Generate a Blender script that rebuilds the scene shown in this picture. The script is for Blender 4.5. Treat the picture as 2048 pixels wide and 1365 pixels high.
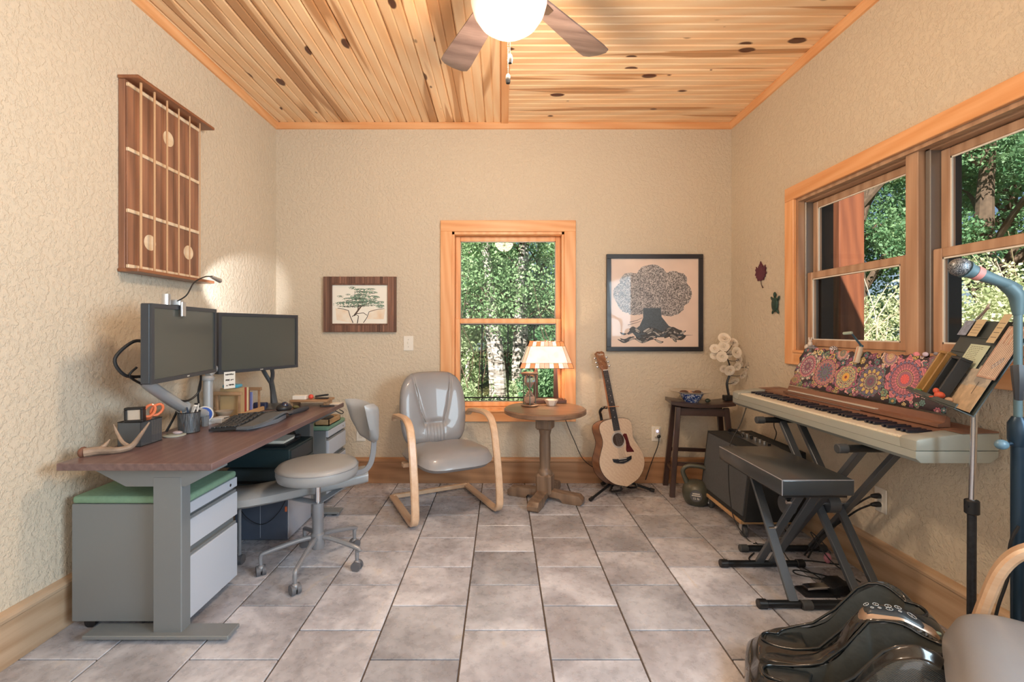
import bpy, bmesh, math, random
import numpy as np
from mathutils import Vector, Matrix, noise
rnd = random.Random(7)
PI = math.pi
C = bpy.context.scene.collection
S = bpy.context.scene
for o in list(bpy.data.objects): bpy.data.objects.remove(o)

# ---------------------------------------------------------------- camera
CAMZ = 1.25
cam_d = bpy.data.cameras.new('camera'); cam = bpy.data.objects.new('camera', cam_d); C.objects.link(cam)
cam.location = (0, 0, CAMZ); cam.rotation_euler = (PI/2, 0, 0)
cam_d.sensor_width = 36; cam_d.lens = 929/2048*36
cam_d.shift_x = 20/2048; cam_d.shift_y = -22.5/2048
cam_d.clip_start = .05
S.camera = cam
S.view_settings.view_transform = 'Standard'; S.view_settings.look = 'None'
S.view_settings.gamma = 1; S.view_settings.use_curve_mapping = False
S.view_settings.exposure = 0.15
def at(px, py, Y):            # where a pixel of the photograph lies at depth Y
    return Vector(((px-1004)/929*Y, Y, CAMZ-(py-660)/929*Y))
def atz(px, py, Z):           # ... and at height Z
    Y = 929*(CAMZ-Z)/(py-660); return Vector(((px-1004)/929*Y, Y, Z))
def atx(px, py, X):           # ... and at a given X
    Y = 929*X/(px-1004); return Vector((X, Y, CAMZ-(py-660)/929*Y))

# ---------------------------------------------------------------- world, sun, lights
W = bpy.data.worlds.new('sky'); S.world = W; W.use_nodes = True
nt = W.node_tree; bg = nt.nodes['Background']
sky = nt.nodes.new('ShaderNodeTexSky'); sky.sky_type = 'HOSEK_WILKIE'; sky.turbidity = 3.5
sky.sun_direction = Vector((-.35, -.75, .75)).normalized()
nt.links.new(sky.outputs[0], bg.inputs[0]); bg.inputs[1].default_value = 2.2
def light(name, kind, loc, energy, color, size=None, target=None, size_y=None, **kw):
    d = bpy.data.lights.new(name, kind); d.energy = energy; d.color = color
    if kind == 'AREA':
        d.size = size
        if size_y: d.shape = 'RECTANGLE'; d.size_y = size_y
    elif size is not None and kind != 'SUN': d.shadow_soft_size = size
    for k, v in kw.items(): setattr(d, k, v)
    o = bpy.data.objects.new(name, d); C.objects.link(o); o.location = loc
    if target is not None:
        o.rotation_euler = (Vector(target)-Vector(loc)).to_track_quat('-Z', 'Y').to_euler()
    return o
light('sun', 'SUN', (0, 0, 10), 11.0, (1, .95, .86), target=(0+3.5, 7.5, 2.5), angle=.01)
# added fill lamps out of view: right-wall opening and before the rear wall
light('fill_side', 'AREA', (1.98, .05, 1.62), 98, (.68, .87, 1.0), size=1.5, size_y=.95, target=(-2.0, .35, 1.35))
light('fill_rear', 'AREA', (-.1, -1.55, 1.75), 24, (.97, .97, 1.0), size=2.6, size_y=1.9, target=(0, 3.4, 1.5))

# ---------------------------------------------------------------- node helpers
def lin(h):
    h = h.lstrip('#'); c = [int(h[i:i+2], 16)/255 for i in (0, 2, 4)]
    return tuple(((x/12.92) if x <= .04045 else ((x+.055)/1.055)**2.4) for x in c) + (1,)
def col(c):
    if isinstance(c, str): return lin(c)
    return tuple(c)+(1,) if len(c) == 3 else tuple(c)
class NT:
    def __init__(s, name):
        s.m = bpy.data.materials.new(name); s.m.use_nodes = True; s.t = s.m.node_tree; s.n = s.t.nodes
        s.b = s.n['Principled BSDF']; s.out = s.n['Material Output']
        s._tc = None
    def add(s, kind, **kw):
        n = s.n.new(kind)
        for k, v in kw.items():
            if hasattr(n, k): setattr(n, k, v)
            else: n.inputs[k.replace('_', ' ')].default_value = v
        return n
    def l(s, a, b): s.t.links.new(a, b)
    def coord(s, scale=(1, 1, 1), rot=(0, 0, 0), rand=True, kind='Object'):
        if s._tc is None: s._tc = s.n.new('ShaderNodeTexCoord')
        mp = s.n.new('ShaderNodeMapping'); mp.inputs['Scale'].default_value = scale; mp.inputs['Rotation'].default_value = rot
        s.l(s._tc.outputs[kind], mp.inputs['Vector'])
        if rand:
            oi = s.n.new('ShaderNodeObjectInfo'); mu = s.n.new('ShaderNodeMath'); mu.operation = 'MULTIPLY'; mu.inputs[1].default_value = 37.7
            s.l(oi.outputs['Random'], mu.inputs[0]); cb = s.n.new('ShaderNodeCombineXYZ')
            s.l(mu.outputs[0], cb.inputs[0]); s.l(mu.outputs[0], cb.inputs[1]); s.l(cb.outputs[0], mp.inputs['Location'])
        return mp.outputs[0]
    def noise(s, vec, scale, detail=4, rough=.55, dist=0):
        n = s.n.new('ShaderNodeTexNoise'); n.inputs['Scale'].default_value = scale; n.inputs['Detail'].default_value = detail
        n.inputs['Roughness'].default_value = rough; n.inputs['Distortion'].default_value = dist; s.l(vec, n.inputs['Vector']); return n.outputs['Fac']
    def ramp(s, fac, stops, interp='LINEAR'):
        r = s.n.new('ShaderNodeValToRGB'); r.color_ramp.interpolation = interp
        e = r.color_ramp.elements
        while len(e) < len(stops): e.new(.5)
        for i, (p, c) in enumerate(stops): e[i].position = p; e[i].color = col(c) if not isinstance(c, (int, float)) else (c, c, c, 1)
        s.l(fac, r.inputs[0]); return r.outputs[0]
    def mix(s, fac, a, b, mode='MIX'):
        m = s.n.new('ShaderNodeMix'); m.data_type = 'RGBA'; m.blend_type = mode
        for sock, v in ((m.inputs[0], fac), (m.inputs[6], a), (m.inputs[7], b)):
            if isinstance(v, bpy.types.NodeSocket): s.l(v, sock)
            elif sock is m.inputs[0]: sock.default_value = v
            else: sock.default_value = col(v)
        return m.outputs[2]
    def math(s, op, a, b=0.0):
        m = s.n.new('ShaderNodeMath'); m.operation = op
        for i, v in enumerate((a, b)):
            if isinstance(v, bpy.types.NodeSocket): s.l(v, m.inputs[i])
            else: m.inputs[i].default_value = v
        return m.outputs[0]
    def bump(s, h, strength=.3, dist=.01):
        b = s.n.new('ShaderNodeBump'); b.inputs['Strength'].default_value = strength; b.inputs['Distance'].default_value = dist
        s.l(h, b.inputs['Height']); s.l(b.outputs[0], s.b.inputs['Normal'])
    def base(s, c):
        if isinstance(c, bpy.types.NodeSocket): s.l(c, s.b.inputs['Base Color'])
        else: s.b.inputs['Base Color'].default_value = col(c)
    def rand(s):
        oi = s.n.new('ShaderNodeObjectInfo'); return oi.outputs['Random']
    def set(s, **kw):
        for k, v in kw.items(): s.b.inputs[k.replace('_', ' ')].default_value = v
        return s
def plain(name, c, rough=.5, metal=0, spec=.5, var=0, vs=12, bump=0, bs=80, bd=.002, coat=0, **kw):
    t = NT(name)
    if var:
        v = t.coord(); n = t.noise(v, vs, 5)
        c0 = Vector(col(c)[:3])
        t.base(t.mix(t.ramp(n, [(.3, 0.0), (.7, 1.0)]), tuple(c0*(1-var)), tuple(min(1, x) for x in c0*(1+var))))
    else: t.base(c)
    if bump: t.bump(t.noise(t.coord(rand=False), bs, 3), bump, bd)
    t.set(Roughness=rough, Metallic=metal, Specular_IOR_Level=spec, Coat_Weight=coat, **kw)
    return t.m
def wood(name, light_c, dark_c, axis=1, scale=1.0, knots=0, rough=.45, stretch=9, coat=.15, tint=.12, heart=0, heart_c=None, bump=.15, knot_c='#572d1a', fine=.35):
    """grain runs along `axis` of the object's own coordinates"""
    t = NT(name); sc = [stretch*scale]*3; sc[axis] = scale
    v = t.coord(tuple(sc))
    warp = t.noise(v, 1.6, 3, .5, .6)
    w = t.n.new('ShaderNodeTexWave'); w.wave_type = 'BANDS'; w.bands_direction = 'DIAGONAL'; w.inputs['Scale'].default_value = .9
    w.inputs['Distortion'].default_value = 7; w.inputs['Detail'].default_value = 3; w.inputs['Detail Scale'].default_value = .8
    t.l(v, w.inputs['Vector'])
    sc2 = [90*scale]*3; sc2[axis] = 3*scale
    f = t.noise(t.coord(tuple(sc2)), 1, 3, .6)
    g = t.math('ADD', t.math('MULTIPLY', w.outputs['Fac'], .45), t.math('MULTIPLY', warp, .55))
    g = t.math('ADD', t.math('MULTIPLY', g, 1-fine), t.math('MULTIPLY', f, fine))
    c = t.ramp(g, [(.25, dark_c), (.72, light_c)])
    if heart:
        sc3 = [2.6*scale]*3; sc3[axis] = .22*scale
        hn = t.noise(t.coord(tuple(sc3)), 2.2, 2, .45, .5)
        hm = t.ramp(hn, [(.5+.2*(1-heart), 0.0), (.53+.2*(1-heart), 1.0)])
        c = t.mix(t.math('MULTIPLY', hm, .8), c, heart_c or dark_c, 'MIX')
    if knots:
        sk = [1]*3; sk[axis] = .5
        vo = t.n.new('ShaderNodeTexVoronoi'); vo.inputs['Scale'].default_value = knots; t.l(t.coord(tuple(sk)), vo.inputs['Vector'])
        vc = t.n.new('ShaderNodeSeparateColor'); t.l(vo.outputs['Color'], vc.inputs[0])
        size = t.math('MULTIPLY', vc.outputs[0], .22)
        k = t.math('SUBTRACT', size, vo.outputs['Distance'])
        kk = t.ramp(t.math('MULTIPLY', k, 14), [(0.0, 0.0), (.55, 1.0)])
        c = t.mix(kk, c, knot_c)
    r = t.rand()
    hsv = t.n.new('ShaderNodeHueSaturation'); t.l(c, hsv.inputs['Color'])
    t.l(t.math('ADD', 1-tint, t.math('MULTIPLY', r, 2*tint)), hsv.inputs['Value'])
    t.base(hsv.outputs[0]); t.set(Roughness=rough, Coat_Weight=coat, Coat_Roughness=.3)
    if bump: t.bump(g, bump, .002)
    return t.m

# ---------------------------------------------------------------- mesh helpers
def V(*a): return Vector(a)
def box(bm, x0, x1, y0, y1, z0, z1, bev=0, M=None, seg=1):
    x0, x1 = min(x0, x1), max(x0, x1); y0, y1 = min(y0, y1), max(y0, y1); z0, z1 = min(z0, z1), max(z0, z1)
    b = bm if bev == 0 else bmesh.new()
    vs = [b.verts.new(p) for p in ((x0, y0, z0), (x1, y0, z0), (x1, y1, z0), (x0, y1, z0), (x0, y0, z1), (x1, y0, z1), (x1, y1, z1), (x0, y1, z1))]
    fs = [b.faces.new([vs[i] for i in f]) for f in ((0, 3, 2, 1), (4, 5, 6, 7), (0, 1, 5, 4), (1, 2, 6, 5), (2, 3, 7, 6), (3, 0, 4, 7))]
    if bev:
        bev = min(bev, .49*min(x1-x0, y1-y0, z1-z0))
        bmesh.ops.bevel(b, geom=list(b.edges), offset=bev, segments=seg, affect='EDGES', profile=.5)
        merge(bm, b, M)
    elif M is not None:
        for v in vs: v.co = M @ v.co
    return bm
def merge(bm, b, M=None):
    mp = {v: bm.verts.new(M @ v.co if M is not None else v.co) for v in b.verts}
    for f in b.faces:
        try: bm.faces.new([mp[v] for v in f.verts])
        except ValueError: pass
    b.free()
def bar(bm, a, b, w, h=None, bev=0, up=(0, 0, 1)):
    """square bar from a to b, w across, h in the up direction"""
    a, b = Vector(a), Vector(b); h = h or w; d = (b-a); L = d.length; d.normalize()
    s = d.cross(Vector(up)); s = s.normalized() if s.length > 1e-4 else d.cross(Vector((1, 0, 0))).normalized()
    u = s.cross(d); M = Matrix.Translation(a) @ Matrix((s, d, u)).transposed().to_4x4()
    return box(bm, -w/2, w/2, 0, L, -h/2, h/2, bev, M)
def smoothpath(pts, n=6):
    P = [Vector(p) for p in pts]; out = []
    for i in range(len(P)-1):
        p0, p1, p2, p3 = P[max(i-1, 0)], P[i], P[i+1], P[min(i+2, len(P)-1)]
        for k in range(n):
            t = k/n; out.append(.5*((2*p1)+(-p0+p2)*t+(2*p0-5*p1+4*p2-p3)*t*t+(-p0+3*p1-3*p2+p3)*t**3))
    out.append(P[-1]); return out
def tube(bm, pts, r, seg=8, caps=True, smooth=0, flat=None, up=None):
    """round (or flat=(w,h) rectangular) section swept along pts; r may be a list"""
    P = [Vector(p) for p in pts]
    if smooth:
        n0 = len(P); P = smoothpath(P, smooth)
        if isinstance(r, (list, tuple)):
            r = [r[min(int(i/smooth), n0-2)]*(1-(i/smooth-min(int(i/smooth), n0-2)))+r[min(int(i/smooth), n0-2)+1]*(i/smooth-min(int(i/smooth), n0-2)) for i in range(len(P))]
    n = len(P); R = r if isinstance(r, (list, tuple)) else [r]*n
    rings = []; prev = None
    for i in range(n):
        d = (P[min(i+1, n-1)]-P[max(i-1, 0)]).normalized()
        if up is not None:
            s = d.cross(Vector(up)).normalized(); u = s.cross(d)
        elif prev is None:
            a = Vector((0, 0, 1)) if abs(d.z) < .9 else Vector((1, 0, 0)); s = d.cross(a).normalized(); u = s.cross(d)
        else:
            s = (prev - d*prev.dot(d)).normalized(); u = s.cross(d)
        prev = s
        if flat:
            w, h = flat; k = .25*min(w, h)
            sec = [(-w/2+k, -h/2), (w/2-k, -h/2), (w/2, -h/2+k), (w/2, h/2-k), (w/2-k, h/2), (-w/2+k, h/2), (-w/2, h/2-k), (-w/2, -h/2+k)]
        else: sec = [(R[i]*math.cos(2*PI*k/seg), R[i]*math.sin(2*PI*k/seg)) for k in range(seg)]
        rings.append([bm.verts.new(P[i]+s*a+u*b) for a, b in sec])
    m = len(rings[0])
    for i in range(n-1):
        for k in range(m):
            bm.faces.new((rings[i][k], rings[i][(k+1) % m], rings[i+1][(k+1) % m], rings[i+1][k]))
    if caps: bm.faces.new(rings[0][::-1]); bm.faces.new(rings[-1])
    return bm
def lathe(bm, prof, c=(0, 0, 0), seg=24, M=None, sx=1, sy=1):
    """profile of (r, z) turned about z through c"""
    rings = []; c = Vector(c)
    for r, z in prof:
        if r < 1e-5: ring = [bm.verts.new(c+V(0, 0, z))]
        else: ring = [bm.verts.new(c+V(sx*r*math.cos(2*PI*k/seg), sy*r*math.sin(2*PI*k/seg), z)) for k in range(seg)]
        rings.append(ring)
    for a, b in zip(rings, rings[1:]):
        for k in range(seg):
            k2 = (k+1) % seg
            if len(a) == 1 and len(b) == 1: continue
            if len(a) == 1: bm.faces.new((a[0], b[k2], b[k])) if False else bm.faces.new((a[0], b[k], b[k2])[::-1])
            elif len(b) == 1: bm.faces.new((a[k], a[k2], b[0]))
            else: bm.faces.new((a[k], a[k2], b[k2], b[k]))
    if M is not None:
        for ring in rings:
            for v in ring: v.co = M @ v.co
    return bm
def cyl(bm, a, b, r, seg=16, r2=None, bev=0):
    a, b = Vector(a), Vector(b); L = (b-a).length; r2 = r if r2 is None else r2
    q = (b-a).to_track_quat('Z', 'Y'); M = Matrix.Translation(a) @ q.to_matrix().to_4x4()
    e = bev
    prof = [(0, 0), (r-e, 0)] + ([(r, e), (r2, L-e)] if e else [(r2, L)][0:0]+[(r, 0), (r2, L)]) + [(r2-e, L), (0, L)]
    if not e: prof = [(0, 0), (r, 0), (r2, L), (0, L)]
    return lathe(bm, prof, seg=seg, M=M)
def ball(bm, c, r, sc=(1, 1, 1), seg=16, rings=10, M=None, fn=None):
    prof = [(math.sin(PI*i/rings), -math.cos(PI*i/rings)) for i in range(rings+1)]
    prof = [(max(0, a) if a > 1e-4 else 0, b) for a, b in prof]
    Mx = Matrix.Translation(Vector(c)) @ (M.to_4x4() if M is not None else Matrix()) @ Matrix.Diagonal((r*sc[0], r*sc[1], r*sc[2], 1))
    return lathe(bm, prof, seg=seg, M=Mx)
def prism(bm, pts, M=None, t=.01, bev=0):
    """outline in xy, extruded from z=0 to z=t"""
    b = bmesh.new(); n = len(pts)
    lo = [b.verts.new((p[0], p[1], 0)) for p in pts]; hi = [b.verts.new((p[0], p[1], t)) for p in pts]
    fl = b.faces.new(lo[::-1]); fh = b.faces.new(hi)
    for i in range(n): b.faces.new((lo[i], lo[(i+1) % n], hi[(i+1) % n], hi[i]))
    if bev:
        bmesh.ops.bevel(b, geom=list(set(fl.edges) | set(fh.edges)), offset=bev, segments=2, affect='EDGES', profile=.5)
    b.normal_update()
    bmesh.ops.triangulate(b, faces=[f for f in b.faces if len(f.verts) > 4])
    merge(bm, b, M); return bm
def frame(o, x, y, z=None):
    x = Vector(x).normalized(); z = x.cross(Vector(y)).normalized() if z is None else Vector(z); y = z.cross(x)
    return Matrix.Translation(Vector(o)) @ Matrix((x, y, z)).transposed().to_4x4()
def B(): return bmesh.new()
def inv(p):
    M = Matrix.Translation(p.location) @ p.rotation_euler.to_matrix().to_4x4()
    if p.parent is not None: M = inv(p.parent).inverted() @ M
    return M.inverted()
def obj(name, bm, m, parent=None, smooth=35, world=False, loc=None, rot=None, kind=None):
    if world and parent is not None:
        bm.transform(inv(parent))
    bmesh.ops.recalc_face_normals(bm, faces=bm.faces)
    me = bpy.data.meshes.new(name); bm.to_mesh(me); bm.free()
    if smooth:
        me.polygons.foreach_set('use_smooth', [True]*len(me.polygons)); me.set_sharp_from_angle(angle=math.radians(smooth))
    for x in (m if isinstance(m, (list, tuple)) else [m]): me.materials.append(x)
    o = bpy.data.objects.new(name, me); C.objects.link(o)
    if parent is not None: o.parent = parent
    if loc is not None: o.location = loc
    if rot is not None: o.rotation_euler = rot
    if kind: o['kind'] = kind
    return o
def thing(name, label, cat, loc=(0, 0, 0), rotz=0, group=None):
    o = bpy.data.objects.new(name, None); C.objects.link(o); o.empty_display_size = .1
    o.location = loc; o.rotation_euler = (0, 0, rotz); o['label'] = label; o['category'] = cat
    if group: o['group'] = group
    return o
def tag(o, label, cat, group=None, kind=None):
    o['label'] = label; o['category'] = cat
    if group: o['group'] = group
    if kind: o['kind'] = kind
    return o
def rebase(o):                # put a lone mesh's origin at its base centre
    me = o.data; co = np.empty(len(me.vertices)*3); me.vertices.foreach_get('co', co); co = co.reshape(-1, 3)
    c = Vector(((co[:, 0].min()+co[:, 0].max())/2, (co[:, 1].min()+co[:, 1].max())/2, co[:, 2].min()))
    me.transform(Matrix.Translation(-c)); o.location = o.location + c; return o
def single(name, bm, m, label, cat, group=None, smooth=35, loc=None, rot=None):
    o = obj(name, bm, m, None, smooth)
    if loc is None: rebase(o)
    else: o.location = loc
    if rot: o.rotation_euler = rot
    return tag(o, label, cat, group)
def copy_tree(o, parent=None):
    c = o.copy(); C.objects.link(c); c.parent = parent
    for ch in list(o.children): copy_tree(ch, c)
    return c
def struct(name, bm, m, parent=None, smooth=35):
    o = obj(name, bm, m, parent, smooth); o['kind'] = 'structure'; return o
def image_mat(name, px, rough=.6, sx=None, coat=0):
    """px: float array (h, w, 3) in display colours, painted onto UVs"""
    h, w, _ = px.shape; im = bpy.data.images.new(name, w, h); a = np.ones((h, w, 4), dtype=np.float32); a[..., :3] = np.clip(px, 0, 1)
    im.pixels.foreach_set(a.ravel()); im.update(); im.pack()
    t = NT(name); n = t.n.new('ShaderNodeTexImage'); n.image = im
    t.l(n.outputs['Color'], t.b.inputs['Base Color']); t.set(Roughness=rough, Coat_Weight=coat); return t.m
def quad_uv(name, corners, m, parent=None, t=.0015, world=False):
    """thin flat sheet; corners bottom-left, bottom-right, top-right, top-left; uv over the front"""
    P = [Vector(c) for c in corners]; n = (P[1]-P[0]).cross(P[3]-P[0]).normalized()
    bm = B(); uvl = bm.loops.layers.uv.new('UVMap')
    f = [bm.verts.new(p) for p in P]; k = [bm.verts.new(p-n*t) for p in P]
    F = bm.faces.new(f); bm.faces.new(k[::-1])
    for i in range(4): bm.faces.new((f[i], k[i], k[(i+1) % 4], f[(i+1) % 4]))
    uv = {f[0]: (0, 0), f[1]: (1, 0), f[2]: (1, 1), f[3]: (0, 1), k[0]: (0, 0), k[1]: (1, 0), k[2]: (1, 1), k[3]: (0, 1)}
    for fc in bm.faces:
        for lp in fc.loops: lp[uvl].uv = uv[lp.vert]
    return obj(name, bm, m, parent, 0, world)
def text(name, s, m, M, size=.02, parent=None, ext=.0004, align='CENTER'):
    cu = bpy.data.curves.new(name, 'FONT'); cu.body = s; cu.size = size; cu.extrude = ext; cu.align_x = align; cu.align_y = 'CENTER'
    o = bpy.data.objects.new(name, cu); C.objects.link(o); dg = bpy.context.evaluated_depsgraph_get()
    me = bpy.data.meshes.new_from_object(o.evaluated_get(dg)); bpy.data.objects.remove(o)
    me.transform(inv(parent) @ M if parent is not None else M)
    r = bpy.data.objects.new(name, me); C.objects.link(r); me.materials.clear(); me.materials.append(m)
    if parent is not None: r.parent = parent
    return r

# ---------------------------------------------------------------- materials
def wall_mat(name, c):
    t = NT(name); v = t.coord((1, 1, 1), rand=False)
    a = t.noise(v, 42, 4, .62); k = t.ramp(a, [(.44, 0.0), (.58, 1.0)])
    b = t.noise(v, 130, 2, .5)
    h = t.math('ADD', t.math('MULTIPLY', k, .7), t.math('MULTIPLY', b, .3))
    c0 = Vector(col(c)[:3]); big = t.noise(v, 1.2, 3)
    t.base(t.mix(big, tuple(c0*.95), tuple(c0*1.04))); t.set(Roughness=.72, Specular_IOR_Level=.35); t.bump(h, .8, .004); return t.m
MW = wall_mat('textured_plaster', (.675, .585, .46))
PINE_L, PINE_D = '#e6b27a', '#d0925a'
M_plank = wood('knotty_pine_plank', '#fddab0', '#f4c492', axis=0, knots=7, heart=.68, heart_c='#ba8150', tint=.12, fine=.3, stretch=6, rough=.35, coat=.25)
M_pine = wood('pine_trim', '#f0b884', '#e09c64', axis=0, knots=2.2, tint=.05, rough=.4)
M_pine_y = wood('pine_trim_y', '#f0b884', '#e09c64', axis=1, knots=2.2, tint=.05, rough=.4)
M_pine_z = wood('pine_trim_z', '#f0b884', '#e09c64', axis=2, knots=2.2, tint=.05, rough=.4)
M_base_x = wood('pine_baseboard', '#b98d68', '#9c7250', axis=0, knots=2.4, tint=.05, rough=.45)  # shade on the back baseboard put into the colour, darker than the sides
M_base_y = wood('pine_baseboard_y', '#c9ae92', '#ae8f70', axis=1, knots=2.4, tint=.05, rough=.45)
M_sash = wood('sash_wood', '#c4a083', '#a58064', axis=2, tint=.04, rough=.4)
M_sash_y = wood('sash_wood_y', '#c4a083', '#a58064', axis=1, tint=.04, rough=.4)
def tile_mat():
    t = NT('slate_look_tile'); v = t.coord((1, 1, 1))
    n1 = t.noise(v, 3.2, 7, .66, .4); n2 = t.noise(v, 22, 5, .65)
    m = t.math('ADD', t.math('MULTIPLY', n1, .8), t.math('MULTIPLY', n2, .2))
    c = t.ramp(m, [(.3, '#83848c'), (.45, '#aeb0ba'), (.62, '#dfe2ec')])
    vein = t.noise(t.coord((1, .22, 1), (0, 0, .8)), 2.4, 2, .45, .3)
    vm = t.ramp(t.math('ABSOLUTE', t.math('SUBTRACT', vein, .5)), [(0.0, 1.0), (.010, 0.0)])
    c = t.mix(t.math('MULTIPLY', vm, t.ramp(n1, [(.52, 0.0), (.6, .6)])), c, '#d8cfc6')
    r = t.rand(); hsv = t.n.new('ShaderNodeHueSaturation'); t.l(c, hsv.inputs['Color'])
    t.l(t.math('ADD', .72, t.math('MULTIPLY', r, .52)), hsv.inputs['Value'])
    tint = t.mix(t.math('MULTIPLY', t.math('FRACT', t.math('MULTIPLY', r, 7.3)), .35), hsv.outputs[0], '#8a7a70', 'MIX')
    t.base(tint); t.set(Specular_IOR_Level=.8); t.l(t.math('ADD', .16, t.math('MULTIPLY', n2, .25)), t.b.inputs['Roughness']); t.bump(m, .25, .003)
    return t.m
M_tile = tile_mat()
M_grout = plain('grout', '#6b615b', .9)
def glass_mat(name='window_glass', tint=(1, 1, 1), refl=1.0):
    t = NT(name); t.n.remove(t.b)
    tr = t.n.new('ShaderNodeBsdfTransparent'); tr.inputs[0].default_value = col(tint)
    gl = t.n.new('ShaderNodeBsdfGlossy'); gl.inputs['Roughness'].default_value = .0
    lw = t.n.new('ShaderNodeLayerWeight'); lw.inputs['Blend'].default_value = .5; mx = t.n.new('ShaderNodeMixShader')
    f = t.math('ADD', .04, t.math('MULTIPLY', .96, t.math('POWER', lw.outputs['Facing'], 5.0)))
    t.l(t.math('MULTIPLY', f, refl), mx.inputs[0]); t.l(tr.outputs[0], mx.inputs[1]); t.l(gl.outputs[0], mx.inputs[2]); t.l(mx.outputs[0], t.out.inputs[0])
    return t.m
M_glass = glass_mat(refl=.22)
M_alu = plain('aluminium_track', '#8b8681', .4, .6)
M_white = plain('white_plastic', '#e9e4da', .4)
M_black = plain('black_plastic', '#1c1d20', .4)
M_chrome = plain('chrome', '#d5d5d8', .18, 1)
M_dark = plain('dark_exterior', '#2c2622', .7)

# ---------------------------------------------------------------- room
XL, XR, YB, YR, ZC = -1.84, 1.869, 3.783, -1.62, 2.928
floor = struct('floor', box(B(), XL-.1, XR+.1, YR-.1, YB+.1, -.1, -.004), M_grout)
pitch, gap = .342, .007
tm = {}
def tile(x0, x1, y0, y1):
    w, d = round(x1-x0, 4), round(y1-y0, 4)
    if w < .02 or d < .02: return
    if (w, d) not in tm:
        o = obj('tile', box(B(), -w/2, w/2, -d/2, d/2, -.004, .0045, .0018), M_tile, floor, 0); tm[(w, d)] = o
    else:
        o = tm[(w, d)].copy(); C.objects.link(o)
    o.location = ((x0+x1)/2, (y0+y1)/2, rnd.uniform(-.0006, .0002)); o.rotation_euler = (0, 0, 0)
k0 = -6
for k in range(-6, 7):
    x0 = -.158+k*pitch; x1 = x0+pitch
    a, b = max(x0+gap/2, XL+.012), min(x1-gap/2, XR-.012)
    if b-a < .03: continue
    ph = 2.609 if k % 2 == 0 else 2.438
    j = -14
    while ph+j*pitch < YB:
        y0 = ph+j*pitch+gap/2; y1 = y0+pitch-gap
        y0, y1 = max(y0, YR+.01), min(y1, YB-.012)
        if y1-y0 > .03: tile(a, b, y0, y1)
        j += 1
# walls
struct('wall_left', box(B(), XL-.16, XL, YR-.16, YB+.16, -.1, ZC+.1), MW)
def wall_with_holes(name, axis, fixed0, fixed1, a0, a1, z0, z1, holes):
    bm = B(); xs = sorted({a0, a1, *[h[0] for h in holes], *[h[1] for h in holes]})
    for u0, u1 in zip(xs, xs[1:]):
        hs = [h for h in holes if h[0] <= u0+1e-6 and h[1] >= u1-1e-6]
        segs = [(z0, z1)] if not hs else [(z0, hs[0][2]), (hs[0][3], z1)]
        for s0, s1 in segs:
            if axis == 'x': box(bm, u0, u1, fixed0, fixed1, s0, s1)
            else: box(bm, fixed0, fixed1, u0, u1, s0, s1)
    bmesh.ops.remove_doubles(bm, verts=bm.verts, dist=1e-5)
    seen = {}
    for f in bm.faces: seen.setdefault(tuple(round(c, 4) for c in f.calc_center_median()), []).append(f)
    bmesh.ops.delete(bm, geom=[f for v in seen.values() if len(v) > 1 for f in v], context='FACES_ONLY')
    return struct(name, bm, MW, smooth=0)
WB = (-.409, .509, .594, 2.048)            # back window opening
WR = (1.30, 2.95, 1.117, 2.079)            # right window opening (y0, y1, z0, z1)
WF = (-.75, .85, 1.117, 2.079)             # added opening of the right wall, out of view, for the side fill
wall_with_holes('wall_back', 'x', YB, YB+.16, XL-.16, XR+.16, -.1, ZC+.1, [WB])
wall_with_holes('wall_right', 'y', XR, XR+.16, YR-.16, YB+.16, -.1, ZC+.1, [WF, WR])
struct('wall_rear', box(B(), XL-.16, XR+.16, YR-.16, YR, -.1, ZC+.1), MW)
# ceiling
ceil = struct('ceiling', box(B(), XL-.16, XR+.16, YR-.16, YB+.16, ZC+.018, ZC+.12), M_pine)
pw = .128
def plank_mesh(L, w=pw):
    bm = B(); g = .009
    sec = [(-w/2+.001, .016), (-w/2+.001, g), (-w/2+g, 0), (-.007, 0), (0, .006), (.007, 0), (w/2-g, 0), (w/2-.001, g), (w/2-.001, .016)]
    r = [[bm.verts.new((x, p[0], p[1])) for p in sec] for x in (-L/2, L/2)]
    n = len(sec)
    for i in range(n): bm.faces.new((r[0][i], r[0][(i+1) % n], r[1][(i+1) % n], r[1][i]))
    bm.faces.new(r[0]); bm.faces.new(r[1][::-1]); return bm
L1 = YB-YR; pl = None; x = -.006
while x-pw > XL-.1:
    o = obj('plank', plank_mesh(L1), M_plank, ceil, 0) if pl is None else pl.copy()
    if pl is not None: C.objects.link(o)
    else: pl = o
    o.location = (x-pw/2, (YB+YR)/2, ZC+rnd.uniform(0, .001)); o.rotation_euler = (0, 0, PI/2); x -= pw
L2 = XR-.045; pr = None; y = YB-.02
while y > YR:
    o = obj('plank', plank_mesh(L2), M_plank, ceil, 0) if pr is None else pr.copy()
    if pr is not None: C.objects.link(o)
    else: pr = o
    o.location = (.045+L2/2, y-pw/2, ZC+rnd.uniform(0, .001)); y -= pw
struct('trim_1', box(B(), -.006, .05, YR, YB, ZC-.012, ZC+.01, .003), M_pine_y)
def crown(name, a, b, nrm, m):
    bm = B(); a, b = Vector(a), Vector(b); n = Vector(nrm)
    sec = [(0, 0), (.032, 0), (.032, -.012), (.02, -.03), (.012, -.042), (0, -.045)]
    r = [[bm.verts.new(p+n*s[0]+V(0, 0, s[1])) for s in sec] for p in (a, b)]; k = len(sec)
    for i in range(k): bm.faces.new((r[0][i], r[0][(i+1) % k], r[1][(i+1) % k], r[1][i]))
    bm.faces.new(r[0]); bm.faces.new(r[1][::-1]); return struct(name, bm, m, smooth=0)
crown('trim_2', (XL, YB, ZC), (XR, YB, ZC), (0, -1, 0), M_pine)
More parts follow.
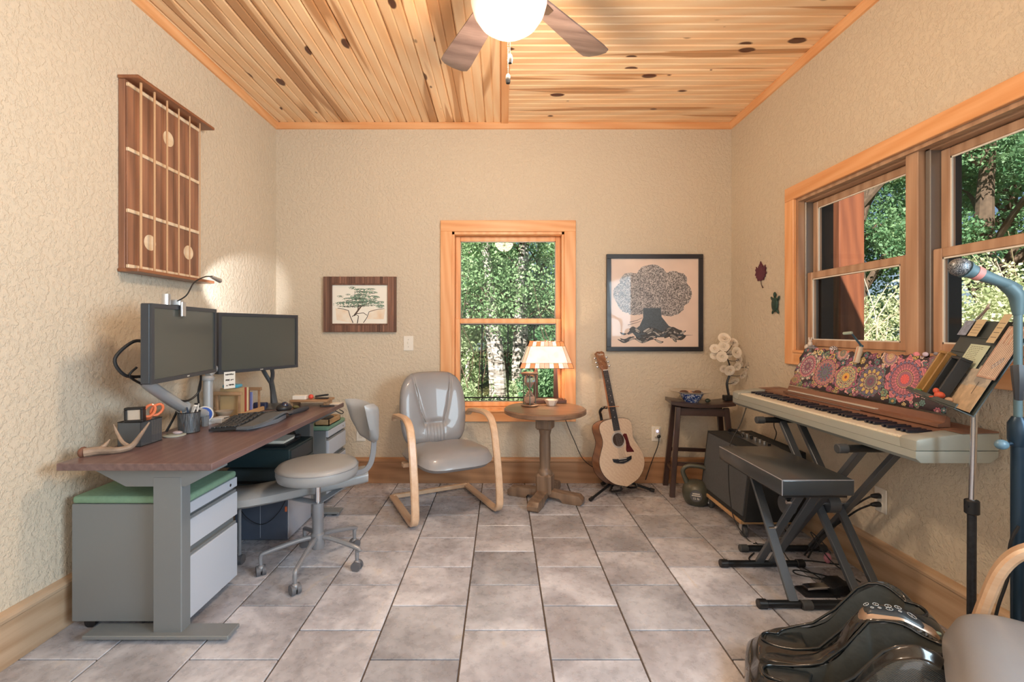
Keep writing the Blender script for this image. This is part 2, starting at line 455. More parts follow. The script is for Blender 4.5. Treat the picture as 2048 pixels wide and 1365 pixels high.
crown('trim_3', (XL, YR, ZC), (XL, YB, ZC), (1, 0, 0), M_pine_y)
crown('trim_4', (XR, YR, ZC), (XR, YB, ZC), (-1, 0, 0), M_pine_y)
def base_board(name, a, b, nrm, m):
    bm = B(); a, b = Vector(a), Vector(b); n = Vector(nrm)
    sec = [(0, .005), (.018, .005), (.018, .172), (.025, .178), (.027, .19), (.022, .2), (.01, .208), (0, .212)]
    r = [[bm.verts.new(p+n*s[0]+V(0, 0, s[1])) for s in sec] for p in (a, b)]; k = len(sec)
    for i in range(k): bm.faces.new((r[0][i], r[0][(i+1) % k], r[1][(i+1) % k], r[1][i]))
    bm.faces.new(r[0]); bm.faces.new(r[1][::-1]); return struct(name, bm, m, smooth=0)
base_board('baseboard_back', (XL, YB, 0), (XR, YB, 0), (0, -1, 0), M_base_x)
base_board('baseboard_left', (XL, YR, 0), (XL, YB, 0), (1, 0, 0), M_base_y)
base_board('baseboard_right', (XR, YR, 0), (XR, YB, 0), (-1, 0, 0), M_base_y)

# ---------------------------------------------------------------- windows
def window_back():
    w = bpy.data.objects.new('window_1', None); C.objects.link(w); w['kind'] = 'structure'; w.location = ((WB[0]+WB[1])/2, YB, WB[2])
    x0, x1, z0, z1 = WB; c = .09; t = .02
    def p(name, bm, m, par=w, **k): return obj(name, bm, m, par, world=True, **k)
    p('side_casing', box(B(), x0-c, x0+.004, YB-t, YB, z0-c, z1+.001, .003), M_pine_z)
    p('side_casing', box(B(), x1-.004, x1+c, YB-t, YB, z0-c, z1+.001, .003), M_pine_z)
    p('head_casing', box(B(), x0-c, x1+c, YB-t, YB, z1, z1+c, .003), M_pine)
    p('stool_board', box(B(), x0+.002, x1-.002, YB-t-.008, YB+.05, z0-.014, z0+.004, .003), M_pine)
    p('apron', box(B(), x0, x1, YB-t, YB, z0-c, z0-.014, .003), M_pine)
    bm = B()   # jamb liner
    for a in ((x0, x0+.022, z0, z1), (x1-.022, x1, z0, z1), (x0, x1, z1-.022, z1), (x0, x1, z0, z0+.022)):
        box(bm, a[0], a[1], YB-.004, YB+.155, a[2], a[3])
    p('jamb', bm, M_pine_z, smooth=0)
    def sash(yy, zb, zt, name):
        s = .04; bm = B(); a, b = x0+.024, x1-.024
        for q in ((a, a+s, zb, zt), (b-s, b, zb, zt)): box(bm, q[0], q[1], yy, yy+.03, q[2], q[3], .004)
        for q in ((a+s, b-s, zb, zb+s), (a+s, b-s, zt-s, zt)): box(bm, q[0], q[1], yy+.001, yy+.029, q[2], q[3], .004)
        f = p(name, bm, M_pine_z)
        obj('pane', box(B(), a+s-.004, b-s+.004, yy+.012, yy+.015, zb+s-.004, zt-s+.004), M_glass, f, 0, True)
        bd = B()
        for q in ((a+s, a+s+.006, zb+s, zt-s), (b-s-.006, b-s, zb+s, zt-s), (a+s, b-s, zb+s, zb+s+.006), (a+s, b-s, zt-s-.006, zt-s)):
            box(bd, q[0], q[1], yy+.004, yy+.011, q[2], q[3])
        obj('glazing_bead', bd, M_alu, f, 0, True)
    zm = 1.32
    sash(YB+.075, zm-.02, z1-.024, 'upper_sash'); sash(YB+.04, z0+.024, zm+.022, 'lower_sash')
window_back()
def window_right(n, y0, y1, full=True):
    w = bpy.data.objects.new('window_%d' % n, None); C.objects.link(w); w['kind'] = 'structure'; w.location = (XR, (y0+y1)/2, WR[2])
    _, _, z0, z1 = WR
    def p(name, bm, m, par=w, **k): return obj(name, bm, m, par, world=True, **k)
    def sash(xx, zb, zt, name):
        s = .042; bm = B(); a, b = y0+.03, y1-.03
        for q in ((a, a+s, zb, zt), (b-s, b, zb, zt)): box(bm, xx, xx+.03, q[0], q[1], q[2], q[3], .004)
        for q in ((a+s, b-s, zb, zb+s), (a+s, b-s, zt-s, zt)): box(bm, xx+.001, xx+.029, q[0], q[1], q[2], q[3], .004)
        f = p(name, bm, M_sash)
        obj('pane', box(B(), xx+.012, xx+.015, a+s-.004, b-s+.004, zb+s-.004, zt-s+.004), M_glass, f, 0, True)
        bd = B()
        for q in ((a+s, a+s+.006, zb+s, zt-s), (b-s-.006, b-s, zb+s, zt-s), (a+s, b-s, zb+s, zb+s+.006), (a+s, b-s, zt-s-.006, zt-s)):
            box(bd, xx+.004, xx+.011, q[0], q[1], q[2], q[3])
        obj('glazing_bead', bd, M_white, f, 0, True)
    zm = 1.585
    sash(XR+.085, zm-.02, z1-.03, 'upper_sash'); sash(XR+.05, z0+.03, zm+.022, 'lower_sash')
    bm = B()
    for a in ((y0+.004, y0+.03), (y1-.03, y1-.004)): box(bm, XR+.04, XR+.125, a[0], a[1], z0+.002, z1-.002, .003)
    p('track', bm, M_alu)
    bm = B()
    box(bm, XR+.04, XR+.12, y0+.004, y1-.004, z1-.028, z1-.002, .003); box(bm, XR+.04, XR+.12, y0+.004, y1-.004, z0+.002, z0+.028, .003)
    p('head_and_sill_liner', bm, M_sash_y)
window_right(2, 2.17, 2.95); window_right(3, 1.32, 2.10)
c = .088
tw = bpy.data.objects.new('trim_5', None); C.objects.link(tw); tw['kind'] = 'structure'; tw.location = (XR, 2.1, WR[2])
def p(name, bm, m): return obj(name, bm, m, tw, world=True)
p('head_casing', box(B(), XR-.022, XR, 1.30-c, 2.95+c, WR[3], WR[3]+c, .003), M_pine_y)
p('side_casing', box(B(), XR-.022, XR, 2.95-.002, 2.95+c, WR[2]-c, WR[3], .003), M_pine_z)
p('side_casing', box(B(), XR-.022, XR, 1.30-c, 1.30+.002, WR[2]-c, WR[3], .003), M_pine_z)
p('apron', box(B(), XR-.022, XR, 1.302, 2.948, WR[2]-c, WR[2]-.006, .003), M_pine_y)
p('sill_board', box(B(), XR-.03, XR+.045, 1.302, 2.948, WR[2]-.012, WR[2]+.004, .003), M_pine_y)
p('mullion', box(B(), XR+.012, XR+.12, 2.102, 2.168, WR[2]+.004, WR[3], .004), M_sash)
bm = B(); box(bm, XR, XR+.045, 2.93, 2.95, WR[2], WR[3]); box(bm, XR, XR+.045, 1.30, 1.32, WR[2], WR[3]); box(bm, XR, XR+.045, 1.32, 2.93, WR[3]-.02, WR[3])
p('jamb', bm, M_sash)
bm = B(); box(bm, XR+.125, XR+.20, 2.90, 3.0, WR[2]-.06, WR[3]+.06); box(bm, XR+.125, XR+.20, 2.09, 2.18, WR[2]-.06, WR[3]+.06); box(bm, XR+.125, XR+.2, 1.25, 1.34, WR[2]-.06, WR[3]+.06)
p('exterior_casing', bm, M_dark)
# casing of the added side opening, out of frame, round the fill lamp
bm = B()
for q in ((WF[0]-c, WF[0], WF[2]-c, WF[3]+c), (WF[1], WF[1]+c, WF[2]-c, WF[3]+c), (WF[0], WF[1], WF[2]-c, WF[2]), (WF[0], WF[1], WF[3], WF[3]+c)):
    box(bm, XR-.022, XR, q[0], q[1], q[2], q[3], .003)
struct('trim_6', bm, M_pine_y)

# ---------------------------------------------------------------- outdoors
M_ground = plain('forest_floor', '#5c5a30', .95, var=.5, vs=6)
struct('ground', box(B(), -14, 30, YB+.5, 34, -.4, -.25), M_ground)
b2 = B(); box(b2, XR+.6, 30, -8, YB+.5, -.4, -.25); struct('ground_beside_house', b2, M_ground)
def leaf_mat(name, c1, c2):
    t = NT(name); v = t.coord(rand=False); n = t.noise(v, 3.5, 3); n2 = t.n.new('ShaderNodeTexWhiteNoise'); t.l(t.coord((9, 9, 9), rand=False), n2.inputs[0])
    c = t.mix(t.ramp(n, [(.35, 0.0), (.65, 1.0)]), c1, c2); t.base(c)
    t.set(Roughness=.5, Specular_IOR_Level=.4); t.b.inputs['Subsurface Weight'].default_value = 0
    tl = t.n.new('ShaderNodeBsdfTranslucent'); t.l(c, tl.inputs[0]); mx = t.n.new('ShaderNodeMixShader'); mx.inputs[0].default_value = .35
    t.l(t.b.outputs[0], mx.inputs[1]); t.l(tl.outputs[0], mx.inputs[2]); t.l(mx.outputs[0], t.out.inputs[0]); return t.m
M_leafA = leaf_mat('birch_leaf', '#6c9664', '#b4cf9c')
M_leafB = leaf_mat('dark_leaf', '#4c7a52', '#86a97a')
M_leafC = leaf_mat('shrub_leaf', '#a8b884', '#e2e4bc')
M_leafD = leaf_mat('fern_leaf', '#8fa878', '#cbd8ac')
def bark_birch():
    t = NT('birch_bark'); n = t.noise(t.coord((3, 3, 14)), 1.5, 4, .7, .5)
    t.base(t.ramp(n, [(.36, '#2a2420'), (.46, '#8f857b'), (.62, '#dcd6cf')])); t.set(Roughness=.8); return t.m
M_birch = bark_birch()
M_bark = plain('grey_bark', '#5b4a3b', .9, var=.35, vs=14, bump=.4, bs=30)
nr = np.random.RandomState(5)
def leaves(name, parent, m, centres, radii, n, size, squash=.8):
    """n small folded leaves scattered in blobs round the centres"""
    centres = np.array(centres); radii = np.array(radii); k = nr.choice(len(centres), n, p=(radii**2.2)/np.sum(radii**2.2))
    d = nr.normal(size=(n, 3)); d /= np.linalg.norm(d, axis=1)[:, None]; rr = nr.uniform(.25, 1, n)**.6
    pos = centres[k]+d*(rr*radii[k])[:, None]*np.array([1, 1, squash])
    a = nr.normal(size=(n, 3)); a /= np.linalg.norm(a, axis=1)[:, None]; b = np.cross(a, nr.normal(size=(n, 3))); b /= np.linalg.norm(b, axis=1)[:, None]
    nn = np.cross(a, b); s = (size*nr.uniform(.6, 1.3, n))[:, None]
    P = np.stack([pos-a*s*.5, pos+b*s*.3+nn*s*.08, pos+a*s*.5, pos-b*s*.3+nn*s*.08], 1).reshape(-1, 3)
    P -= np.array(parent.location)
    me = bpy.data.meshes.new(name); me.vertices.add(4*n); me.vertices.foreach_set('co', P.ravel())
    me.loops.add(4*n); me.loops.foreach_set('vertex_index', np.arange(4*n)); me.polygons.add(n)
    me.polygons.foreach_set('loop_start', np.arange(0, 4*n, 4)); me.polygons.foreach_set('loop_total', np.full(n, 4)); me.update(calc_edges=True)
    me.materials.append(m); o = bpy.data.objects.new(name, me); C.objects.link(o); o.parent = parent; o['kind'] = 'stuff'; return o
def tree(kind, label, base, pts, rads, leafm, blobs, n, size, bark, branches=(), cat='tree', group=None, bark2=None):
    t = thing(kind, label, cat, base, group=group)
    if pts:
        bm = B(); tube(bm, pts, rads, 10, smooth=4); obj('trunk', bm, bark, t, world=True)
    if branches:
        bm = B()
        for bp, br in branches: tube(bm, bp, br, 6, smooth=3)
        obj('branches', bm, bark2 or bark, t, world=True)
    if n: leaves('foliage', t, leafm, [b[:3] for b in blobs], [b[3] for b in blobs], n, size)
    return t
GZ = -.25
def birch(px0, py_mid, px1, Y, w, label, n=4200, lean=.1, top=5.2, z0=1.45):
    b = at(px0, 700, Y); b.z = GZ; m = at(px1, 500, Y)
    dx = (m.x-b.x)/(m.z-b.z)
    pts = [(b.x, Y, GZ), (b.x+dx*.9+.02, Y, .8), (b.x+dx*2.2-.02, Y+.05, 2.1), (b.x+dx*3.6, Y+.1, 3.5), (b.x+dx*5.2, Y+.1, top)]
    bl = []; br = []
    for i in range(13):
        z = rnd.uniform(z0, 3.6); x = b.x+dx*(z-GZ)+rnd.uniform(-.8, .8); y = Y+rnd.uniform(-.5, .9)
        bl.append((x, y-.3, z, rnd.uniform(.3, .6)))
        br.append(([(b.x+dx*(z-.4-GZ), Y, z-.4), ((b.x+dx*(z-GZ)+x)/2, (Y+y)/2, z-.1), (x, y, z)], [.018, .012, .004]))
    tree('birch_tree', label, (b.x, Y, GZ), pts, [w, w*.92, w*.75, w*.5, w*.2], M_leafA, bl, n, .06, M_birch, br, bark2=M_bark, group='birches outside the back window')
birch(988, 0, 962, 8.4, .075, 'slender white birch, leaning left behind the thick birch outside back window')
birch(1004, 0, 972, 7.9, .115, 'thick white birch with black patches in middle of back window', 4800)
birch(1026, 0, 1047, 8.2, .10, 'leaning white birch right of the thick one outside back window', 4800)
birch(1038, 0, 1052, 8.9, .13, 'rough barked birch at right, behind the lamp outside back window', 4800)
birch(1070, 0, 1080, 9.6, .08, 'thin pale birch far right beyond the back window rail', 4000)
birch(932, 0, 940, 9.8, .05, 'thin pale birch far left beyond the back window', 4000)
def mass(kind, label, cx, cy, cz, sx, sy, sz, nb, r, n, size, m, trunk=None, group=None, cat='tree', twigs=0, tb=None):
    bl = [(cx+rnd.uniform(-sx, sx), cy+rnd.uniform(-sy, sy), cz+rnd.uniform(-sz, sz), rnd.uniform(.7, 1.2)*r) for _ in range(nb)]
    br = []
    for b_ in bl[:nb if trunk else 0]:
        zz = max(GZ+.5, b_[2]-1.0); br.append(([(cx, cy, zz), ((cx+b_[0])/2, (cy+b_[1])/2, (zz+b_[2])/2+.15), b_[:3]], [.055, .035, .012]))
    for _ in range(twigs):
        x, y = cx+rnd.uniform(-sx, sx), cy+rnd.uniform(-sy, sy); z = GZ+rnd.uniform(0, 1)
        br.append(([(x, y, z), (x+rnd.uniform(-.3, .3), y+rnd.uniform(-.3, .3), z+.7), (x+rnd.uniform(-.6, .6), y+rnd.uniform(-.6, .6), z+1.0+.5*rnd.random())], [.009, .006, .003]))
    pts = None
    if trunk: pts = [(cx, cy, GZ), (cx+.05, cy, GZ+1.5), (cx-.05, cy, GZ+3), (cx+.1, cy, cz+sz*.7)]
    return tree(kind, label, (cx, cy, GZ), pts, [trunk, trunk*.9, trunk*.7, trunk*.3] if trunk else None, m, bl, n, size, tb or M_bark, br, cat, group)
# behind the birches
mass('deciduous_tree', 'leafy green tree behind the birches, left half of back window', -1.2, 11.5, 3.0, 1.6, .8, 2.8, 26, .8, 30000, .075, M_leafA, .1)
mass('deciduous_tree', 'dark green tree behind the birches, right half of back window', 1.6, 11.8, 3.0, 1.6, .8, 2.8, 26, .8, 30000, .075, M_leafB, .12)
mass('deciduous_tree', 'tall dark tree farthest back beyond the birches', .2, 15.5, 3.6, 3.2, 1.2, 3.8, 40, 1.15, 30000, .12, M_leafB, .16)
mass('shrub', 'low sunlit undergrowth round the birch trunks', .1, 7.6, .0, 1.6, 1.0, .28, 26, .34, 16000, .05, M_leafD, cat='shrub', twigs=20)
mass('shrub', 'bright bush at left edge of the back window', -1.0, 8.6, .75, .5, .5, .5, 10, .42, 4000, .07, M_leafD, cat='shrub', twigs=8)
mass('shrub', 'dark green bush at right behind the table lamp', 1.0, 7.4, .75, .45, .5, .6, 10, .42, 4200, .065, M_leafB, cat='shrub', twigs=8)
# outside the right-hand windows
mass('deciduous_tree', 'broad tree with crooked trunk seen through the nearer right window', 7.2, 6.9, 3.6, 1.6, 1.3, 1.5, 16, .62, 22000, .065, M_leafB, .17)
mass('deciduous_tree', 'pale leafed tree filling the top of the farther right window', 6.2, 8.0, 3.5, 1.1, .8, 1.3, 12, .55, 20000, .055, M_leafA, .09)
mass('deciduous_tree', 'dark tree low behind the shrubs outside farther right window', 7.6, 10.2, 2.4, 1.6, 1.2, 1.6, 18, .8, 22000, .075, M_leafB, .12)
mass('deciduous_tree', 'dark evergreen mass beyond the nearer right window', 11.5, 10.5, 3.4, 3.0, 2.2, 3.0, 34, 1.3, 32000, .12, M_leafB, .2)
mass('deciduous_tree', 'shaded woodland tree beyond right edge of nearer window', 10.5, 6.6, 3.2, 1.6, 1.4, 3.0, 24, 1.1, 22000, .10, M_leafB, .16)
mass('shrub', 'sun bleached twiggy shrub below nearer right window', 4.7, 4.5, .85, .9, .8, .75, 18, .42, 22000, .04, M_leafC, cat='shrub', twigs=46, tb=plain('pale_twig', '#c9b59a', .8))
mass('shrub', 'pale twiggy shrub below farther right window', 4.5, 6.2, .8, .9, .7, .72, 18, .42, 22000, .04, M_leafC, cat='shrub', twigs=40, tb=bpy.data.materials['pale_twig'])
M_cedar = wood('cedar_post', '#8a4e2e', '#6b3820', axis=2, knots=3, rough=.7)
single('porch_post', box(B(), 2.66, 2.86, 3.66, 3.86, GZ, 3.0, .008), M_cedar, 'square reddish cedar porch post outside farther right window', 'post')
M_iron = plain('black_iron', '#121214', .5)
t = thing('garden_trellis', 'black metal trellis rail outside the back window', 'railing', (0, 4.3, GZ))
for x in (-.66, -.425, -.185, .055, .296, .535, .775):
    obj('bar', cyl(B(), (x, 4.3, GZ), (x, 4.3, 1.38), .0055, 8), M_iron, t, world=True)
obj('rail', cyl(B(), (-.75, 4.3, .622), (.86, 4.3, .622), .0065, 8), M_iron, t, world=True)
obj('rail', cyl(B(), (-.75, 4.3, 1.3), (.86, 4.3, 1.3), .0065, 8), M_iron, t, world=True)

# ================================================================ left side: desk and what stands on and under it
M_desk = wood('cherry_laminate', '#7c6462', '#5f4a4a', axis=1, rough=.38, coat=.2, tint=0, fine=.6, bump=.03, stretch=14)
M_steel = plain('silver_grey_steel', '#808588', .45, .2)
M_steel_l = plain('pale_grey_steel', '#c3cbd8', .42, .1)  # drawer fronts: window light put in as a paler, bluer copy of the steel
M_green = plain('green_felt', '#7b9c84', .95, bump=.3, bs=500, bd=.001, var=.06, vs=60)
DZ = .735                      # desk top height
dk = thing('standing_desk', 'long reddish brown height adjustable desk on grey steel legs along left wall', 'desk', (-1.4, 2.53, 0))
obj('desktop', box(B(), -1.714, -1.115, 1.785, 3.277, DZ-.028, DZ, .002), M_desk, dk, world=True)
for yy in (1.868, 3.12):
    bm = B(); box(bm, -1.40, -1.285, yy-.006, yy+.05, .03, .66, .003); obj('leg', bm, M_steel, dk, world=True)
    bm = B(); box(bm, -1.665, -1.085, yy-.03, yy+.055, .02, .036, .003); obj('foot', bm, M_steel, dk, world=True)
    for xx in (-1.62, -1.13): obj('foot_pad', cyl(B(), (xx, yy+.012, 0.002), (xx, yy+.012, .021), .018, 12), M_black, dk, world=True)
    bm = B(); prism(bm, [(-.26, 0), (.26, 0), (.26, -.012), (.12, -.085), (-.12, -.085), (-.26, -.012)], frame((-1.39, yy+.045, DZ-.03), (1, 0, 0), (0, 0, 1)), .05, .002)
    obj('top_bracket', bm, M_steel, dk, world=True)
obj('beam', box(B(), -1.40, -1.30, 1.9, 3.15, DZ-.07, DZ-.03, .003), M_steel, dk, world=True)

def pedestal(label, x0, x1, y0, y1, first):
    t = thing('file_cabinet', label, 'cabinet', ((x0+x1)/2, (y0+y1)/2, 0))
    z0, z1 = .045, .53
    obj('body', box(B(), x0, x1-.02, y0, y1, z0, z1, .003), M_steel, t, world=True)
    obj('top_rail', box(B(), x1-.0205, x1-.002, y0, y1, z1-.045, z1, .002), M_steel_l, t, world=True)
    obj('lock', cyl(B(), (x1-.003, y1-.06, z1-.022), (x1+.001, y1-.06, z1-.022), .007, 12), M_chrome, t, world=True)
    for a, b in ((.348, .472), (.05, .318)):
        d = obj('drawer', box(B(), x1-.0195, x1, y0+.002, y1-.002, a, b-.012, .002), M_steel_l, t, world=True)
        bm = B(); box(bm, x1-.0195, x1-.006, y0+.002, y1-.002, b-.012, b, .0015); obj('finger_pull', bm, M_steel, d, world=True)
    c = obj('cushion', box(B(), x0, x1-.004, y0, y1, z1, z1+.032, .012, seg=3), M_green, t, world=True); c['label'] = 'green felt seat cushion'
    for xx, yy in ((x0+.05, y0+.04), (x1-.06, y0+.04), (x0+.05, y1-.04), (x1-.06, y1-.04)):
        obj('caster', cyl(B(), (xx, yy-.012, .026), (xx, yy+.012, .026), .024, 14), M_black, t, world=True)
pedestal('grey two drawer file cabinet with green cushion under near end of desk', -1.775, -1.295, 1.915, 2.275, True)
pedestal('grey file cabinet with green cushion beyond far end of desk', -1.70, -1.231, 3.30, 3.66, False)

# ---- monitors
M_bez = plain('monitor_bezel', '#3a3f46', .35, .1)
M_scr = plain('monitor_screen', '#4a4f4c', .22, 0, .6)
def monitor(label, p0, p1, z0, z1, seed):
    """p0 near bottom corner, p1 far bottom corner (x, y); the screen faces +X"""
    a, b = V(*p0, 0), V(*p1, 0); d = (b-a).normalized(); n = V(d.y, -d.x, 0); w = (b-a).length; h = z1-z0
    t = thing('monitor', label, 'monitor', ((a+b)/2)+V(0, 0, z0))
    M = frame(a+V(0, 0, z0), d, (0, 0, 1))           # x along, y up, z = normal
    bz = .018; bm = B(); box(bm, 0, w, 0, h, -.045, -.008, .004, M)
    for q in ((0, w, 0, bz), (0, w, h-bz, h), (0, bz, bz, h-bz), (w-bz, w, bz, h-bz)): box(bm, q[0], q[1], q[2], q[3], -.009, 0, 0, M)
    obj('housing', bm, M_bez, t, 0, True)
    obj('screen', box(B(), bz, w-bz, bz, h-bz, -.0085, -.006, 0, M), M_scr, t, 0, True)
    bm = B(); box(bm, w*.3, w*.7, h*.25, h*.75, -.065, -.045, .006, M); obj('rear_cover', bm, M_bez, t, world=True)
    text('brand_mark', 'acer', M_white, M @ Matrix.Translation((w/2, bz*.5, .0003)), .012, t)
    return t, M, w, h
mL, ML, wL, hL = monitor('dark monitor on clamp arm nearest the camera, with gooseneck light on top', (-1.447, 1.92), (-1.530, 2.49), 1.023, 1.360, 1)
mR, MR, wR, hR = monitor('dark wide monitor farther along the desk, on forked stand', (-1.59, 2.606), (-1.366, 3.11), .999, 1.347, 2)
# monitor arm
M_armc = plain('pale_grey_arm', '#a9aeb3', .35, .25)
t = thing('monitor_mount', 'pale grey jointed monitor arm clamped to back of desk', 'monitor mount', (-1.62, 2.56, DZ))
bm = B(); lathe(bm, [(0, 0), (.045, 0), (.045, .012), (.024, .014), (.024, .235), (.03, .237), (.032, .25), (.024, .262), (0, .264)], (-1.62, 2.56, DZ), 20); obj('post', bm, M_armc, t, world=True)
bm = B(); tube(bm, [(-1.62, 2.52, .79), (-1.60, 2.33, .86), (-1.575, 2.10, .985), (-1.57, 2.04, 1.03)], [.03, .027, .025, .027], 12, smooth=3); obj('lower_arm', bm, M_armc, t, world=True)
obj('joint_collar', cyl(B(), (-1.605, 2.36, .848), (-1.60, 2.33, .862), .034, 16), M_armc, t, world=True)
bm = B(); tube(bm, [(-1.57, 2.04, 1.02), (-1.578, 2.10, 1.10), (-1.56, 2.17, 1.19)], [.027, .018, .016], 12, smooth=3); obj('upper_arm', bm, M_armc, t, world=True)
obj('swivel', cyl(B(), (-1.57, 2.19, 1.19), (-1.54, 2.195, 1.19), .03, 16), M_black, t, world=True)
bm = B(); tube(bm, [(-1.62, 2.56, 1.0), (-1.60, 2.68, 1.07), (-1.56, 2.82, 1.15)], [.018, .016, .014], 10, smooth=3); obj('second_arm', bm, M_armc, t, world=True)
M_cord = plain('black_cord', '#1b1c1e', .5)
def cord(label, pts, r=.004, m=None, sm=6, cat='cord', name='cord', group=None):
    bm = B(); tube(bm, pts, r, 8, smooth=sm); return single(name, bm, m or M_cord, label, cat, group)
cord('thick black cable looping out behind the nearer monitor', [(-1.53, 2.02, 1.19), (-1.57, 1.98, 1.20), (-1.60, 1.92, 1.13), (-1.585, 1.95, 1.06), (-1.575, 2.03, 1.045)], .007)
cord('black cable running down along the monitor arm', [(-1.56, 1.985, 1.09), (-1.575, 1.965, 1.055), (-1.57, 2.03, 1.01), (-1.575, 2.16, .95), (-1.575, 2.31, .895), (-1.555, 2.38, .93), (-1.53, 2.36, 1.00), (-1.515, 2.33, 1.04)], .005)
cord('black cable hanging from the monitor arm to the desk', [(-1.63, 2.34, .855), (-1.65, 2.33, .80), (-1.67, 2.31, .742)], .0055)
cord('black cable beside the monitor arm post', [(-1.65, 2.55, .99), (-1.665, 2.545, .9), (-1.66, 2.55, .80), (-1.67, 2.56, .742)], .005)
# forked stand
t = thing('monitor_stand', 'dark grey Y shaped monitor stand on oval foot', 'monitor stand', (-1.50, 3.07, DZ)); M_std = plain('dark_grey_metal', '#5b5f63', .35, .4)
bm = B(); lathe(bm, [(0, 0), (.105, 0), (.105, .006), (.06, .018), (.03, .03), (0, .032)], (-1.50, 3.07, DZ), 28, sx=1, sy=.8); obj('foot', bm, M_std, t, world=True)
bm = B(); tube(bm, [(-1.51, 3.08, .755), (-1.515, 3.07, .85), (-1.512, 3.04, .92)], [.024, .017, .016], 10, smooth=3); obj('stem', bm, M_std, t, world=True)
for dx in (-.035, .03):
    bm = B(); tube(bm, [(-1.512, 3.042, .90), (-1.515+dx*.8, 3.02, .97), (-1.525+dx, 2.98, 1.05), (-1.52+dx*.6, 2.93, 1.11)], .013, 8, smooth=4); obj('fork', bm, M_std, t, world=True)
# card stuck to the far monitor
def glyphs(h, w, seed, rows):
    r = np.random.RandomState(seed); im = np.ones((h, w, 3))*np.array([.88, .88, .86]); yy, xx = np.mgrid[0:h, 0:w]
    for (cy, x0, x1, sc) in rows:
        for x in np.arange(x0, x1, .055):
            for _ in range(3):
                ang = r.uniform(0, PI); L = sc*r.uniform(.4, 1); cx = x+r.uniform(-.02, .02); c2 = cy+r.uniform(-.03, .03)
                u = (xx/w-cx)*math.cos(ang)+(yy/h-c2)*math.sin(ang)*h/w*1.0; v = -(xx/w-cx)*math.sin(ang)+(yy/h-c2)*math.cos(ang)*h/w
                im[(abs(u) < L) & (abs(v) < .016)] = .08
    return im
mc = image_mat('script_card', glyphs(120, 72, 3, [(.84, .15, .85, .07), (.52, .18, .5, .11), (.5, .6, .85, .05), (.18, .2, .35, .04), (.2, .45, .85, .09)]))
P = MR @ V(.03, -.085, .003); P2 = MR @ V(.098, -.085, .003); P3 = MR @ V(.098, .01, .003); P4 = MR @ V(.03, .01, .003)
tag(rebase(quad_uv('note_card', [P, P2, P3, P4], mc)), 'small pale card with black brush strokes hanging from far monitor', 'card')
# gooseneck light
t = thing('gooseneck_light', 'small silver gooseneck light clipped to top of nearer monitor', 'lamp', ML @ V(.22, hL, 0))
M_sil = plain('brushed_silver', '#c9cbcd', .3, .8)
bm = B(); box(bm, .205, .24, hL-.05, hL+.02, .004, .014, .003, ML); box(bm, .20, .235, hL+.0, hL+.03, -.06, .006, .004, ML); obj('clip', bm, M_sil, t, world=True)
c0 = ML @ V(.215, hL+.05, -.035); obj('battery_barrel', cyl(B(), ML @ V(.17, hL-.0, -.035), ML @ V(.17, hL+.05, -.035), .017, 14), M_sil, t, world=True)
pp = [ML @ V(.21, hL+.01, -.03), at(372, 592, 2.12), at(388, 566, 2.17), at(410, 554, 2.25), at(424, 554, 2.33)]
bm = B(); tube(bm, pp, .003, 8, smooth=6); obj('gooseneck', bm, M_cord, t, world=True)
h0, h1 = at(423, 554, 2.33), at(440, 562, 2.40); obj('lamp_head', cyl(B(), h0, h1, .008, 12, .012), M_sil, t, world=True)
light('gooseneck_led', 'SPOT', h1+(h1-h0)*.25, 42, (.95, .97, 1.0), size=.012, target=(XL, 3.2, 1.53), spot_size=math.radians(34), spot_blend=.6)

# ---- on the desk
D = lambda px, py: atz(px, py, DZ)
M_antler = plain('antler_bone', '#94806f', .55, var=.3, vs=22, bump=.3, bs=60)
t = thing('antler', 'small forked deer antler lying on near end of desk', 'antler', D(215, 912))
a0 = D(168, 914); bm = B()
tube(bm, [a0+V(0, 0, .016), D(195, 911)+V(0, 0, .018), D(232, 908)+V(0, 0, .014), D(262, 903)+V(0, 0, .02), at(280, 872, 1.98), at(299, 845, 2.0)], [.02, .017, .013, .012, .008, .003], 10, smooth=5)
obj('beam', bm, M_antler, t, world=True)
for pts in ([D(258, 903)+V(0, 0, .02), at(245, 885, 1.97), at(234, 866, 1.98), at(227, 849, 1.98)], [D(196, 910)+V(0, 0, .02), at(209, 892, 1.93), at(220, 879, 1.95)], [D(222, 908)+V(0, 0, .016), at(218, 897, 1.95), at(226, 896, 1.97)]):
    bm = B(); tube(bm, pts, [.010, .008, .006, .002][:len(pts)-1]+[.002], 8, smooth=4); obj('tine', bm, M_antler, t, world=True)
obj('burr', ball(B(), a0+V(-.004, 0, .018), .022, (.6, 1, 1)), plain('antler_burr', '#6b4838', .7, var=.3, bump=.4), t, world=True)
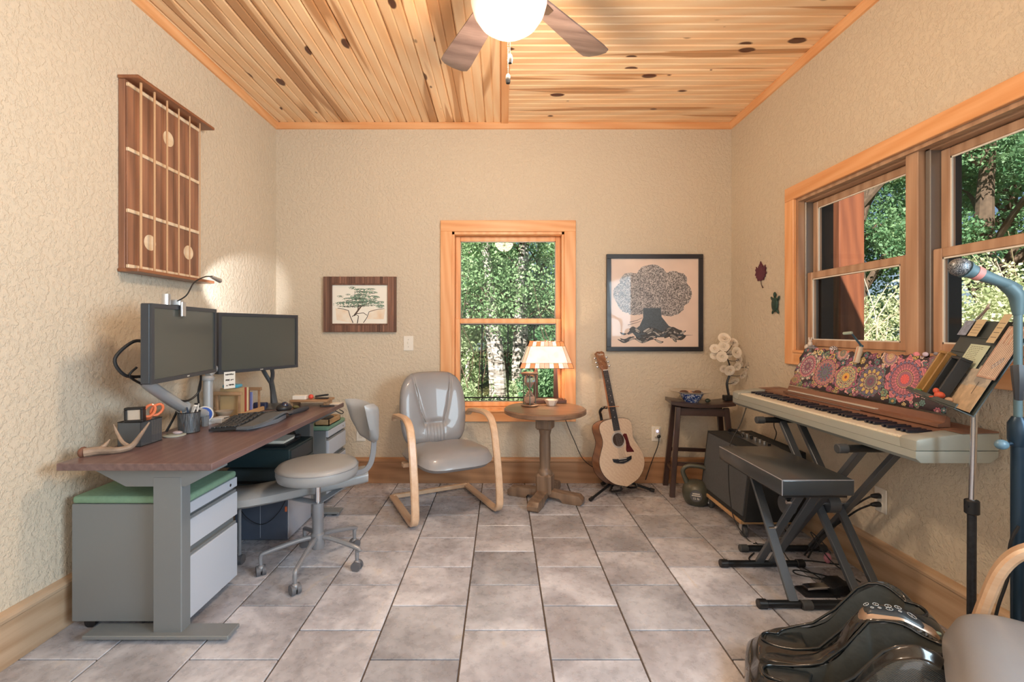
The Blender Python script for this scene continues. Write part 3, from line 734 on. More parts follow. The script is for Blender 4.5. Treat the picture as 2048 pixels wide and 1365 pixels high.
# mesh organisers
def mesh_mat():
    t = NT('black_wire_mesh'); v = t.coord((1, 1, 1), (0, 0, 0), rand=False)
    w = t.n.new('ShaderNodeTexVoronoi'); w.inputs['Scale'].default_value = 260; w.distance = 'CHEBYCHEV'; w.inputs['Randomness'].default_value = 0; t.l(v, w.inputs['Vector'])
    k = t.ramp(w.outputs['Distance'], [(.33, 0.0), (.37, 1.0)], 'CONSTANT'); tr = t.n.new('ShaderNodeBsdfTransparent'); mx = t.n.new('ShaderNodeMixShader')
    t.l(k, mx.inputs[0]); t.l(tr.outputs[0], mx.inputs[1]); t.l(t.b.outputs[0], mx.inputs[2]); t.l(mx.outputs[0], t.out.inputs[0])
    t.base('#6a7076'); t.set(Metallic=.4, Roughness=.4); return t.m
M_mesh = mesh_mat(); M_wire = plain('black_wire', '#22262a', .4, .4)
def open_box(bm, x0, x1, y0, y1, z0, z1, t=.001):
    for q in ((x0, x1, y0, y0+t, z0, z1), (x0, x1, y1-t, y1, z0, z1), (x0, x0+t, y0, y1, z0, z1), (x1-t, x1, y0, y1, z0, z1), (x0, x1, y0, y1, z0, z0+t)): box(bm, *q)
    return bm
t = thing('mesh_organizer', 'black wire mesh desk organizer beside the antler', 'organizer', (-1.635, 2.10, DZ))
obj('mesh_basket', open_box(B(), -1.685, -1.585, 2.036, 2.165, DZ+.001, DZ+.108), M_mesh, t, 0, True)
bm = B()
for z in (DZ+.002, DZ+.108):
    tube(bm, [(-1.685, 2.036, z), (-1.585, 2.036, z), (-1.585, 2.165, z), (-1.685, 2.165, z), (-1.685, 2.036, z)], .002, 6)
obj('rim', bm, M_wire, t, world=True)
obj('divider', box(B(), -1.684, -1.586, 2.10, 2.102, DZ+.004, DZ+.10), M_mesh, t, 0, True)
M_orange = plain('orange_plastic', '#e07a50', .35, coat=.3)
def ring_pts(c, u, v, a, b, n=20): return [Vector(c)+Vector(u)*a*math.cos(2*PI*i/n)+Vector(v)*b*math.sin(2*PI*i/n) for i in range(n+1)]
t = thing('scissors', 'orange handled scissors standing in the mesh organizer', 'scissors', (-1.62, 2.13, DZ+.01))
for c, tilt in ((at(299, 822, 2.10), .35), (at(314, 820, 2.13), .45)):
    u = V(.45, .35, .75).normalized() if tilt > .4 else V(.2, .5, .85).normalized(); v = u.cross(V(.7, -.7, 0)).normalized()
    bm = B(); tube(bm, ring_pts(c, u, v, .028, .019), .006, 8, caps=False); obj('handle', bm, M_orange, t, world=True)
    bm = B(); tube(bm, [c-u*.028, V(-1.615, 2.12, DZ+.10), V(-1.62, 2.125, DZ+.09)], .006, 8); obj('shank', bm, M_orange, t, world=True)
    bm = B(); bar(bm, (-1.618+tilt*.02, 2.12, DZ+.10), (-1.628, 2.13, DZ+.012), .014, .002); obj('blade', bm, M_chrome, t, world=True)
t = thing('magnifier', 'square black framed magnifier lens leaning in the mesh organizer', 'magnifier', (-1.68, 2.07, DZ+.1))
Mq = frame(at(249, 846, 2.03), V(1, .22, .02), (0, 0, 1)); bm = B(); w_, h_ = .072, .064
for q in ((0, w_, 0, .010), (0, w_, h_-.010, h_), (0, .010, .010, h_-.010), (w_-.010, w_, .010, h_-.010)): box(bm, q[0], q[1], q[2], q[3], -.025, .006, .002, Mq)
obj('frame', bm, M_black, t, world=True)
obj('lens', box(B(), .01, w_-.01, .01, h_-.01, -.006, -.002, 0, Mq), plain('lens', '#c9bfb4', .08, .3, coat=.6), t, 0, True)
bm = B(); bar(bm, Mq @ V(.05, .0, -.01), (-1.64, 2.085, DZ+.02), .012, .008); obj('handle', bm, M_black, t, world=True)
# pen cup
pc = V(-1.573, 2.334, DZ); t = thing('pen_cup', 'round black mesh pen cup behind the organizer', 'pen cup', pc)
bm = B(); lathe(bm, [(0, .001), (.046, .001), (.05, .103), (.049, .103), (.045, .003), (0, .003)], pc, 24); obj('mesh_cup', bm, M_mesh, t, world=True)
bm = B(); tube(bm, ring_pts(pc+V(0, 0, .103), (1, 0, 0), (0, 1, 0), .05, .05, 28), .002, 6, caps=False); tube(bm, ring_pts(pc+V(0, 0, .003), (1, 0, 0), (0, 1, 0), .046, .046, 28), .002, 6, caps=False); obj('rim', bm, M_wire, t, world=True)
pens = [((.02, -.02), (-.035, .03), .150, '#20242a', 'black pen in cup leaning to the left'), ((-.02, .01), (.03, -.01), .135, '#b9b4ac', 'silver pen in cup leaning right'), ((.0, -.03), (-.02, -.035), .128, '#8f6b4c', 'brown pencil near the front of the cup'),
        ((.01, .02), (.03, .03), .14, '#d8d6d0', 'white pen at the back of the cup'), ((-.01, -.01), (-.03, 0), .125, '#4a5058', 'grey marker among the pens in the cup'), ((.015, .0), (.01, -.03), .13, '#2f3f55', 'navy pen standing in the cup')]
for (a, b, L, c_, lb) in pens:
    p0 = pc+V(a[0], a[1], .006); p1 = pc+V(b[0], b[1], L); bm = B(); tube(bm, [p0, p0.lerp(p1, .06), p0.lerp(p1, .95), p1], [.001, .004, .004, .002], 8)
    o = single('pen', bm, plain('pen_'+c_[1:], c_, .35), lb, 'pen', 'pens in the mesh cup')
t = thing('flower_pen', 'pen topped with a small dark and white bloom in the cup', 'pen', pc+V(0, .01, .006)); p0 = pc+V(-.01, .0, .006); p1 = at(391, 812, 2.34)
obj('stem', tube(B(), [p0, p1], .0035, 8), M_white, t, world=True); obj('bloom', ball(B(), p1, .010, (1, 1, .7)), M_white, t, world=True); obj('tuft', ball(B(), p1+V(.004, 0, .009), .008, (1.3, 1, .6)), M_black, t, world=True)
c = D(349, 872); M_cg = plain('frosted_coaster_glass', '#a9aea4', .15, 0, .8)
t = thing('glass_coaster', 'round glass coaster on desk before the pen cup', 'coaster', c); bm = B(); lathe(bm, [(0, 0), (.046, 0), (.048, .002), (.048, .005), (.045, .007), (0, .007)], c, 28); obj('disc', bm, M_cg, t, world=True)
single('shell', ball(B(), c+V(.012, .004, .0148), .02, (1.2, .7, .4)), plain('pearly_shell', '#b9aab0', .25, var=.25, vs=60), 'small pearly purple shell on the glass coaster', 'shell')
c = D(410, 853); t = thing('shot_glass', 'small faceted clear glass behind the pen cup', 'glass', c)
bm = B(); lathe(bm, [(0, 0), (.016, 0), (.021, .054), (.019, .054), (.014, .006), (0, .006)], c, 10); obj('glass', bm, plain('clear_cut_glass', '#aeb6be', .08, 0, .8, Transmission_Weight=.6), t, 0, world=True)
# round blue badge and white box
c = at(409, 829, 2.52); t = thing('round_badge', 'round blue and white badge standing behind the pen cup', 'badge', c-V(0, 0, .045))
M_ = frame(c, V(.93, .35, 0), (0, 0, 1)); n_ = M_.to_3x3() @ V(0, 0, 1)
obj('rim', cyl(B(), c-n_*.004, c, .043, 28), M_white, t, world=True); obj('face', cyl(B(), c, c+n_*.001, .037, 28), plain('badge_blue', '#3c62b8', .4), t, world=True)
bm = B()
for k in range(5): a = k*1.256+.3; ball(bm, c+n_*.001+(M_.to_3x3() @ V(math.cos(a), math.sin(a), 0))*.014, .010, (1, .25, 1.4), 8, 6)
obj('pattern', bm, M_white, t, world=True)
single('small_box', box(B(), -1.60, -1.54, 2.55, 2.63, DZ, DZ+.028, .003), plain('pale_card_box', '#c5c9cc', .6), 'small flat pale box on desk beside the arm post', 'box')
cord('thin grey cable running from the pale box to the keyboard', [(-1.56, 2.56, DZ+.02), (-1.5, 2.6, DZ+.03), (-1.44, 2.62, DZ+.004), (-1.40, 2.60, DZ+.004)], .002)

# bamboo book rack with books
M_bam = wood('bamboo', '#c9a47a', '#ab8358', axis=1, tint=.03, rough=.5, fine=.6); M_bamx = wood('bamboo_x', '#b08d6c', '#8f6d4e', axis=0, tint=.03, rough=.5)
t = thing('book_rack', 'small light bamboo book rack with crossbars on the desk', 'rack', (-1.59, 2.8, DZ))
obj('tray', box(B(), -1.665, -1.525, 2.645, 2.97, DZ, DZ+.012, .002), M_bam, t, world=True)
obj('front_rail', box(B(), -1.534, -1.518, 2.645, 2.97, DZ+.001, DZ+.026, .002), M_bam, t, world=True)
for yy in (2.705, 2.925):
    obj('crossbar', box(B(), -1.69, -1.515, yy-.008, yy+.008, .868, .888, .002), M_bamx, t, world=True)
    for xx in (-1.66, -1.53): obj('upright', box(B(), xx-.006, xx+.006, yy-.005, yy+.005, DZ+.012, .868, .001), M_bamx, t, world=True)
bk = [('#b59c74', .045, .158, 'thick tan book, first in the bamboo rack'), ('#9c3f34', .022, .156, 'dark red book between tan and cream books'), ('#d8caa4', .020, .154, 'cream book third from the camera in the rack'), ('#7c4a3c', .012, .135, 'thin brown book beside the blue ones'),
      ('#5a6aa8', .018, .120, 'blue paperback in the middle of the rack'), ('#8c95c8', .012, .118, 'pale violet thin book last in the rack')]
y = 2.728
for i, (c_, th, h_, lb) in enumerate(bk):
    mm = plain('book_cover_%d' % i, c_, .6); o = thing('book', lb, 'book', (-1.595, y+th/2, DZ+.013), group='books in the bamboo rack')
    bm = B(); x0, x1 = -1.655, -1.537; z0 = DZ+.013
    box(bm, x0, x1, y, y+.002, z0, z0+h_); box(bm, x0, x1, y+th-.002, y+th, z0, z0+h_); box(bm, x1-.002, x1, y+.002, y+th-.002, z0, z0+h_); obj('cover', bm, mm, o, 0, True)
    obj('pages', box(B(), x0+.002, x1-.0022, y+.0022, y+th-.0022, z0+.003, z0+h_-.003), plain('page_edges', '#e3d9c2', .8) if i == 0 else bpy.data.materials['page_edges'], o, 0, True)
    y += th+.0015
single('tissue_pack', box(B(), -1.64, -1.555, 2.72, 2.79, DZ+.1715, DZ+.1925, .008, seg=2), plain('turquoise_pack', '#3f9fbf', .3, coat=.4), 'turquoise blue small pack lying on top of the books', 'pack', loc=None)
c = V(-1.60, 2.675, DZ+.0125); bm = B(); lathe(bm, [(0, 0), (.022, 0), (.045, .03), (.047, .036), (.043, .034), (.02, .006), (0, .005)], c, 24)
single('ceramic_bowl', bm, plain('grey_stoneware', '#a0907f', .6, var=.1), 'small grey stoneware bowl at near end of the book rack', 'bowl')
single('stapler_case', box(B(), -1.60, -1.52, 2.985, 3.02, DZ, DZ+.045, .004), plain('navy_case', '#2b3350', .5), 'small navy case between the books and monitor stand', 'case')

# keyboard
t = thing('computer_keyboard', 'curved ergonomic black and grey keyboard on desk', 'keyboard', (-1.37, 2.56, DZ))
kb = B(); n = 24
M_kb = plain('keyboard_black', '#2c2e31', .45); M_kr = plain('keyboard_palm_rest', '#63676b', .5, .1); M_ks = plain('keyboard_silver_base', '#9aa0a8', .35, .4)
def kpt(u, v, top=0):          # u along y (0..1), v from wall side (0) to user side (1)
    s = math.sin(PI*u); c2 = math.exp(-((u-.5)/.23)**2)
    x = -1.47+.235*v-(.02*(1-s))*v+.035*c2*v*(v > .5); y = 2.335+.455*u+.015*(v-.5)
    z = DZ+.016+.026*c2+.022*v*(.6+.4*c2); return V(x, y, z)
for v0, v1, mm, nm in ((0, .62, M_kb, 'key_bed'), (.62, 1.0, M_kr, 'palm_rest')):
    bm = B(); g = [[bm.verts.new(kpt(i/n, v0+(v1-v0)*j/6)) for j in range(7)] for i in range(n+1)]
    lo = [[bm.verts.new(kpt(i/n, v0+(v1-v0)*j/6)-V(0, 0, .012)) for j in range(7)] for i in range(n+1)]
    for i in range(n):
        for j in range(6): bm.faces.new((g[i][j], g[i][j+1], g[i+1][j+1], g[i+1][j])); bm.faces.new((lo[i][j], lo[i+1][j], lo[i+1][j+1], lo[i][j+1]))
        bm.faces.new((g[i][0], g[i+1][0], lo[i+1][0], lo[i][0])); bm.faces.new((g[i][6], lo[i][6], lo[i+1][6], g[i+1][6]))
    for i in (0, n):
        for j in range(6): bm.faces.new((g[i][j], lo[i][j], lo[i][j+1], g[i][j+1]))
    obj(nm, bm, mm, t, 60, True)
bm = B(); outl = [(-1.30, 2.37), (-1.262, 2.44), (-1.235, 2.56), (-1.255, 2.70), (-1.29, 2.77), (-1.36, 2.77), (-1.36, 2.37)]
prism(bm, outl, Matrix.Translation((0, 0, DZ+.001)), .024, .003); obj('riser', bm, M_ks, t, world=True)
M_key = plain('key_cap', '#3b3d40', .4)
kmesh = None
for r in range(5):
    for k in range(15):
        u = (k+.5+(.25*r if 0 < r < 4 else 0)*.4)/15.4+.01; v = .07+r*.112
        if abs(u-.5) < .03: continue
        P_ = kpt(u, v)+V(0, 0, .0045); dd = (kpt(u+.02, v)-kpt(u-.02, v)).normalized()
        if kmesh is None:
            kmesh = obj('key', box(B(), -.0105, .0105, -.0125, .0125, -.005, .003, .002), M_key, t); o = kmesh
        else: o = kmesh.copy(); C.objects.link(o)
        o.location = P_-t.location; o.rotation_euler = (math.asin(dd.z), -.1, 0)
# trackball + wrist pad
c = D(569, 822); c = V(-1.375, 2.93, DZ); t = thing('trackball', 'rounded black trackball mouse beyond the keyboard', 'mouse', c)
bm = B(); ball(bm, c+V(0, 0, .022), .052, (.85, 1.1, .6), 20, 12); bmesh.ops.delete(bm, geom=[v for v in bm.verts if v.co.z < DZ], context='VERTS'); obj('shell', bm, M_kb, t, world=True)
obj('ball', ball(B(), c+V(.012, -.015, .04), .024), plain('dark_navy_ball', '#1d2540', .1, coat=1), t, world=True)
single('wrist_pad', tube(B(), [(-1.27, 2.78, DZ+.016), (-1.25, 2.88, DZ+.018), (-1.25, 2.98, DZ+.014)], [.014, .016, .013], 10, smooth=4), plain('slate_foam', '#3b3f46', .7), 'dark grey foam wrist pad in front of the trackball', 'wrist pad')
# riser shelf at the far end
t = thing('desk_riser', 'small bamboo riser shelf at far end of desk', 'riser', (-1.30, 3.18, DZ))
obj('top_board', box(B(), -1.42, -1.17, 3.10, 3.25, DZ+.030, DZ+.044, .002), M_bamx, t, world=True)
for xx in (-1.41, -1.19): obj('leg', box(B(), xx-.006, xx+.006, 3.11, 3.24, DZ, DZ+.030, .001), M_bamx, t, world=True)
single('eraser_box', box(B(), -1.41, -1.32, 3.12, 3.17, DZ+.0445, DZ+.072, .003), M_white, 'small white box on the bamboo riser', 'box')
single('red_marker_cap', ball(B(), (-1.295, 3.15, DZ+.061), .0165, (1, 1, 1)), plain('red_cap', '#d9503f', .4), 'small round red bead next to the white box', 'bead')
t = thing('stapler', 'black stapler on right of the bamboo riser', 'stapler', (-1.22, 3.17, DZ+.045))
obj('base', box(B(), -1.275, -1.185, 3.16, 3.185, DZ+.045, DZ+.052, .002), M_kb, t, world=True); obj('arm', bar(B(), (-1.275, 3.172, DZ+.06), (-1.185, 3.172, DZ+.072), .022, .012, .004), M_kb, t, world=True)
single('key_bunch', ball(B(), (-1.345, 3.03, DZ+.0115), .018, (1.3, 1, .6), 7, 5), plain('olive_metal', '#7c7a55', .4, .5), 'bunch of keys and green fob behind the trackball', 'keys', smooth=0)
single('paper_stack', box(B(), -1.19, -1.125, 3.19, 3.27, DZ, DZ+.004), plain('paper', '#e9e3d6', .8), 'thin stack of papers at far corner of desk', 'paper')
single('dark_sleeve', bar(B(), (-1.21, 3.09, DZ+.008), (-1.13, 3.13, DZ+.0045), .04, .006, .001), M_kb, 'flat dark sleeve before the papers on the desk', 'sleeve')
# tray under the far end on the far cabinet
t = thing('keyboard_tray_box', 'low wooden tray of black odds on far green cushion', 'tray', (-1.28, 3.42, .563))
obj('tray', open_box(B(), -1.34, -1.235, 3.32, 3.55, .5635, .605, .006), M_bam, t, 0, True)
single('cable_bundle', ball(B(), (-1.287, 3.43, .595), .04, (.9, 2.2, .5), 12, 8), M_cord, 'black bundle lying in the low wooden tray', 'bundle')

# ---- under the desk
M_pcf = plain('pc_front_blue_grey', '#4c5668', .6, var=.06); M_pcs = plain('pc_side_panel', '#a9adb8', .55)
t = thing('pc_tower', 'dark blue grey computer tower standing on floor under desk', 'computer', (-1.42, 2.95, 0))
obj('case', box(B(), -1.58, -1.268, 2.745, 3.08, .006, .318, .004), M_pcf, t, world=True)
obj('side_panel', box(B(), -1.268, -1.262, 2.745, 3.07, .012, .312, .002), M_pcs, t, world=True)
obj('front_seam', box(B(), -1.429, -1.4275, 2.7435, 2.7455, .02, .30), M_steel_l, t, 0, True)
obj('switch', box(B(), -1.282, -1.27, 2.741, 2.746, .175, .205, .001), M_orange, t, world=True)
t = thing('printer', 'dark slate printer stacked on top of the computer tower', 'printer', (-1.42, 2.88, .3185))
obj('body', box(B(), -1.60, -1.23, 2.68, 3.07, .319, .455, .03, seg=3), plain('slate_plastic', '#3d4b52', .5), t, world=True)
obj('paper_slot', box(B(), -1.56, -1.3, 2.675, 2.685, .36, .375), M_black, t, world=True)
bm = B(); lathe(bm, [(0, 0), (.06, 0), (.06, .006), (.03, .02), (0, .02)], (-1.42, 2.80, .4555), 24); obj('turntable', bm, M_black, t, world=True)
t = thing('stereo_receiver', 'wide black receiver box on top, under the desk', 'receiver', (-1.41, 2.78, .476))
obj('body', box(B(), -1.62, -1.19, 2.6, 2.93, .4765, .578, .004), plain('teal_black_metal', '#20343a', .45, .2), t, world=True)
obj('side_vent', box(B(), -1.1905, -1.188, 2.62, 2.90, .49, .565, .001), plain('brushed_dark', '#47515a', .35, .5), t, world=True)
single('paper_tray', box(B(), -1.44, -1.24, 2.66, 2.86, .5785, .592, .002), M_black, 'flat black tray lying on the receiver', 'tray')
t = thing('paper_pile', 'loose stack of white paper on the black tray', 'paper', (-1.33, 2.76, .5925))
for k in range(4): obj('sheet', box(B(), -1.42+.004*k, -1.26+.003*k, 2.68, 2.84, .5925+.004*k, .596+.004*k), bpy.data.materials['paper'], t, 0, True)
single('mouse', ball(B(), (-1.245, 2.83, .603), .022, (.8, 1.3, .5)), M_kb, 'small black mouse beside the paper under the desk', 'mouse')
cord('black cables hanging under far end of desk', [(-1.32, 3.02, .70), (-1.35, 3.0, .64), (-1.36, 3.02, .60), (-1.33, 3.06, .5), (-1.33, 3.11, .32), (-1.35, 3.14, .1)], .006)
cord('thin black cable sagging along the tower front', [(-1.58, 2.735, .26), (-1.5, 2.725, .15), (-1.40, 2.72, .11), (-1.31, 2.725, .18), (-1.25, 2.74, .30)], .002)
cord('small cable loop hanging off far edge of desk', [(-1.12, 3.2, .70), (-1.10, 3.22, .68), (-1.10, 3.18, .675), (-1.13, 3.15, .70)], .003)

# ================================================================ desk stool
M_vinyl = plain('taupe_vinyl', '#989a9c', .42, coat=.15, var=.03, vs=8); M_grey = plain('grey_painted_metal', '#8d9096', .38, .3); M_cast = plain('caster_grey', '#5f6167', .5)
sc = V(-.975, 2.46, 0)
t = thing('rolling_stool', 'grey vinyl rolling stool with round seat, low curved pad and backrest', 'stool', sc)
bm = B(); lathe(bm, [(0, .468), (.17, .468), (.197, .476), (.205, .50), (.205, .525), (.196, .543), (.17, .549), (0, .551)], sc, 40); obj('seat', bm, M_vinyl, t, 60, True)
bm = B(); tube(bm, ring_pts(sc+V(0, 0, .529), (1, 0, 0), (0, 1, 0), .2055, .2055, 40), .002, 5, caps=False); obj('piping', bm, M_grey, t, world=True)
obj('gas_lift', cyl(B(), sc+V(0, 0, .33), sc+V(0, 0, .469), .014, 16), M_chrome, t, world=True)
bm = B(); lathe(bm, [(0, .095), (.030, .095), (.036, .115), (.036, .17), (.028, .18), (.028, .25), (.030, .255), (.030, .335), (0, .337)], sc, 20); obj('column', bm, M_grey, t, world=True)
feet = [V(-.976, 2.19, 0), V(-1.225, 2.36, 0), V(-.752, 2.409, 0), V(-.845, 2.66, 0), V(-1.135, 2.67, 0)]
for f in feet:
    d = (f-sc).normalized(); bm = B(); tube(bm, [sc+d*.02+V(0, 0, .155), sc+d*.09+V(0, 0, .15), sc+d*(.24)+V(0, 0, .115), f+V(0, 0, .10), f+V(0, 0, .052)], [.014, .0125, .0115, .0105, .009], 10, smooth=3)
    g = obj('leg', bm, M_grey, t, world=True)
    s_ = V(-d.y, d.x, 0)*.0; a = rnd.uniform(0, PI); u = V(math.cos(a), math.sin(a), 0); bm = B()
    for k in (-1, 1): cyl(bm, f+u*(.004*k)+V(0, 0, .026), f+u*(.022*k)+V(0, 0, .026), .025, 18)
    obj('caster', bm, M_cast, g, world=True)
    bm = B(); ball(bm, f+V(0, 0, .038), .024, (.8, .8, .8), 12, 8); obj('hood', bm, M_grey, g, world=True)
# low curved pad
path = smoothpath([(-1.50, 2.415, .368), (-1.34, 2.455, .371), (-1.16, 2.56, .378), (-.97, 2.66, .388), (-.80, 2.74, .402)], 7)
bm = B(); rings = []
for i, p_ in enumerate(path):
    d = (path[min(i+1, len(path)-1)]-path[max(i-1, 0)]).normalized(); s_ = V(d.y, -d.x, 0); wv = .115*(1-.35*(i/(len(path)-1))**2)
    sec = [(-1, -.55), (-.85, -.95), (.85, -.95), (1, -.55), (1, .45), (.82, .9), (0, 1), (-.82, .9), (-1, .45)]
    rings.append([bm.verts.new(p_+s_*(a*wv)+V(0, 0, b*.034)) for a, b in sec])
for i in range(len(rings)-1):
    for k in range(9): bm.faces.new((rings[i][k], rings[i][(k+1) % 9], rings[i+1][(k+1) % 9], rings[i+1][k]))
bm.faces.new(rings[0]); bm.faces.new(rings[-1]); obj('lower_pad', bm, M_vinyl, t, 50, True)
bm = B(); bar(bm, sc+V(0, 0, .333), (-1.16, 2.52, .342), .05, .006); bar(bm, sc+V(0, 0, .333), (-.90, 2.66, .36), .04, .006); obj('pad_bracket', bm, M_grey, t, world=True)
ps = atz(479, 1118, .03); bm = B(); tube(bm, [V(ps.x, ps.y, .345), V(ps.x, ps.y, .05)], .009, 10); g = obj('outrigger_leg', bm, M_grey, t, world=True)
bm = B(); cyl(bm, ps+V(-.02, 0, -.004), ps+V(.02, 0, -.004), .026, 18); obj('caster', bm, M_cast, g, world=True)
# backrest
bm = B(); tube(bm, [sc+V(.04, .06, .463), sc+V(.18, .10, .462), sc+V(.235, .115, .49), sc+V(.258, .12, .56), sc+V(.265, .12, .66)], .011, 8, smooth=5, flat=(.03, .010), up=(.3, -1, 0)); obj('back_bar', bm, M_grey, t, world=True)
bm = B(); nu, nv = 22, 12; g1 = []; g2 = []
for i in range(nu+1):
    u = -1+2*i/nu; r1 = []; r2 = []
    for j in range(nv+1):
        v = -1+2*j/nv
        ang = u*1.22*(.42+.58*((v+1)/2)**.55); hz = .115*(1-.28*abs(u)**3)
        zz = hz*(v*.5+.5)*2-hz + .035*abs(u)**1.3*(v > 0)*v - .02*(1-abs(u))*max(0, v)
        k = max(0, 1-max(abs(u)**6, abs(v)**6))**.5
        for lst, sgn in ((r1, 1), (r2, -1)):
            R_ = .155 + sgn*.026*k
            loc = V(R_*math.cos(ang), R_*math.sin(ang)*1.0, zz)
            loc = Matrix.Rotation(math.radians(38), 3, 'Z') @ loc
            lst.append(bm.verts.new(sc+V(.125, .045, .735)+loc))
    g1.append(r1); g2.append(r2)
for g_, s_ in ((g1, 1), (g2, -1)):
    for i in range(nu):
        for j in range(nv): bm.faces.new((g_[i][j], g_[i][j+1], g_[i+1][j+1], g_[i+1][j])[::s_])
bmesh.ops.remove_doubles(bm, verts=bm.verts, dist=1e-4)
obj('backrest', bm, M_vinyl, t, 60, True)

# ================================================================ leather armchair
M_lea = plain('grey_leather', '#8d8d90', .36, coat=.25, var=.04, vs=6, bump=.12, bs=220)
M_bent = wood('bent_maple', '#e2c3a4', '#d0aa88', axis=1, tint=.03, rough=.38, coat=.3, fine=.6, bump=.04)
def armchair(label, loc, rot):
    """local frame: x right (seen from the front), -y forward"""
    t = thing('armchair', label, 'chair', loc, rot)
    w = .29
    for s in (-1, 1):
        pts = [(s*w, .30, .025), (s*w, 0, .025), (s*w, -.22, .026), (s*w, -.285, .045), (s*w, -.305, .10), (s*w, -.29, .25), (s*w, -.255, .42), (s*w, -.215, .56), (s*w, -.16, .63), (s*w, -.07, .655), (s*w, .06, .65), (s*w, .20, .635), (s*w*.98, .25, .60)]
        bm = B(); tube(bm, pts, .02, smooth=5, flat=(.028, .050), up=(1, 0, 0)); 
        obj('arm_frame', bm, M_bent, t, 40)
    bm = B(); bar(bm, (-w, .29, .028), (w, .29, .028), .03, .03, .004); obj('rear_stretcher', bm, M_bent, t)
    bm = B(); bar(bm, (-w, .02, .33), (w, .02, .33), .05, .03, .004); obj('seat_rail', bm, M_bent, t)
    def pad(name, fn, nu=26, nv=26, m=M_lea):
        bm = B(); top = []; bot = []
        for i in range(nu+1):
            a = []; b = []
            for j in range(nv+1):
                u = -1+2*i/nu; v = -1+2*j/nv; p_, q_ = fn(u, v); a.append(bm.verts.new(p_)); b.append(bm.verts.new(q_))
            top.append(a); bot.append(b)
        for i in range(nu):
            for j in range(nv):
                bm.faces.new((top[i][j], top[i+1][j], top[i+1][j+1], top[i][j+1])); bm.faces.new((bot[i][j], bot[i][j+1], bot[i+1][j+1], bot[i+1][j]))
        bmesh.ops.remove_doubles(bm, verts=bm.verts, dist=1e-4)
        return obj(name, bm, m, t, 70)
    def rr(u, v, p=5): # squircle mapping square to rounded
        k = (abs(u)**p+abs(v)**p)**(1/p); m_ = max(abs(u), abs(v)); f = m_/k if k > 1e-6 else 1; return u*f, v*f, m_
    def seat(u, v):
        a, b, m_ = rr(u, v); e = max(0, 1-m_**7)**.5
        x = a*(.268-.010*b); y = -.075-b*.275
        zc = .385+.012*b*1 + .03*max(0, b)**2*0
        z = .392+.020*b
        front = max(0, b); z -= .045*front**4
        th = .062*e*(1+.12*math.cos(2*a)*1); tuck = .012*math.exp(-((a)/.16)**2)*math.exp(-((b+1)/.4)**2)
        return V(x, y, z+th-tuck), V(x, y+.01, z-.055*e-.0)
    pad('seat', seat)
    def back(u, v):
        a, b, m_ = rr(u, v, 4.2); e = max(0, 1-m_**6)**.5
        wd = .255*(1-.13*max(0, b)**2-.08*max(0, -b)**1.5); x = a*wd
        h = (b+1)/2; z = .38+h*.55; y = .20+h*.13 + .03*(1-h)**2
        yc = y-.035*a*a*1
        lum = .02*math.exp(-((h-.12)/.16)**2)*math.exp(-(a/.55)**2)
        crease = .012*math.exp(-((h-.33)/.03)**2)*(abs(a) < .5)*(1-abs(a)/.5)
        side = .009*math.exp(-(((abs(a)-(.30+.55*max(0, h-.33)))/.035)**2))*(h > .30)
        pl_ = 0
        if abs(a) < .3 and h < .33: pl_ = .004*math.sin(a*62)*math.sin(PI*min(1, h/.33))
        return V(x, yc-.052*e-lum+crease+side-pl_, z), V(x, yc+.06*e, z)
    pad('back_cushion', back, 60, 44)
    # seams on the back
    for s in (-1, 1):
        pts = []
        for k in range(9):
            h = .33+.55*k/8; a = s*(.30+.55*(h-.33)); b = 2*h-1
            p_, _ = back(a, b); pts.append(p_+V(0, -.0005, 0))
        bm = B(); tube(bm, pts, .0022, 5); obj('seam', bm, plain('seam_thread', '#6f6d6a', .6) if 'seam_thread' not in bpy.data.materials else bpy.data.materials['seam_thread'], t)
    return t
ch = armchair('grey leather armchair with bentwood arms beside the back window', (-.41, 3.27, 0), 0)
f = V(.44, -.90, 0); ch.rotation_euler = (0, 0, math.atan2(f.x, -f.y))
ch2 = copy_tree(ch); ch2['label'] = 'grey leather armchair cut off at right edge, behind the foot massager'
ch2.location = (1.42, .985, 0); ch2.rotation_euler = (0, 0, math.atan2(-.75, -.65))
ch['group'] = ch2['group'] = 'matching leather armchairs'

# ================================================================ pedestal table and what stands on it
M_oak = wood('weathered_oak', '#8c7460', '#6a5443', axis=2, rough=.45, tint=.03, coat=.2)
M_oakt = wood('weathered_oak_top', '#8f7058', '#6f5240', axis=0, rough=.35, tint=.03, coat=.3, fine=.5)
TC = V(.316, 3.415, 0); TZ = .675
t = thing('pedestal_table', 'round brown oak pedestal table with cross feet before back window', 'table', TC)
bm = B(); lathe(bm, [(0, TZ-.04), (.285, TZ-.04), (.3, TZ-.032), (.3, TZ-.008), (.292, TZ), (0, TZ)], TC, 64); obj('tabletop', bm, M_oakt, t, world=True)
ra = math.radians(-23)
Mt = Matrix.Translation(TC) @ Matrix.Rotation(ra, 4, 'Z')
obj('top_block', box(B(), -.058, .058, -.058, .058, TZ-.155, TZ-.04, .012, Mt), M_oak, t, world=True)
bm = B(); lathe(bm, [(0, .16), (.05, .16), (.055, .19), (.05, .215), (.04, .225), (.036, .24), (.040, .30), (.042, .42), (.038, .48), (.044, .50), (.05, .53), (0, .53)], TC, 24); obj('turned_post', bm, M_oak, t, world=True)
obj('base_block', box(B(), -.058, .058, -.058, .058, .045, .20, .016, Mt), M_oak, t, world=True)
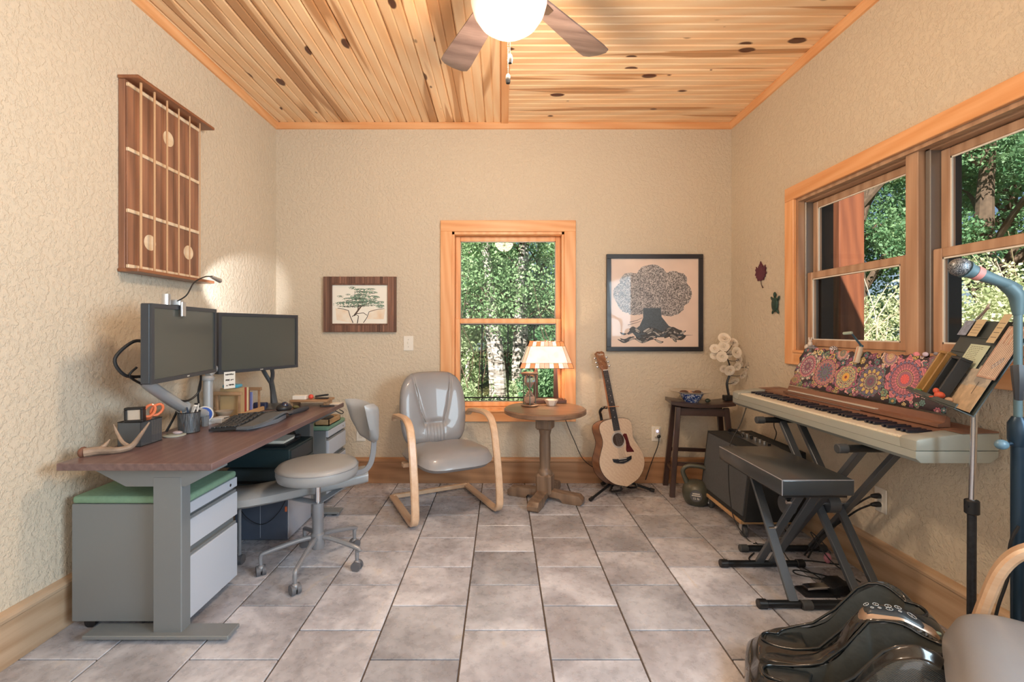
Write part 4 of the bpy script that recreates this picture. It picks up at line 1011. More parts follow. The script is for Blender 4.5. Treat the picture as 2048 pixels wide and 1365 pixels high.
for k in range(4):
    Mk = Mt @ Matrix.Rotation(k*PI/2, 4, 'Z'); bm = B()
    prism(bm, [(.04, .035), (.12, .04), (.13, .02), (.145, .004), (.27, .004), (.285, .02), (.285, .045), (.26, .07), (.04, .082)], Mk @ frame((0, .04, 0), (1, 0, 0), (0, 0, 1)), .08, .004); obj('foot', bm, M_oak, t, world=True)
# lamp
lc = V(.343, 3.645, TZ)
M_brz = plain('walnut_lamp_wood', '#5a3a2e', .4, coat=.2)
t = thing('table_lamp', 'lit lamp with square stained glass shade on dark twin posts', 'lamp', lc)
obj('base', box(B(), lc.x-.16, lc.x+.16, lc.y-.032, lc.y+.032, TZ+.001, TZ+.03, .003), M_brz, t, world=True)
obj('base_cap', box(B(), lc.x-.135, lc.x+.135, lc.y-.026, lc.y+.026, TZ+.03, TZ+.038, .002), M_brz, t, world=True)
for s in (-1, 1):
    bm = B(); prism(bm, [(s*.060-.0, 0), (s*.10, 0), (s*.085, .30), (s*.064, .30)] if s > 0 else [(-.10, 0), (-.060, 0), (-.064, .30), (-.085, .30)], frame((lc.x, lc.y+.01, TZ+.038), (1, 0, 0), (0, 0, 1)), .02, .002)
    obj('post', bm, M_brz, t, world=True)
zb, zt = .954, 1.160; bw, bd_, tw_, td = .207, .095, .130, .055
obj('crossbar', box(B(), lc.x-.085, lc.x+.085, lc.y-.01, lc.y+.01, TZ+.325, TZ+.345, .003), M_brz, t, world=True)
obj('finial_rod', cyl(B(), (lc.x, lc.y, TZ+.345), (lc.x, lc.y, zt+.012), .004, 8), M_brz, t, world=True)
def shade_mat(name, c, e, mixw=.5):
    q = NT(name); n = q.noise(q.coord((1, 1, 1)), 14, 4, .6, .5); c0 = Vector(col(c)[:3])
    cc = q.mix(q.ramp(n, [(.35, 0.0), (.65, 1.0)]), tuple(c0*.85), tuple(min(1, x*1.1) for x in c0)); q.base(cc)
    q.l(cc, q.b.inputs['Emission Color']); q.set(Roughness=.3, Emission_Strength=e, Coat_Weight=.3); return q.m
SM = [shade_mat('glass_cream', '#f6e6cf', .62), shade_mat('glass_peach', '#f0b092', .62), shade_mat('glass_amber', '#dd8348', .5), shade_mat('glass_brown', '#a8522c', .4)]
zc = (zb+zt)/2
def shade_pt(side, a, h):      # side 0 front,1 right,2 back,3 left ; a -1..1 ; h 0..1
    z = zb+(zt-zb)*h; X_ = bw+(tw_-bw)*h; Y_ = bd_+(td-bd_)*h
    return {0: V(lc.x+a*X_, lc.y-Y_, z), 1: V(lc.x+X_, lc.y+a*Y_, z), 2: V(lc.x-a*X_, lc.y+Y_, z), 3: V(lc.x-X_, lc.y-a*Y_, z)}[side]
sh = obj('shade_frame', B(), M_black, t, world=True)
bm = B()
for sd in range(4):
    n_ = (shade_pt(sd, 1, 0)-shade_pt(sd, -1, 0)).cross(shade_pt(sd, -1, 1)-shade_pt(sd, -1, 0)).normalized()
    nb = 9 if sd in (0, 2) else 5
    cells = []
    for (h0_, h1_, cc) in ((0, .19, nb+2), (.82, 1, nb)):
        for k in range(cc): cells.append((-1+2*k/cc, -1+2*(k+1)/cc, h0_, h1_, [1, 0, 2, 0, 1][k % 5] if k not in (0, cc-1) else 2))
    ew = .15; cells += [(-1, -1+ew, .19, .82, 1), (1-ew, 1, .19, .82, 1), (-1+ew, 1-ew, .19, .82, 0)]
    for (a0_, a1_, h0_, h1_, mi) in cells:
        P_ = [shade_pt(sd, a0_, h0_), shade_pt(sd, a1_, h0_), shade_pt(sd, a1_, h1_), shade_pt(sd, a0_, h1_)]
        ctr = sum(P_, V(0, 0, 0))/4
        q = B(); f_ = [q.verts.new(ctr+(p_-ctr)*.99) for p_ in P_]; g_ = [q.verts.new(ctr+(p_-ctr)*.99-n_*.002) for p_ in P_]
        q.faces.new(f_); q.faces.new(g_[::-1])
        for i in range(4): q.faces.new((f_[i], g_[i], g_[(i+1) % 4], f_[(i+1) % 4]))
        obj('glass_panel', q, SM[mi], t, 0, True)
        for i in range(4): tube(bm, [P_[i]+n_*.0005, P_[(i+1) % 4]+n_*.0005], .0011, 4, caps=False)
bpy.data.objects.remove(sh)
obj('lead_came', bm, M_black, t, 0, True)['kind'] = 'stuff'
obj('bulb', ball(B(), (lc.x-.02, lc.y, TZ+.385), .02), shade_mat('bulb_glow', '#ffe6c0', 4), t, world=True)
light('table_lamp_bulb', 'POINT', (lc.x-.02, lc.y, TZ+.385), 17, (1, .70, .42), size=.03)
# hourglass
hc = V(.208, 3.50, TZ); t = thing('hourglass', 'wooden hourglass with three rods left of the lamp', 'hourglass', hc)
for z in (.0, .238):
    bm = B(); lathe(bm, [(0, z), (.055, z), (.066, z+.005), (.066, z+.009), (.058, z+.014), (0, z+.014)], hc+V(0, 0, .001), 28); obj('end_plate', bm, M_oakt, t, world=True)
for k in range(3):
    a = k*2.094+2.6; obj('rod', cyl(B(), hc+V(.052*math.cos(a), .052*math.sin(a), .014), hc+V(.052*math.cos(a), .052*math.sin(a), .24), .004, 8), plain('rod_green', '#5e6a62', .4) if k == 0 else bpy.data.materials['rod_green'], t, world=True)
M_hg = plain('blown_glass', '#eef2f0', .03, 0, .6, Transmission_Weight=.92)
M_sand = plain('pink_sand', '#cfa593', .9)
bm = B(); lathe(bm, [(0, .015), (.03, .018), (.042, .04), (.040, .07), (.022, .10), (.006, .122), (.006, .13), (.022, .152), (.040, .185), (.042, .21), (.03, .235), (0, .239)], hc, 24); obj('glass_bulbs', bm, M_hg, t, 60, True)
bm = B(); lathe(bm, [(0, .0185), (.03, .021), (.0375, .04), (.034, .05), (.018, .064), (0, .07)], hc, 18); obj('sand', bm, M_sand, t, 60, True)
bm = B(); lathe(bm, [(0, .135), (.018, .153), (.034, .18), (.034, .184), (0, .178)], hc, 18); obj('sand', bm, M_sand, t, 60, True)
# little bowl
c = V(.375, 3.535, TZ+.0005); bm = B(); lathe(bm, [(0, 0), (.032, 0), (.054, .042), (.050, .042), (.029, .005), (0, .005)], c, 6)
single('faceted_bowl', bm, plain('white_glaze', '#e8ddd2', .3, coat=.4), 'small white faceted bowl on table in front of the lamp', 'bowl', smooth=0)
cord('black lamp cord dropping behind the table to baseboard', [(.47, 3.70, .64), (.52, 3.73, .50), (.58, 3.74, .36), (.66, 3.74, .20), (.80, 3.73, .12), (1.02, 3.745, .10)], .003)

# ================================================================ framed pictures and wall plates
def poly(im, xx, yy, pts, c):
    ins = np.zeros(xx.shape, bool); n = len(pts); j = n-1
    for i in range(n):
        xi, yi = pts[i]; xj, yj = pts[j]
        cond = ((yi > yy) != (yj > yy)) & (xx < (xj-xi)*(yy-yi)/((yj-yi) if abs(yj-yi) > 1e-9 else 1e-9)+xi)
        ins ^= cond; j = i
    im[ins] = c; return ins
def vnoise(h, w, cells, seed, oct=3):
    r = np.random.RandomState(seed); out = np.zeros((h, w)); amp = 1; tot = 0
    for o in range(oct):
        ch_, cw = max(2, int(cells*h/w*2**o)), max(2, int(cells*2**o)); g = r.rand(ch_+1, cw+1)
        y = np.linspace(0, ch_-1e-6, h); x = np.linspace(0, cw-1e-6, w); yi, xi = y.astype(int), x.astype(int); fy, fx = (y-yi)[:, None], (x-xi)[None, :]
        fy = fy*fy*(3-2*fy); fx = fx*fx*(3-2*fx)
        out += amp*((g[yi][:, xi]*(1-fx)+g[yi][:, xi+1]*fx)*(1-fy)+(g[yi+1][:, xi]*(1-fx)+g[yi+1][:, xi+1]*fx)*fy); tot += amp; amp *= .55
    return out/tot
def stroke(im, xx, yy, pts, w0, w1, c):
    P_ = [np.array(p_) for p_ in pts]; n = len(P_)-1
    for i in range(n):
        a, b = P_[i], P_[i+1]; d = b-a; L = max(1e-9, d.dot(d)); tt = np.clip(((xx-a[0])*d[0]+(yy-a[1])*d[1])/L, 0, 1)
        dist = np.hypot(xx-a[0]-tt*d[0], yy-a[1]-tt*d[1]); w = w0+(w1-w0)*(i+tt)/n; im[dist < w] = c
def oak_image():
    h = w = 640; yy, xx = np.mgrid[0:h, 0:w]/float(h); im = np.ones((h, w, 3))*np.array([.90, .81, .75])
    n = vnoise(h, w, 5, 4); im *= (.96+.08*n)[..., None]
    fine = vnoise(h, w, 150, 9, 2); n2 = vnoise(h, w, 26, 8, 2)
    crown = np.zeros((h, w), bool)
    for cx, cy, rx, ry in ((.46, .62, .30, .25), (.23, .56, .18, .19), (.68, .56, .20, .19), (.47, .80, .17, .13), (.72, .74, .15, .12), (.24, .72, .14, .12), (.30, .47, .16, .11), (.66, .45, .18, .10), (.82, .60, .10, .14), (.12, .60, .09, .12), (.47, .48, .2, .1)):
        crown |= ((xx-cx)/rx)**2+((yy-cy)/ry)**2 < 1+.22*(n2-.5)*2
    g = np.where(fine > .5, .40, .74); g = g*(.85+.3*n2)
    im[crown] = (g[..., None]*np.array([1.0, .96, .94]))[crown]
    trunk = np.zeros((h, w, 3)); T = poly(trunk, xx, yy, [(.37, .44), (.57, .44), (.58, .34), (.66, .24), (.78, .18), (.86, .12), (.30, .10), (.24, .17), (.33, .24), (.37, .33)], 1)
    im[T] = (np.array([.30, .33, .35])*(1+.35*(fine-.5))[..., None])[T]
    r = np.random.RandomState(2)
    for _ in range(60):
        cx, cy, a, b = r.uniform(.14, .84), r.uniform(.07, .20), r.uniform(.02, .07), r.uniform(.008, .022)
        m = ((xx-cx)/a)**2+((yy-cy-.02*np.sin(xx*30))/b)**2; im[(m < 1.0)] = [.22, .21, .21]; im[(m < .5)] = r.choice([.28, .55, .72])*np.array([1, .97, .93])
    stroke(im, xx, yy, [(.80, .13), (.93, .135)], .004, .001, [.2, .2, .2])
    stroke(im, xx, yy, [(.22, .28), (.30, .30), (.36, .33)], .004, .002, [.45, .4, .38]); stroke(im, xx, yy, [(.20, .25), (.28, .27), (.34, .29)], .004, .002, [.45, .4, .38])
    return im
def bonsai_image():
    h, w = 480, 620; yy, xx = np.mgrid[0:h, 0:w]; xx = xx/float(w); yy = yy/float(h)*h/w
    im = np.ones((h, w, 3))*np.array([.95, .94, .90]); H = h/w; n = vnoise(h, w, 60, 3, 3); n1 = vnoise(h, w, 7, 5)
    for m, pts in ((0, [(.06, .40*H), (.28, .34*H), (.36, .02*H), (.08, .1*H)]), (1, [(.62, .12*H), (.68, .36*H), (.95, .38*H), (.92, .12*H)])):
        T = np.zeros((h, w, 3)); k = poly(T, xx, yy, pts, 1); im[k] = (im*(1-.5*n1[..., None]) + .5*n1[..., None]*np.array([.85, .62, .40]))[k]
    dk_ = [.16, .14, .13]
    stroke(im, xx, yy, [(.10, .40*H), (.2, .38*H), (.29, .34*H), (.32, .2*H), (.37, .03*H)], .005, .007, dk_); stroke(im, xx, yy, [(.93, .39*H), (.8, .37*H), (.66, .31*H), (.62, .16*H), (.56, .03*H)], .004, .006, dk_)
    stroke(im, xx, yy, [(.40, .22*H), (.46, .34*H), (.52, .45*H), (.60, .50*H), (.72, .55*H)], .016, .006, [.32, .26, .22]); stroke(im, xx, yy, [(.46, .34*H), (.47, .5*H), (.42, .62*H), (.40, .84*H)], .010, .003, [.3, .24, .2])
    stroke(im, xx, yy, [(.36, .19*H), (.44, .26*H), (.56, .28*H), (.62, .22*H)], .007, .005, dk_); stroke(im, xx, yy, [(.45, .02*H), (.47, .2*H), (.42, .24*H)], .008, .004, dk_)
    r = np.random.RandomState(6)
    for cx, cy, a, b in ((.35, .50, .30, .055), (.58, .52, .25, .05), (.5, .60, .14, .045), (.30, .63, .10, .028), (.73, .68, .11, .03), (.50, .70, .16, .04), (.56, .79, .15, .035), (.50, .86, .11, .03), (.68, .88, .09, .02), (.72, .80, .08, .02), (.36, .92, .06, .02), (.15, .70, .06, .016), (.28, .75, .04, .012), (.85, .55, .09, .02), (.86, .45, .07, .03), (.70, .60, .10, .02), (.42, .66, .1, .03)):
        m = ((xx-cx)/a)**2+((yy-cy*H)/(b*1.1))**2 < .75+.8*n; m2 = m & (n+.25*((yy-cy*H)/(b*1.1)) > .44+.10*((xx-cx)/a)**2); c_ = (np.array([.42, .53, .46])*(.45+1.0*n)[..., None]); im[m2] = c_[m2]; lo_ = m & ((yy-cy*H) < -.55*b) & (n < .52); im[lo_] = [.20, .25, .22]
    return im
def picture(name, label, x0, x1, z0, z1, fw, fm, im, rough, depth=.03, cat='picture', segs=None):
    t = thing(name, label, cat, ((x0+x1)/2, YB, z0)); y1 = YB-.002; y0 = y1-depth
    if segs:
        for (a, b, c_, d_) in segs: obj('frame_slat', box(B(), a, b, y0+rnd.uniform(-.003, .003), y1, c_, d_, .0015), fm, t, world=True)
    else:
        bm = B()
        for q in ((x0, x1, z0, z0+fw), (x0, x1, z1-fw, z1), (x0, x0+fw, z0+fw, z1-fw), (x1-fw, x1, z0+fw, z1-fw)): box(bm, q[0], q[1], y0, y1, q[2], q[3], .002)
        obj('frame', bm, fm, t, world=True)
    e = fw-.002; yy = y0+.014
    quad_uv('print', [(x0+e, yy, z0+e), (x1-e, yy, z0+e), (x1-e, yy, z1-e), (x0+e, yy, z1-e)], image_mat(name+'_print', im, .35, coat=.3), t, .003, True)
    return t
picture('oak_engraving', 'square black framed print of a great spreading oak', .846, 1.627, 1.076, 1.862, .036, plain('navy_black_frame', '#23262e', .3, coat=.3), oak_image(), .3)
x0, x1, z0, z1 = -1.443, -.857, 1.232, 1.680; fw = .068; segs = []
for a in (x0, x1-fw):
    for k in range(4): segs.append((a+k*fw/4, a+(k+1)*fw/4, z0, z1))
nn = 22
for k in range(nn):
    a = x0+fw+(x1-x0-2*fw)*k/nn; b = a+(x1-x0-2*fw)/nn
    segs += [(a, b, z0, z0+fw-.012), (a, b, z1-fw+.012, z1)]
segs += [(x0+fw, x1-fw, z0+fw-.012, z0+fw), (x0+fw, x1-fw, z1-fw, z1-fw+.012)]
M_barn = wood('barn_wood', '#8a6553', '#553a31', axis=2, rough=.7, tint=.32, fine=.7, bump=.4)
picture('bonsai_print', 'cliff pine painting in frame of reclaimed brown wood slats', x0, x1, z0, z1, fw, M_barn, bonsai_image(), .4, segs=segs)
t = thing('light_switch', 'white toggle light switch plate under bonsai painting', 'switch', (-.753, YB, 1.07)); c = at(817, 687, YB)
obj('plate', box(B(), c.x-.04, c.x+.04, YB-.007, YB-.001, c.z-.06, c.z+.06, .003), M_white, t, world=True); obj('toggle', box(B(), c.x-.005, c.x+.005, YB-.016, YB-.006, c.z-.004, c.z+.014, .002), M_white, t, world=True)
for dz in (-.03, .03): obj('screw', cyl(B(), (c.x, YB-.008, c.z+dz), (c.x, YB-.0065, c.z+dz), .003, 8), M_alu, t, world=True)
def outlet(label, c, axis, parts=True):
    t = thing('wall_outlet', label, 'outlet', c)
    M_ = frame(c, (1, 0, 0), (0, 0, 1)) if axis == 'y' else frame(c, (0, -1, 0), (0, 0, 1))
    obj('plate', box(B(), -.037, .037, -.06, .06, .001, .007, .003, M_), M_white, t, world=True)
    for dz in (-.021, .021): obj('socket', box(B(), -.016, .016, dz-.014, dz+.014, .006, .009, .002, M_), plain('socket_white', '#dcd6cb', .4) if 'socket_white' not in bpy.data.materials else bpy.data.materials['socket_white'], t, world=True)
    return t, M_
o1, Mo = outlet('white wall outlet with plug-in night light beside the guitar', V(at(1312, 868, YB).x, YB, at(1312, 868, YB).z), 'y')
t = thing('night_light', 'white plug-in night light with violet glow in wall outlet', 'night light', Mo @ V(0, .02, .01)); obj('body', box(B(), -.02, .02, -.02, .048, .0095, .035, .006, Mo), M_white, t, world=True)
obj('lens', ball(B(), Mo @ V(0, .028, .034), .010, (1, .6, 1)), shade_mat('violet_glow', '#b9b4ff', 2.0), t, world=True)
t = thing('plug', 'black plug and cord leading down behind the guitar', 'plug', Mo @ V(.008, -.02, .036)); obj('plug_body', ball(B(), Mo @ V(.008, -.012, .046), .014), M_black, t, world=True)
bm = B(); tube(bm, [Mo @ V(.008, -.012, .05), Mo @ V(.0, -.08, .05), Mo @ V(-.045, -.20, .05), Mo @ V(-.08, -.30, .05), Mo @ V(-.10, -.36, .05)], .0035, 6, smooth=4); obj('flex', bm, M_cord, t, world=True)
outlet('white wall outlet low behind the rolling stool', V(at(722, 868, YB).x, YB, at(722, 868, YB).z), 'y')
c = atx(1763, 1001, XR); o2, Mp = outlet('white wall outlet under keyboard with two black plugs', V(XR, c.y, c.z), 'x')
for k, dz in enumerate((.021, -.021)):
    t = thing('power_plug', ['upper black plug and cord in the right wall outlet', 'lower black plug and cord in the right wall outlet'][k], 'plug', Mp @ V(0, dz, .01), group='plugs in the right wall outlet')
    bm = B(); p0 = Mp @ V(0, dz, .0095); tube(bm, [p0, Mp @ V(0, dz, .03), Mp @ V(-.004, dz-.002, .048)], [.013, .013, .008], 10); obj('plug_body', bm, M_black, t, world=True)
    bm = B(); tube(bm, [Mp @ V(-.004, dz-.002, .045), (1.79, 2.32+.02*k, .39-.05*k), (1.74, 2.40, .28-.03*k), (1.70, 2.48, .15), (1.66, 2.52+.03*k, .012)], .0045, 8, smooth=5); obj('flex', bm, M_cord, t, world=True)

# ================================================================ guitar on its stand
M_spr = wood('spruce_top', '#e0cbb4', '#cdb096', axis=1, rough=.28, coat=.5, tint=0, fine=.7, stretch=22, bump=.02)
M_maho = wood('mahogany', '#9a6b4c', '#7a4e36', axis=1, rough=.35, coat=.4, tint=0); M_ebony = plain('ebony', '#2a2c33', .4); M_tort = plain('tortoise_shell', '#5a2326', .25, coat=.5, var=.25, vs=40)
G0 = V(.935, 3.475, .075); G1 = V(.790, 3.70, 1.088); ga = (G1-G0).normalized(); gn = V(.36, -.93, 0); gn = (gn-ga*gn.dot(ga)).normalized(); gx = ga.cross(gn)
GM = Matrix.Translation(G0) @ Matrix((gx, ga, gn)).transposed().to_4x4()     # x across, y along, z out of the front
t = thing('acoustic_guitar', 'acoustic guitar with spruce top and tortoise pickguard on floor stand', 'guitar', G0)
prof = [(0, 0), (.03, .09), (.06, .135), (.10, .172), (.14, .192), (.18, .199), (.22, .195), (.27, .172), (.31, .150), (.335, .140), (.36, .136), (.39, .139), (.42, .145), (.45, .146), (.475, .136), (.492, .112), (.503, .07), (.508, .0)]
right = [(w_, y_) for y_, w_ in prof]; outl = smoothpath([(a, b, 0) for a, b in right], 4); outl = [(p_.x, p_.y) for p_ in outl]; outl = outl + [(-a, b) for a, b in outl[-2:0:-1]]
dep = .105
bm = B(); prism(bm, outl, GM @ Matrix.Translation((0, 0, -dep)), dep-.001, 0); obj('body_sides', bm, M_maho, t, 35, True)
bm = B(); prism(bm, [(a*.995, .254+(b-.254)*.995) for a, b in outl], GM, .003, .001); obj('soundboard', bm, M_spr, t, 35, True)
bm = B()
for z in (-.0005, -dep):
    tube(bm, [GM @ V(a, b, z) for a, b in outl+outl[:1]], .0022, 5, caps=False)
obj('binding', bm, M_black, t, world=True)
SH = V(0, .345, 0)
bm = B(); n = 40
for r0_, r1_ in ((.049, .062),):
    i_ = [bm.verts.new(GM @ (SH+V(r0_*math.cos(2*PI*k/n), r0_*math.sin(2*PI*k/n), .0035))) for k in range(n)]; o_ = [bm.verts.new(GM @ (SH+V(r1_*math.cos(2*PI*k/n), r1_*math.sin(2*PI*k/n), .0035))) for k in range(n)]
    for k in range(n): bm.faces.new((i_[k], o_[k], o_[(k+1) % n], i_[(k+1) % n]))
obj('rosette', bm, plain('rosette', '#b9b2ab', .4), t, world=True)
obj('sound_hole', cyl(B(), GM @ (SH+V(0, 0, .001)), GM @ (SH+V(0, 0, .0036)), .050, 32), plain('sound_hole_dark', '#3a2a22', .8), t, world=True)
bm = B(); prism(bm, [(.045, .375), (.062, .385), (.082, .38), (.088, .34), (.094, .29), (.118, .245), (.118, .238), (.055, .245), (.05, .262), (.06, .30), (.062, .33)], GM @ Matrix.Translation((0, 0, .0032)), .0012); obj('pickguard', bm, M_tort, t, 35, True)
bm = B(); prism(bm, [(-.085, .215), (-.08, .19), (-.05, .178), (0, .168), (.05, .178), (.08, .19), (.085, .215), (.04, .205), (-.04, .205)], GM @ Matrix.Translation((0, 0, .003)), .009, .002); br_ = obj('bridge', bm, M_ebony, t, 35, True)
bm = B(); bar(bm, GM @ V(-.035, .205, .013), GM @ V(.035, .202, .013), .003, .004); obj('saddle', bm, M_white, br_, 0, True)
bm = B(); 
for k in range(6): ball(bm, GM @ V(-.027+.0108*k, .187, .0125), .0024, seg=6, rings=4)
obj('bridge_pins', bm, M_white, br_, world=True)['kind'] = 'stuff'
NY0, NY1 = .415, .885
bm = B(); prism(bm, [(-.027, NY0), (.027, NY0), (.0215, NY1), (-.0215, NY1)], GM @ Matrix.Translation((0, 0, .0035)), .006); fb = obj('fingerboard', bm, M_ebony, t, 0, True)
bm = B(); prism(bm, [(-.027, .505), (.027, .505), (.0215, NY1), (-.0215, NY1)], GM @ Matrix.Translation((0, 0, -.022)), .0255, .006); obj('neck', bm, M_maho, t, 40, True)
for k in range(1, 21):
    y_ = NY1-.65*(1-2**(-k/12)); w_ = .0215+(.0055)*(NY1-y_)/(NY1-NY0)
    if y_ > NY0: obj('fret', bar(B(), GM @ V(-w_, y_, .0102), GM @ V(w_, y_, .0102), .002, .0015), M_chrome, fb, 0, True)
for k in (3, 5, 7, 9, 12, 15):
    y_ = NY1-.65*(1-2**(-(k-.5)/12)); obj('inlay', cyl(B(), GM @ V(0, y_, .0095), GM @ V(0, y_, .0102), .0035, 8), M_white, fb, 0, True)
bm = B(); hd = [(-.0215, NY1), (-.036, NY1+.03), (-.036, NY1+.115), (-.042, NY1+.15), (-.022, NY1+.163), (0, NY1+.158), (.022, NY1+.163), (.042, NY1+.15), (.036, NY1+.115), (.036, NY1+.03), (.0215, NY1)]
HM = GM @ Matrix.Translation((0, NY1, .004)) @ Matrix.Rotation(math.radians(-12), 4, 'X') @ Matrix.Translation((0, -NY1, 0))
prism(bm, hd, HM @ Matrix.Translation((0, 0, -.015)), .015, .001); hs = obj('headstock', bm, M_maho, t, 35, True)
obj('nut', bar(B(), GM @ V(-.022, NY1, .009), GM @ V(.022, NY1, .009), .005, .007), M_white, t, 0, True)
tx = text('maker_name', 'Taylor', M_white, HM @ Matrix.Translation((0, NY1+.135, .0012)), .022, hs)
for s in (-1, 1):
    for k in range(3):
        y_ = NY1+.035+.037*k; g = obj('tuning_post', cyl(B(), HM @ V(s*.022, y_, .0), HM @ V(s*.022, y_, .010), .0045, 10), M_chrome, hs, world=True)
        bm = B(); tube(bm, [HM @ V(s*.036, y_, -.008), HM @ V(s*.048, y_, -.008)], .003, 6); ball(bm, HM @ V(s*.055, y_, -.008), .009, (1, .5, 1), 8, 6); o_ = obj('tuning_knob', bm, M_chrome, hs, world=True)
for k in range(6):
    x_ = -.0175+.007*k; bm = B(); tube(bm, [GM @ V(x_*1.5, .205, .0165), GM @ V(x_, NY1, .0135)], .0007, 4); obj('string', bm, M_chrome, t, world=True)
    # short end up to the post
M_stand = plain('black_tube', '#1f2226', .35, .3)
t = thing('guitar_stand', 'black folding tripod stand holding the acoustic guitar', 'guitar stand', (.93, 3.6, 0))
hub = GM @ V(-.0, -.02, -.13); hub.z = .10
bm = B(); tube(bm, [hub, GM @ V(-.03, .30, -.135), GM @ V(-.05, .56, -.10)], .011, 10); obj('upright', bm, M_stand, t, world=True)
bm = B(); tube(bm, [GM @ V(-.05, .54, -.10), GM @ V(-.075, .575, -.06), GM @ V(-.065, .60, -.02), GM @ V(-.04, .595, .0)], .011, 8, smooth=4); obj('neck_yoke', bm, M_stand, t, world=True)
M_pick = plain('tan_cord', '#c98b5c', .6); bm = B(); tube(bm, [GM @ V(-.06, .60, .0), GM @ V(0, .597, .014), GM @ V(.06, .592, .004)], .003, 6, smooth=3); obj('retaining_strap', bm, M_pick, t, world=True)
for f_, lb in ((V(.638, 3.366, .012), 0), (V(1.165, 3.56, .012), 0), (V(.80, 3.72, .012), 0)):
    g = obj('leg', tube(B(), [hub, f_+V(0, 0, .004)], .010, 10), M_stand, t, world=True); d_ = (f_-hub).normalized()
    obj('rubber_foot', cyl(B(), f_-d_*.03+V(0, 0, .004), f_+V(0, 0, .004), .0145, 12), M_black, g, world=True)
for s in (-1, 1):
    bm = B(); b0 = GM @ V(s*.08, -.022, -.115); b1 = GM @ V(s*.07, -.012, .02); b2_ = GM @ V(s*.07, .012, .024); tube(bm, [hub, b0, b1, b2_], .008, 8, smooth=3); obj('cradle_arm', bm, M_stand, t, world=True)

# ================================================================ dark wooden stool with bowl and rose light
M_esp = wood('espresso_wood', '#4a3630', '#33231f', axis=0, rough=.35, coat=.3, tint=.03, fine=.5); M_espz = wood('espresso_wood_z', '#4a3630', '#33231f', axis=2, rough=.35, coat=.3, tint=.03, fine=.5)
so = V(1.51, 3.56, 0); sr = math.radians(-9); SM_ = Matrix.Translation(so) @ Matrix.Rotation(sr, 4, 'Z'); SZ = .718
t = thing('bar_stool', 'dark brown wooden saddle stool in the back right corner', 'stool', so)
bm = B(); n = 14; sw, sd_ = .228, .118; g = []
for i in range(n+1):
    a = -1+2*i/n; zt_ = SZ-.022+.022*a*a; g.append([bm.verts.new(SM_ @ V(a*sw, y_, z_)) for y_, z_ in ((-sd_, zt_-.028), (-sd_, zt_-.003), (-sd_+.01, zt_), (sd_-.01, zt_), (sd_, zt_-.003), (sd_, zt_-.028))])
for i in range(n):
    for k in range(6): bm.faces.new((g[i][k], g[i][(k+1) % 6], g[i+1][(k+1) % 6], g[i+1][k]))
bm.faces.new(g[0]); bm.faces.new(g[-1]); obj('seat', bm, M_esp, t, 30, True)
tops = [V(sx*.17, sy*.085, SZ-.05) for sx in (-1, 1) for sy in (-1, 1)]; bots = [V(sx*.225, sy*.135, .001) for sx in (-1, 1) for sy in (-1, 1)]
for a, b in zip(tops, bots): obj('leg', bar(B(), SM_ @ b, SM_ @ a, .036, .036, .003, up=SM_.to_3x3() @ V(0, 1, 0)), M_espz, t, world=True)
L_ = lambda i, h: SM_ @ bots[i].lerp(tops[i], h)
obj('apron', bar(B(), SM_ @ V(-.165, -.085, SZ-.085), SM_ @ V(.165, -.085, SZ-.085), .02, .055), M_esp, t, 0, True); obj('apron', bar(B(), SM_ @ V(-.165, .085, SZ-.085), SM_ @ V(.165, .085, SZ-.085), .02, .055), M_esp, t, 0, True)
for i, j, h in ((0, 2, .37), (1, 3, .45), (0, 1, .28), (2, 3, .28)): obj('rung', bar(B(), L_(i, h), L_(j, h), .018, .028), M_esp, t, 0, True)
bc = SM_ @ V(-.055, .0, SZ-.0215); bc.z = SZ-.0205
def bluewhite():
    q = NT('blue_white_china'); v = q.coord((1, 1, 1), rand=False); n_ = q.noise(v, 55, 3, .6, 1.0); q.base(q.ramp(n_, [(.42, '#1f3f86'), (.5, '#5d7dbd'), (.56, '#dfe3ea')])); q.set(Roughness=.2, Coat_Weight=.5); return q.m
t = thing('fruit_bowl', 'blue and white patterned bowl with wide pale rim on the dark stool', 'bowl', bc)
bm = B(); lathe(bm, [(0, 0), (.05, 0), (.052, .006), (.065, .02), (.092, .07), (.088, .068), (.06, .022), (.045, .01), (0, .009)], bc, 36); obj('bowl', bm, bluewhite(), t, 60, True)
bm = B(); lathe(bm, [(.089, .066), (.152, .082), (.153, .084), (.15, .085), (.087, .070)], bc, 40); obj('rim', bm, plain('celadon_rim', '#b9b0a4', .3, coat=.4, var=.12, vs=40), t, 60, True)
M_nut = plain('dry_pod_brown', '#5a4236', .7, var=.4, vs=30, bump=.5); M_shl = plain('tan_shell', '#c09c82', .5, var=.3, vs=30)
for i, (a, b, c_, r_, mm, lb) in enumerate(((-.055, .01, .078, .026, M_nut, 'dark brown dried pod at left in blue bowl'), (.03, -.02, .076, .024, M_nut, 'dark dried pod at right in blue bowl'), (.055, .02, .078, .022, M_nut, 'small dark pod at far right of the blue bowl'), (-.015, -.035, .072, .017, M_shl, 'tan shell in front middle of the blue bowl'), (-.005, .03, .078, .020, M_shl, 'pale shell at the back middle of the blue bowl'), (-.04, -.035, .070, .014, M_shl, 'small tan shell at front left of the blue bowl'))):
    single('dried_pod' if mm is M_nut else 'shell', ball(B(), bc+V(a, b, c_-.006), r_, (1.3, .9, .6), 10, 7), mm, lb, 'pod' if mm is M_nut else 'shell', 'dried things in the blue bowl')
single('green_marble', ball(B(), SM_ @ V(.055, -.03, SZ-.0215)+V(0, 0, .017), .015, (1.4, 1, 1)), plain('green_glass', '#4c5446', .15, coat=.6), 'small dark green glass lump beside the blue bowl', 'ornament')
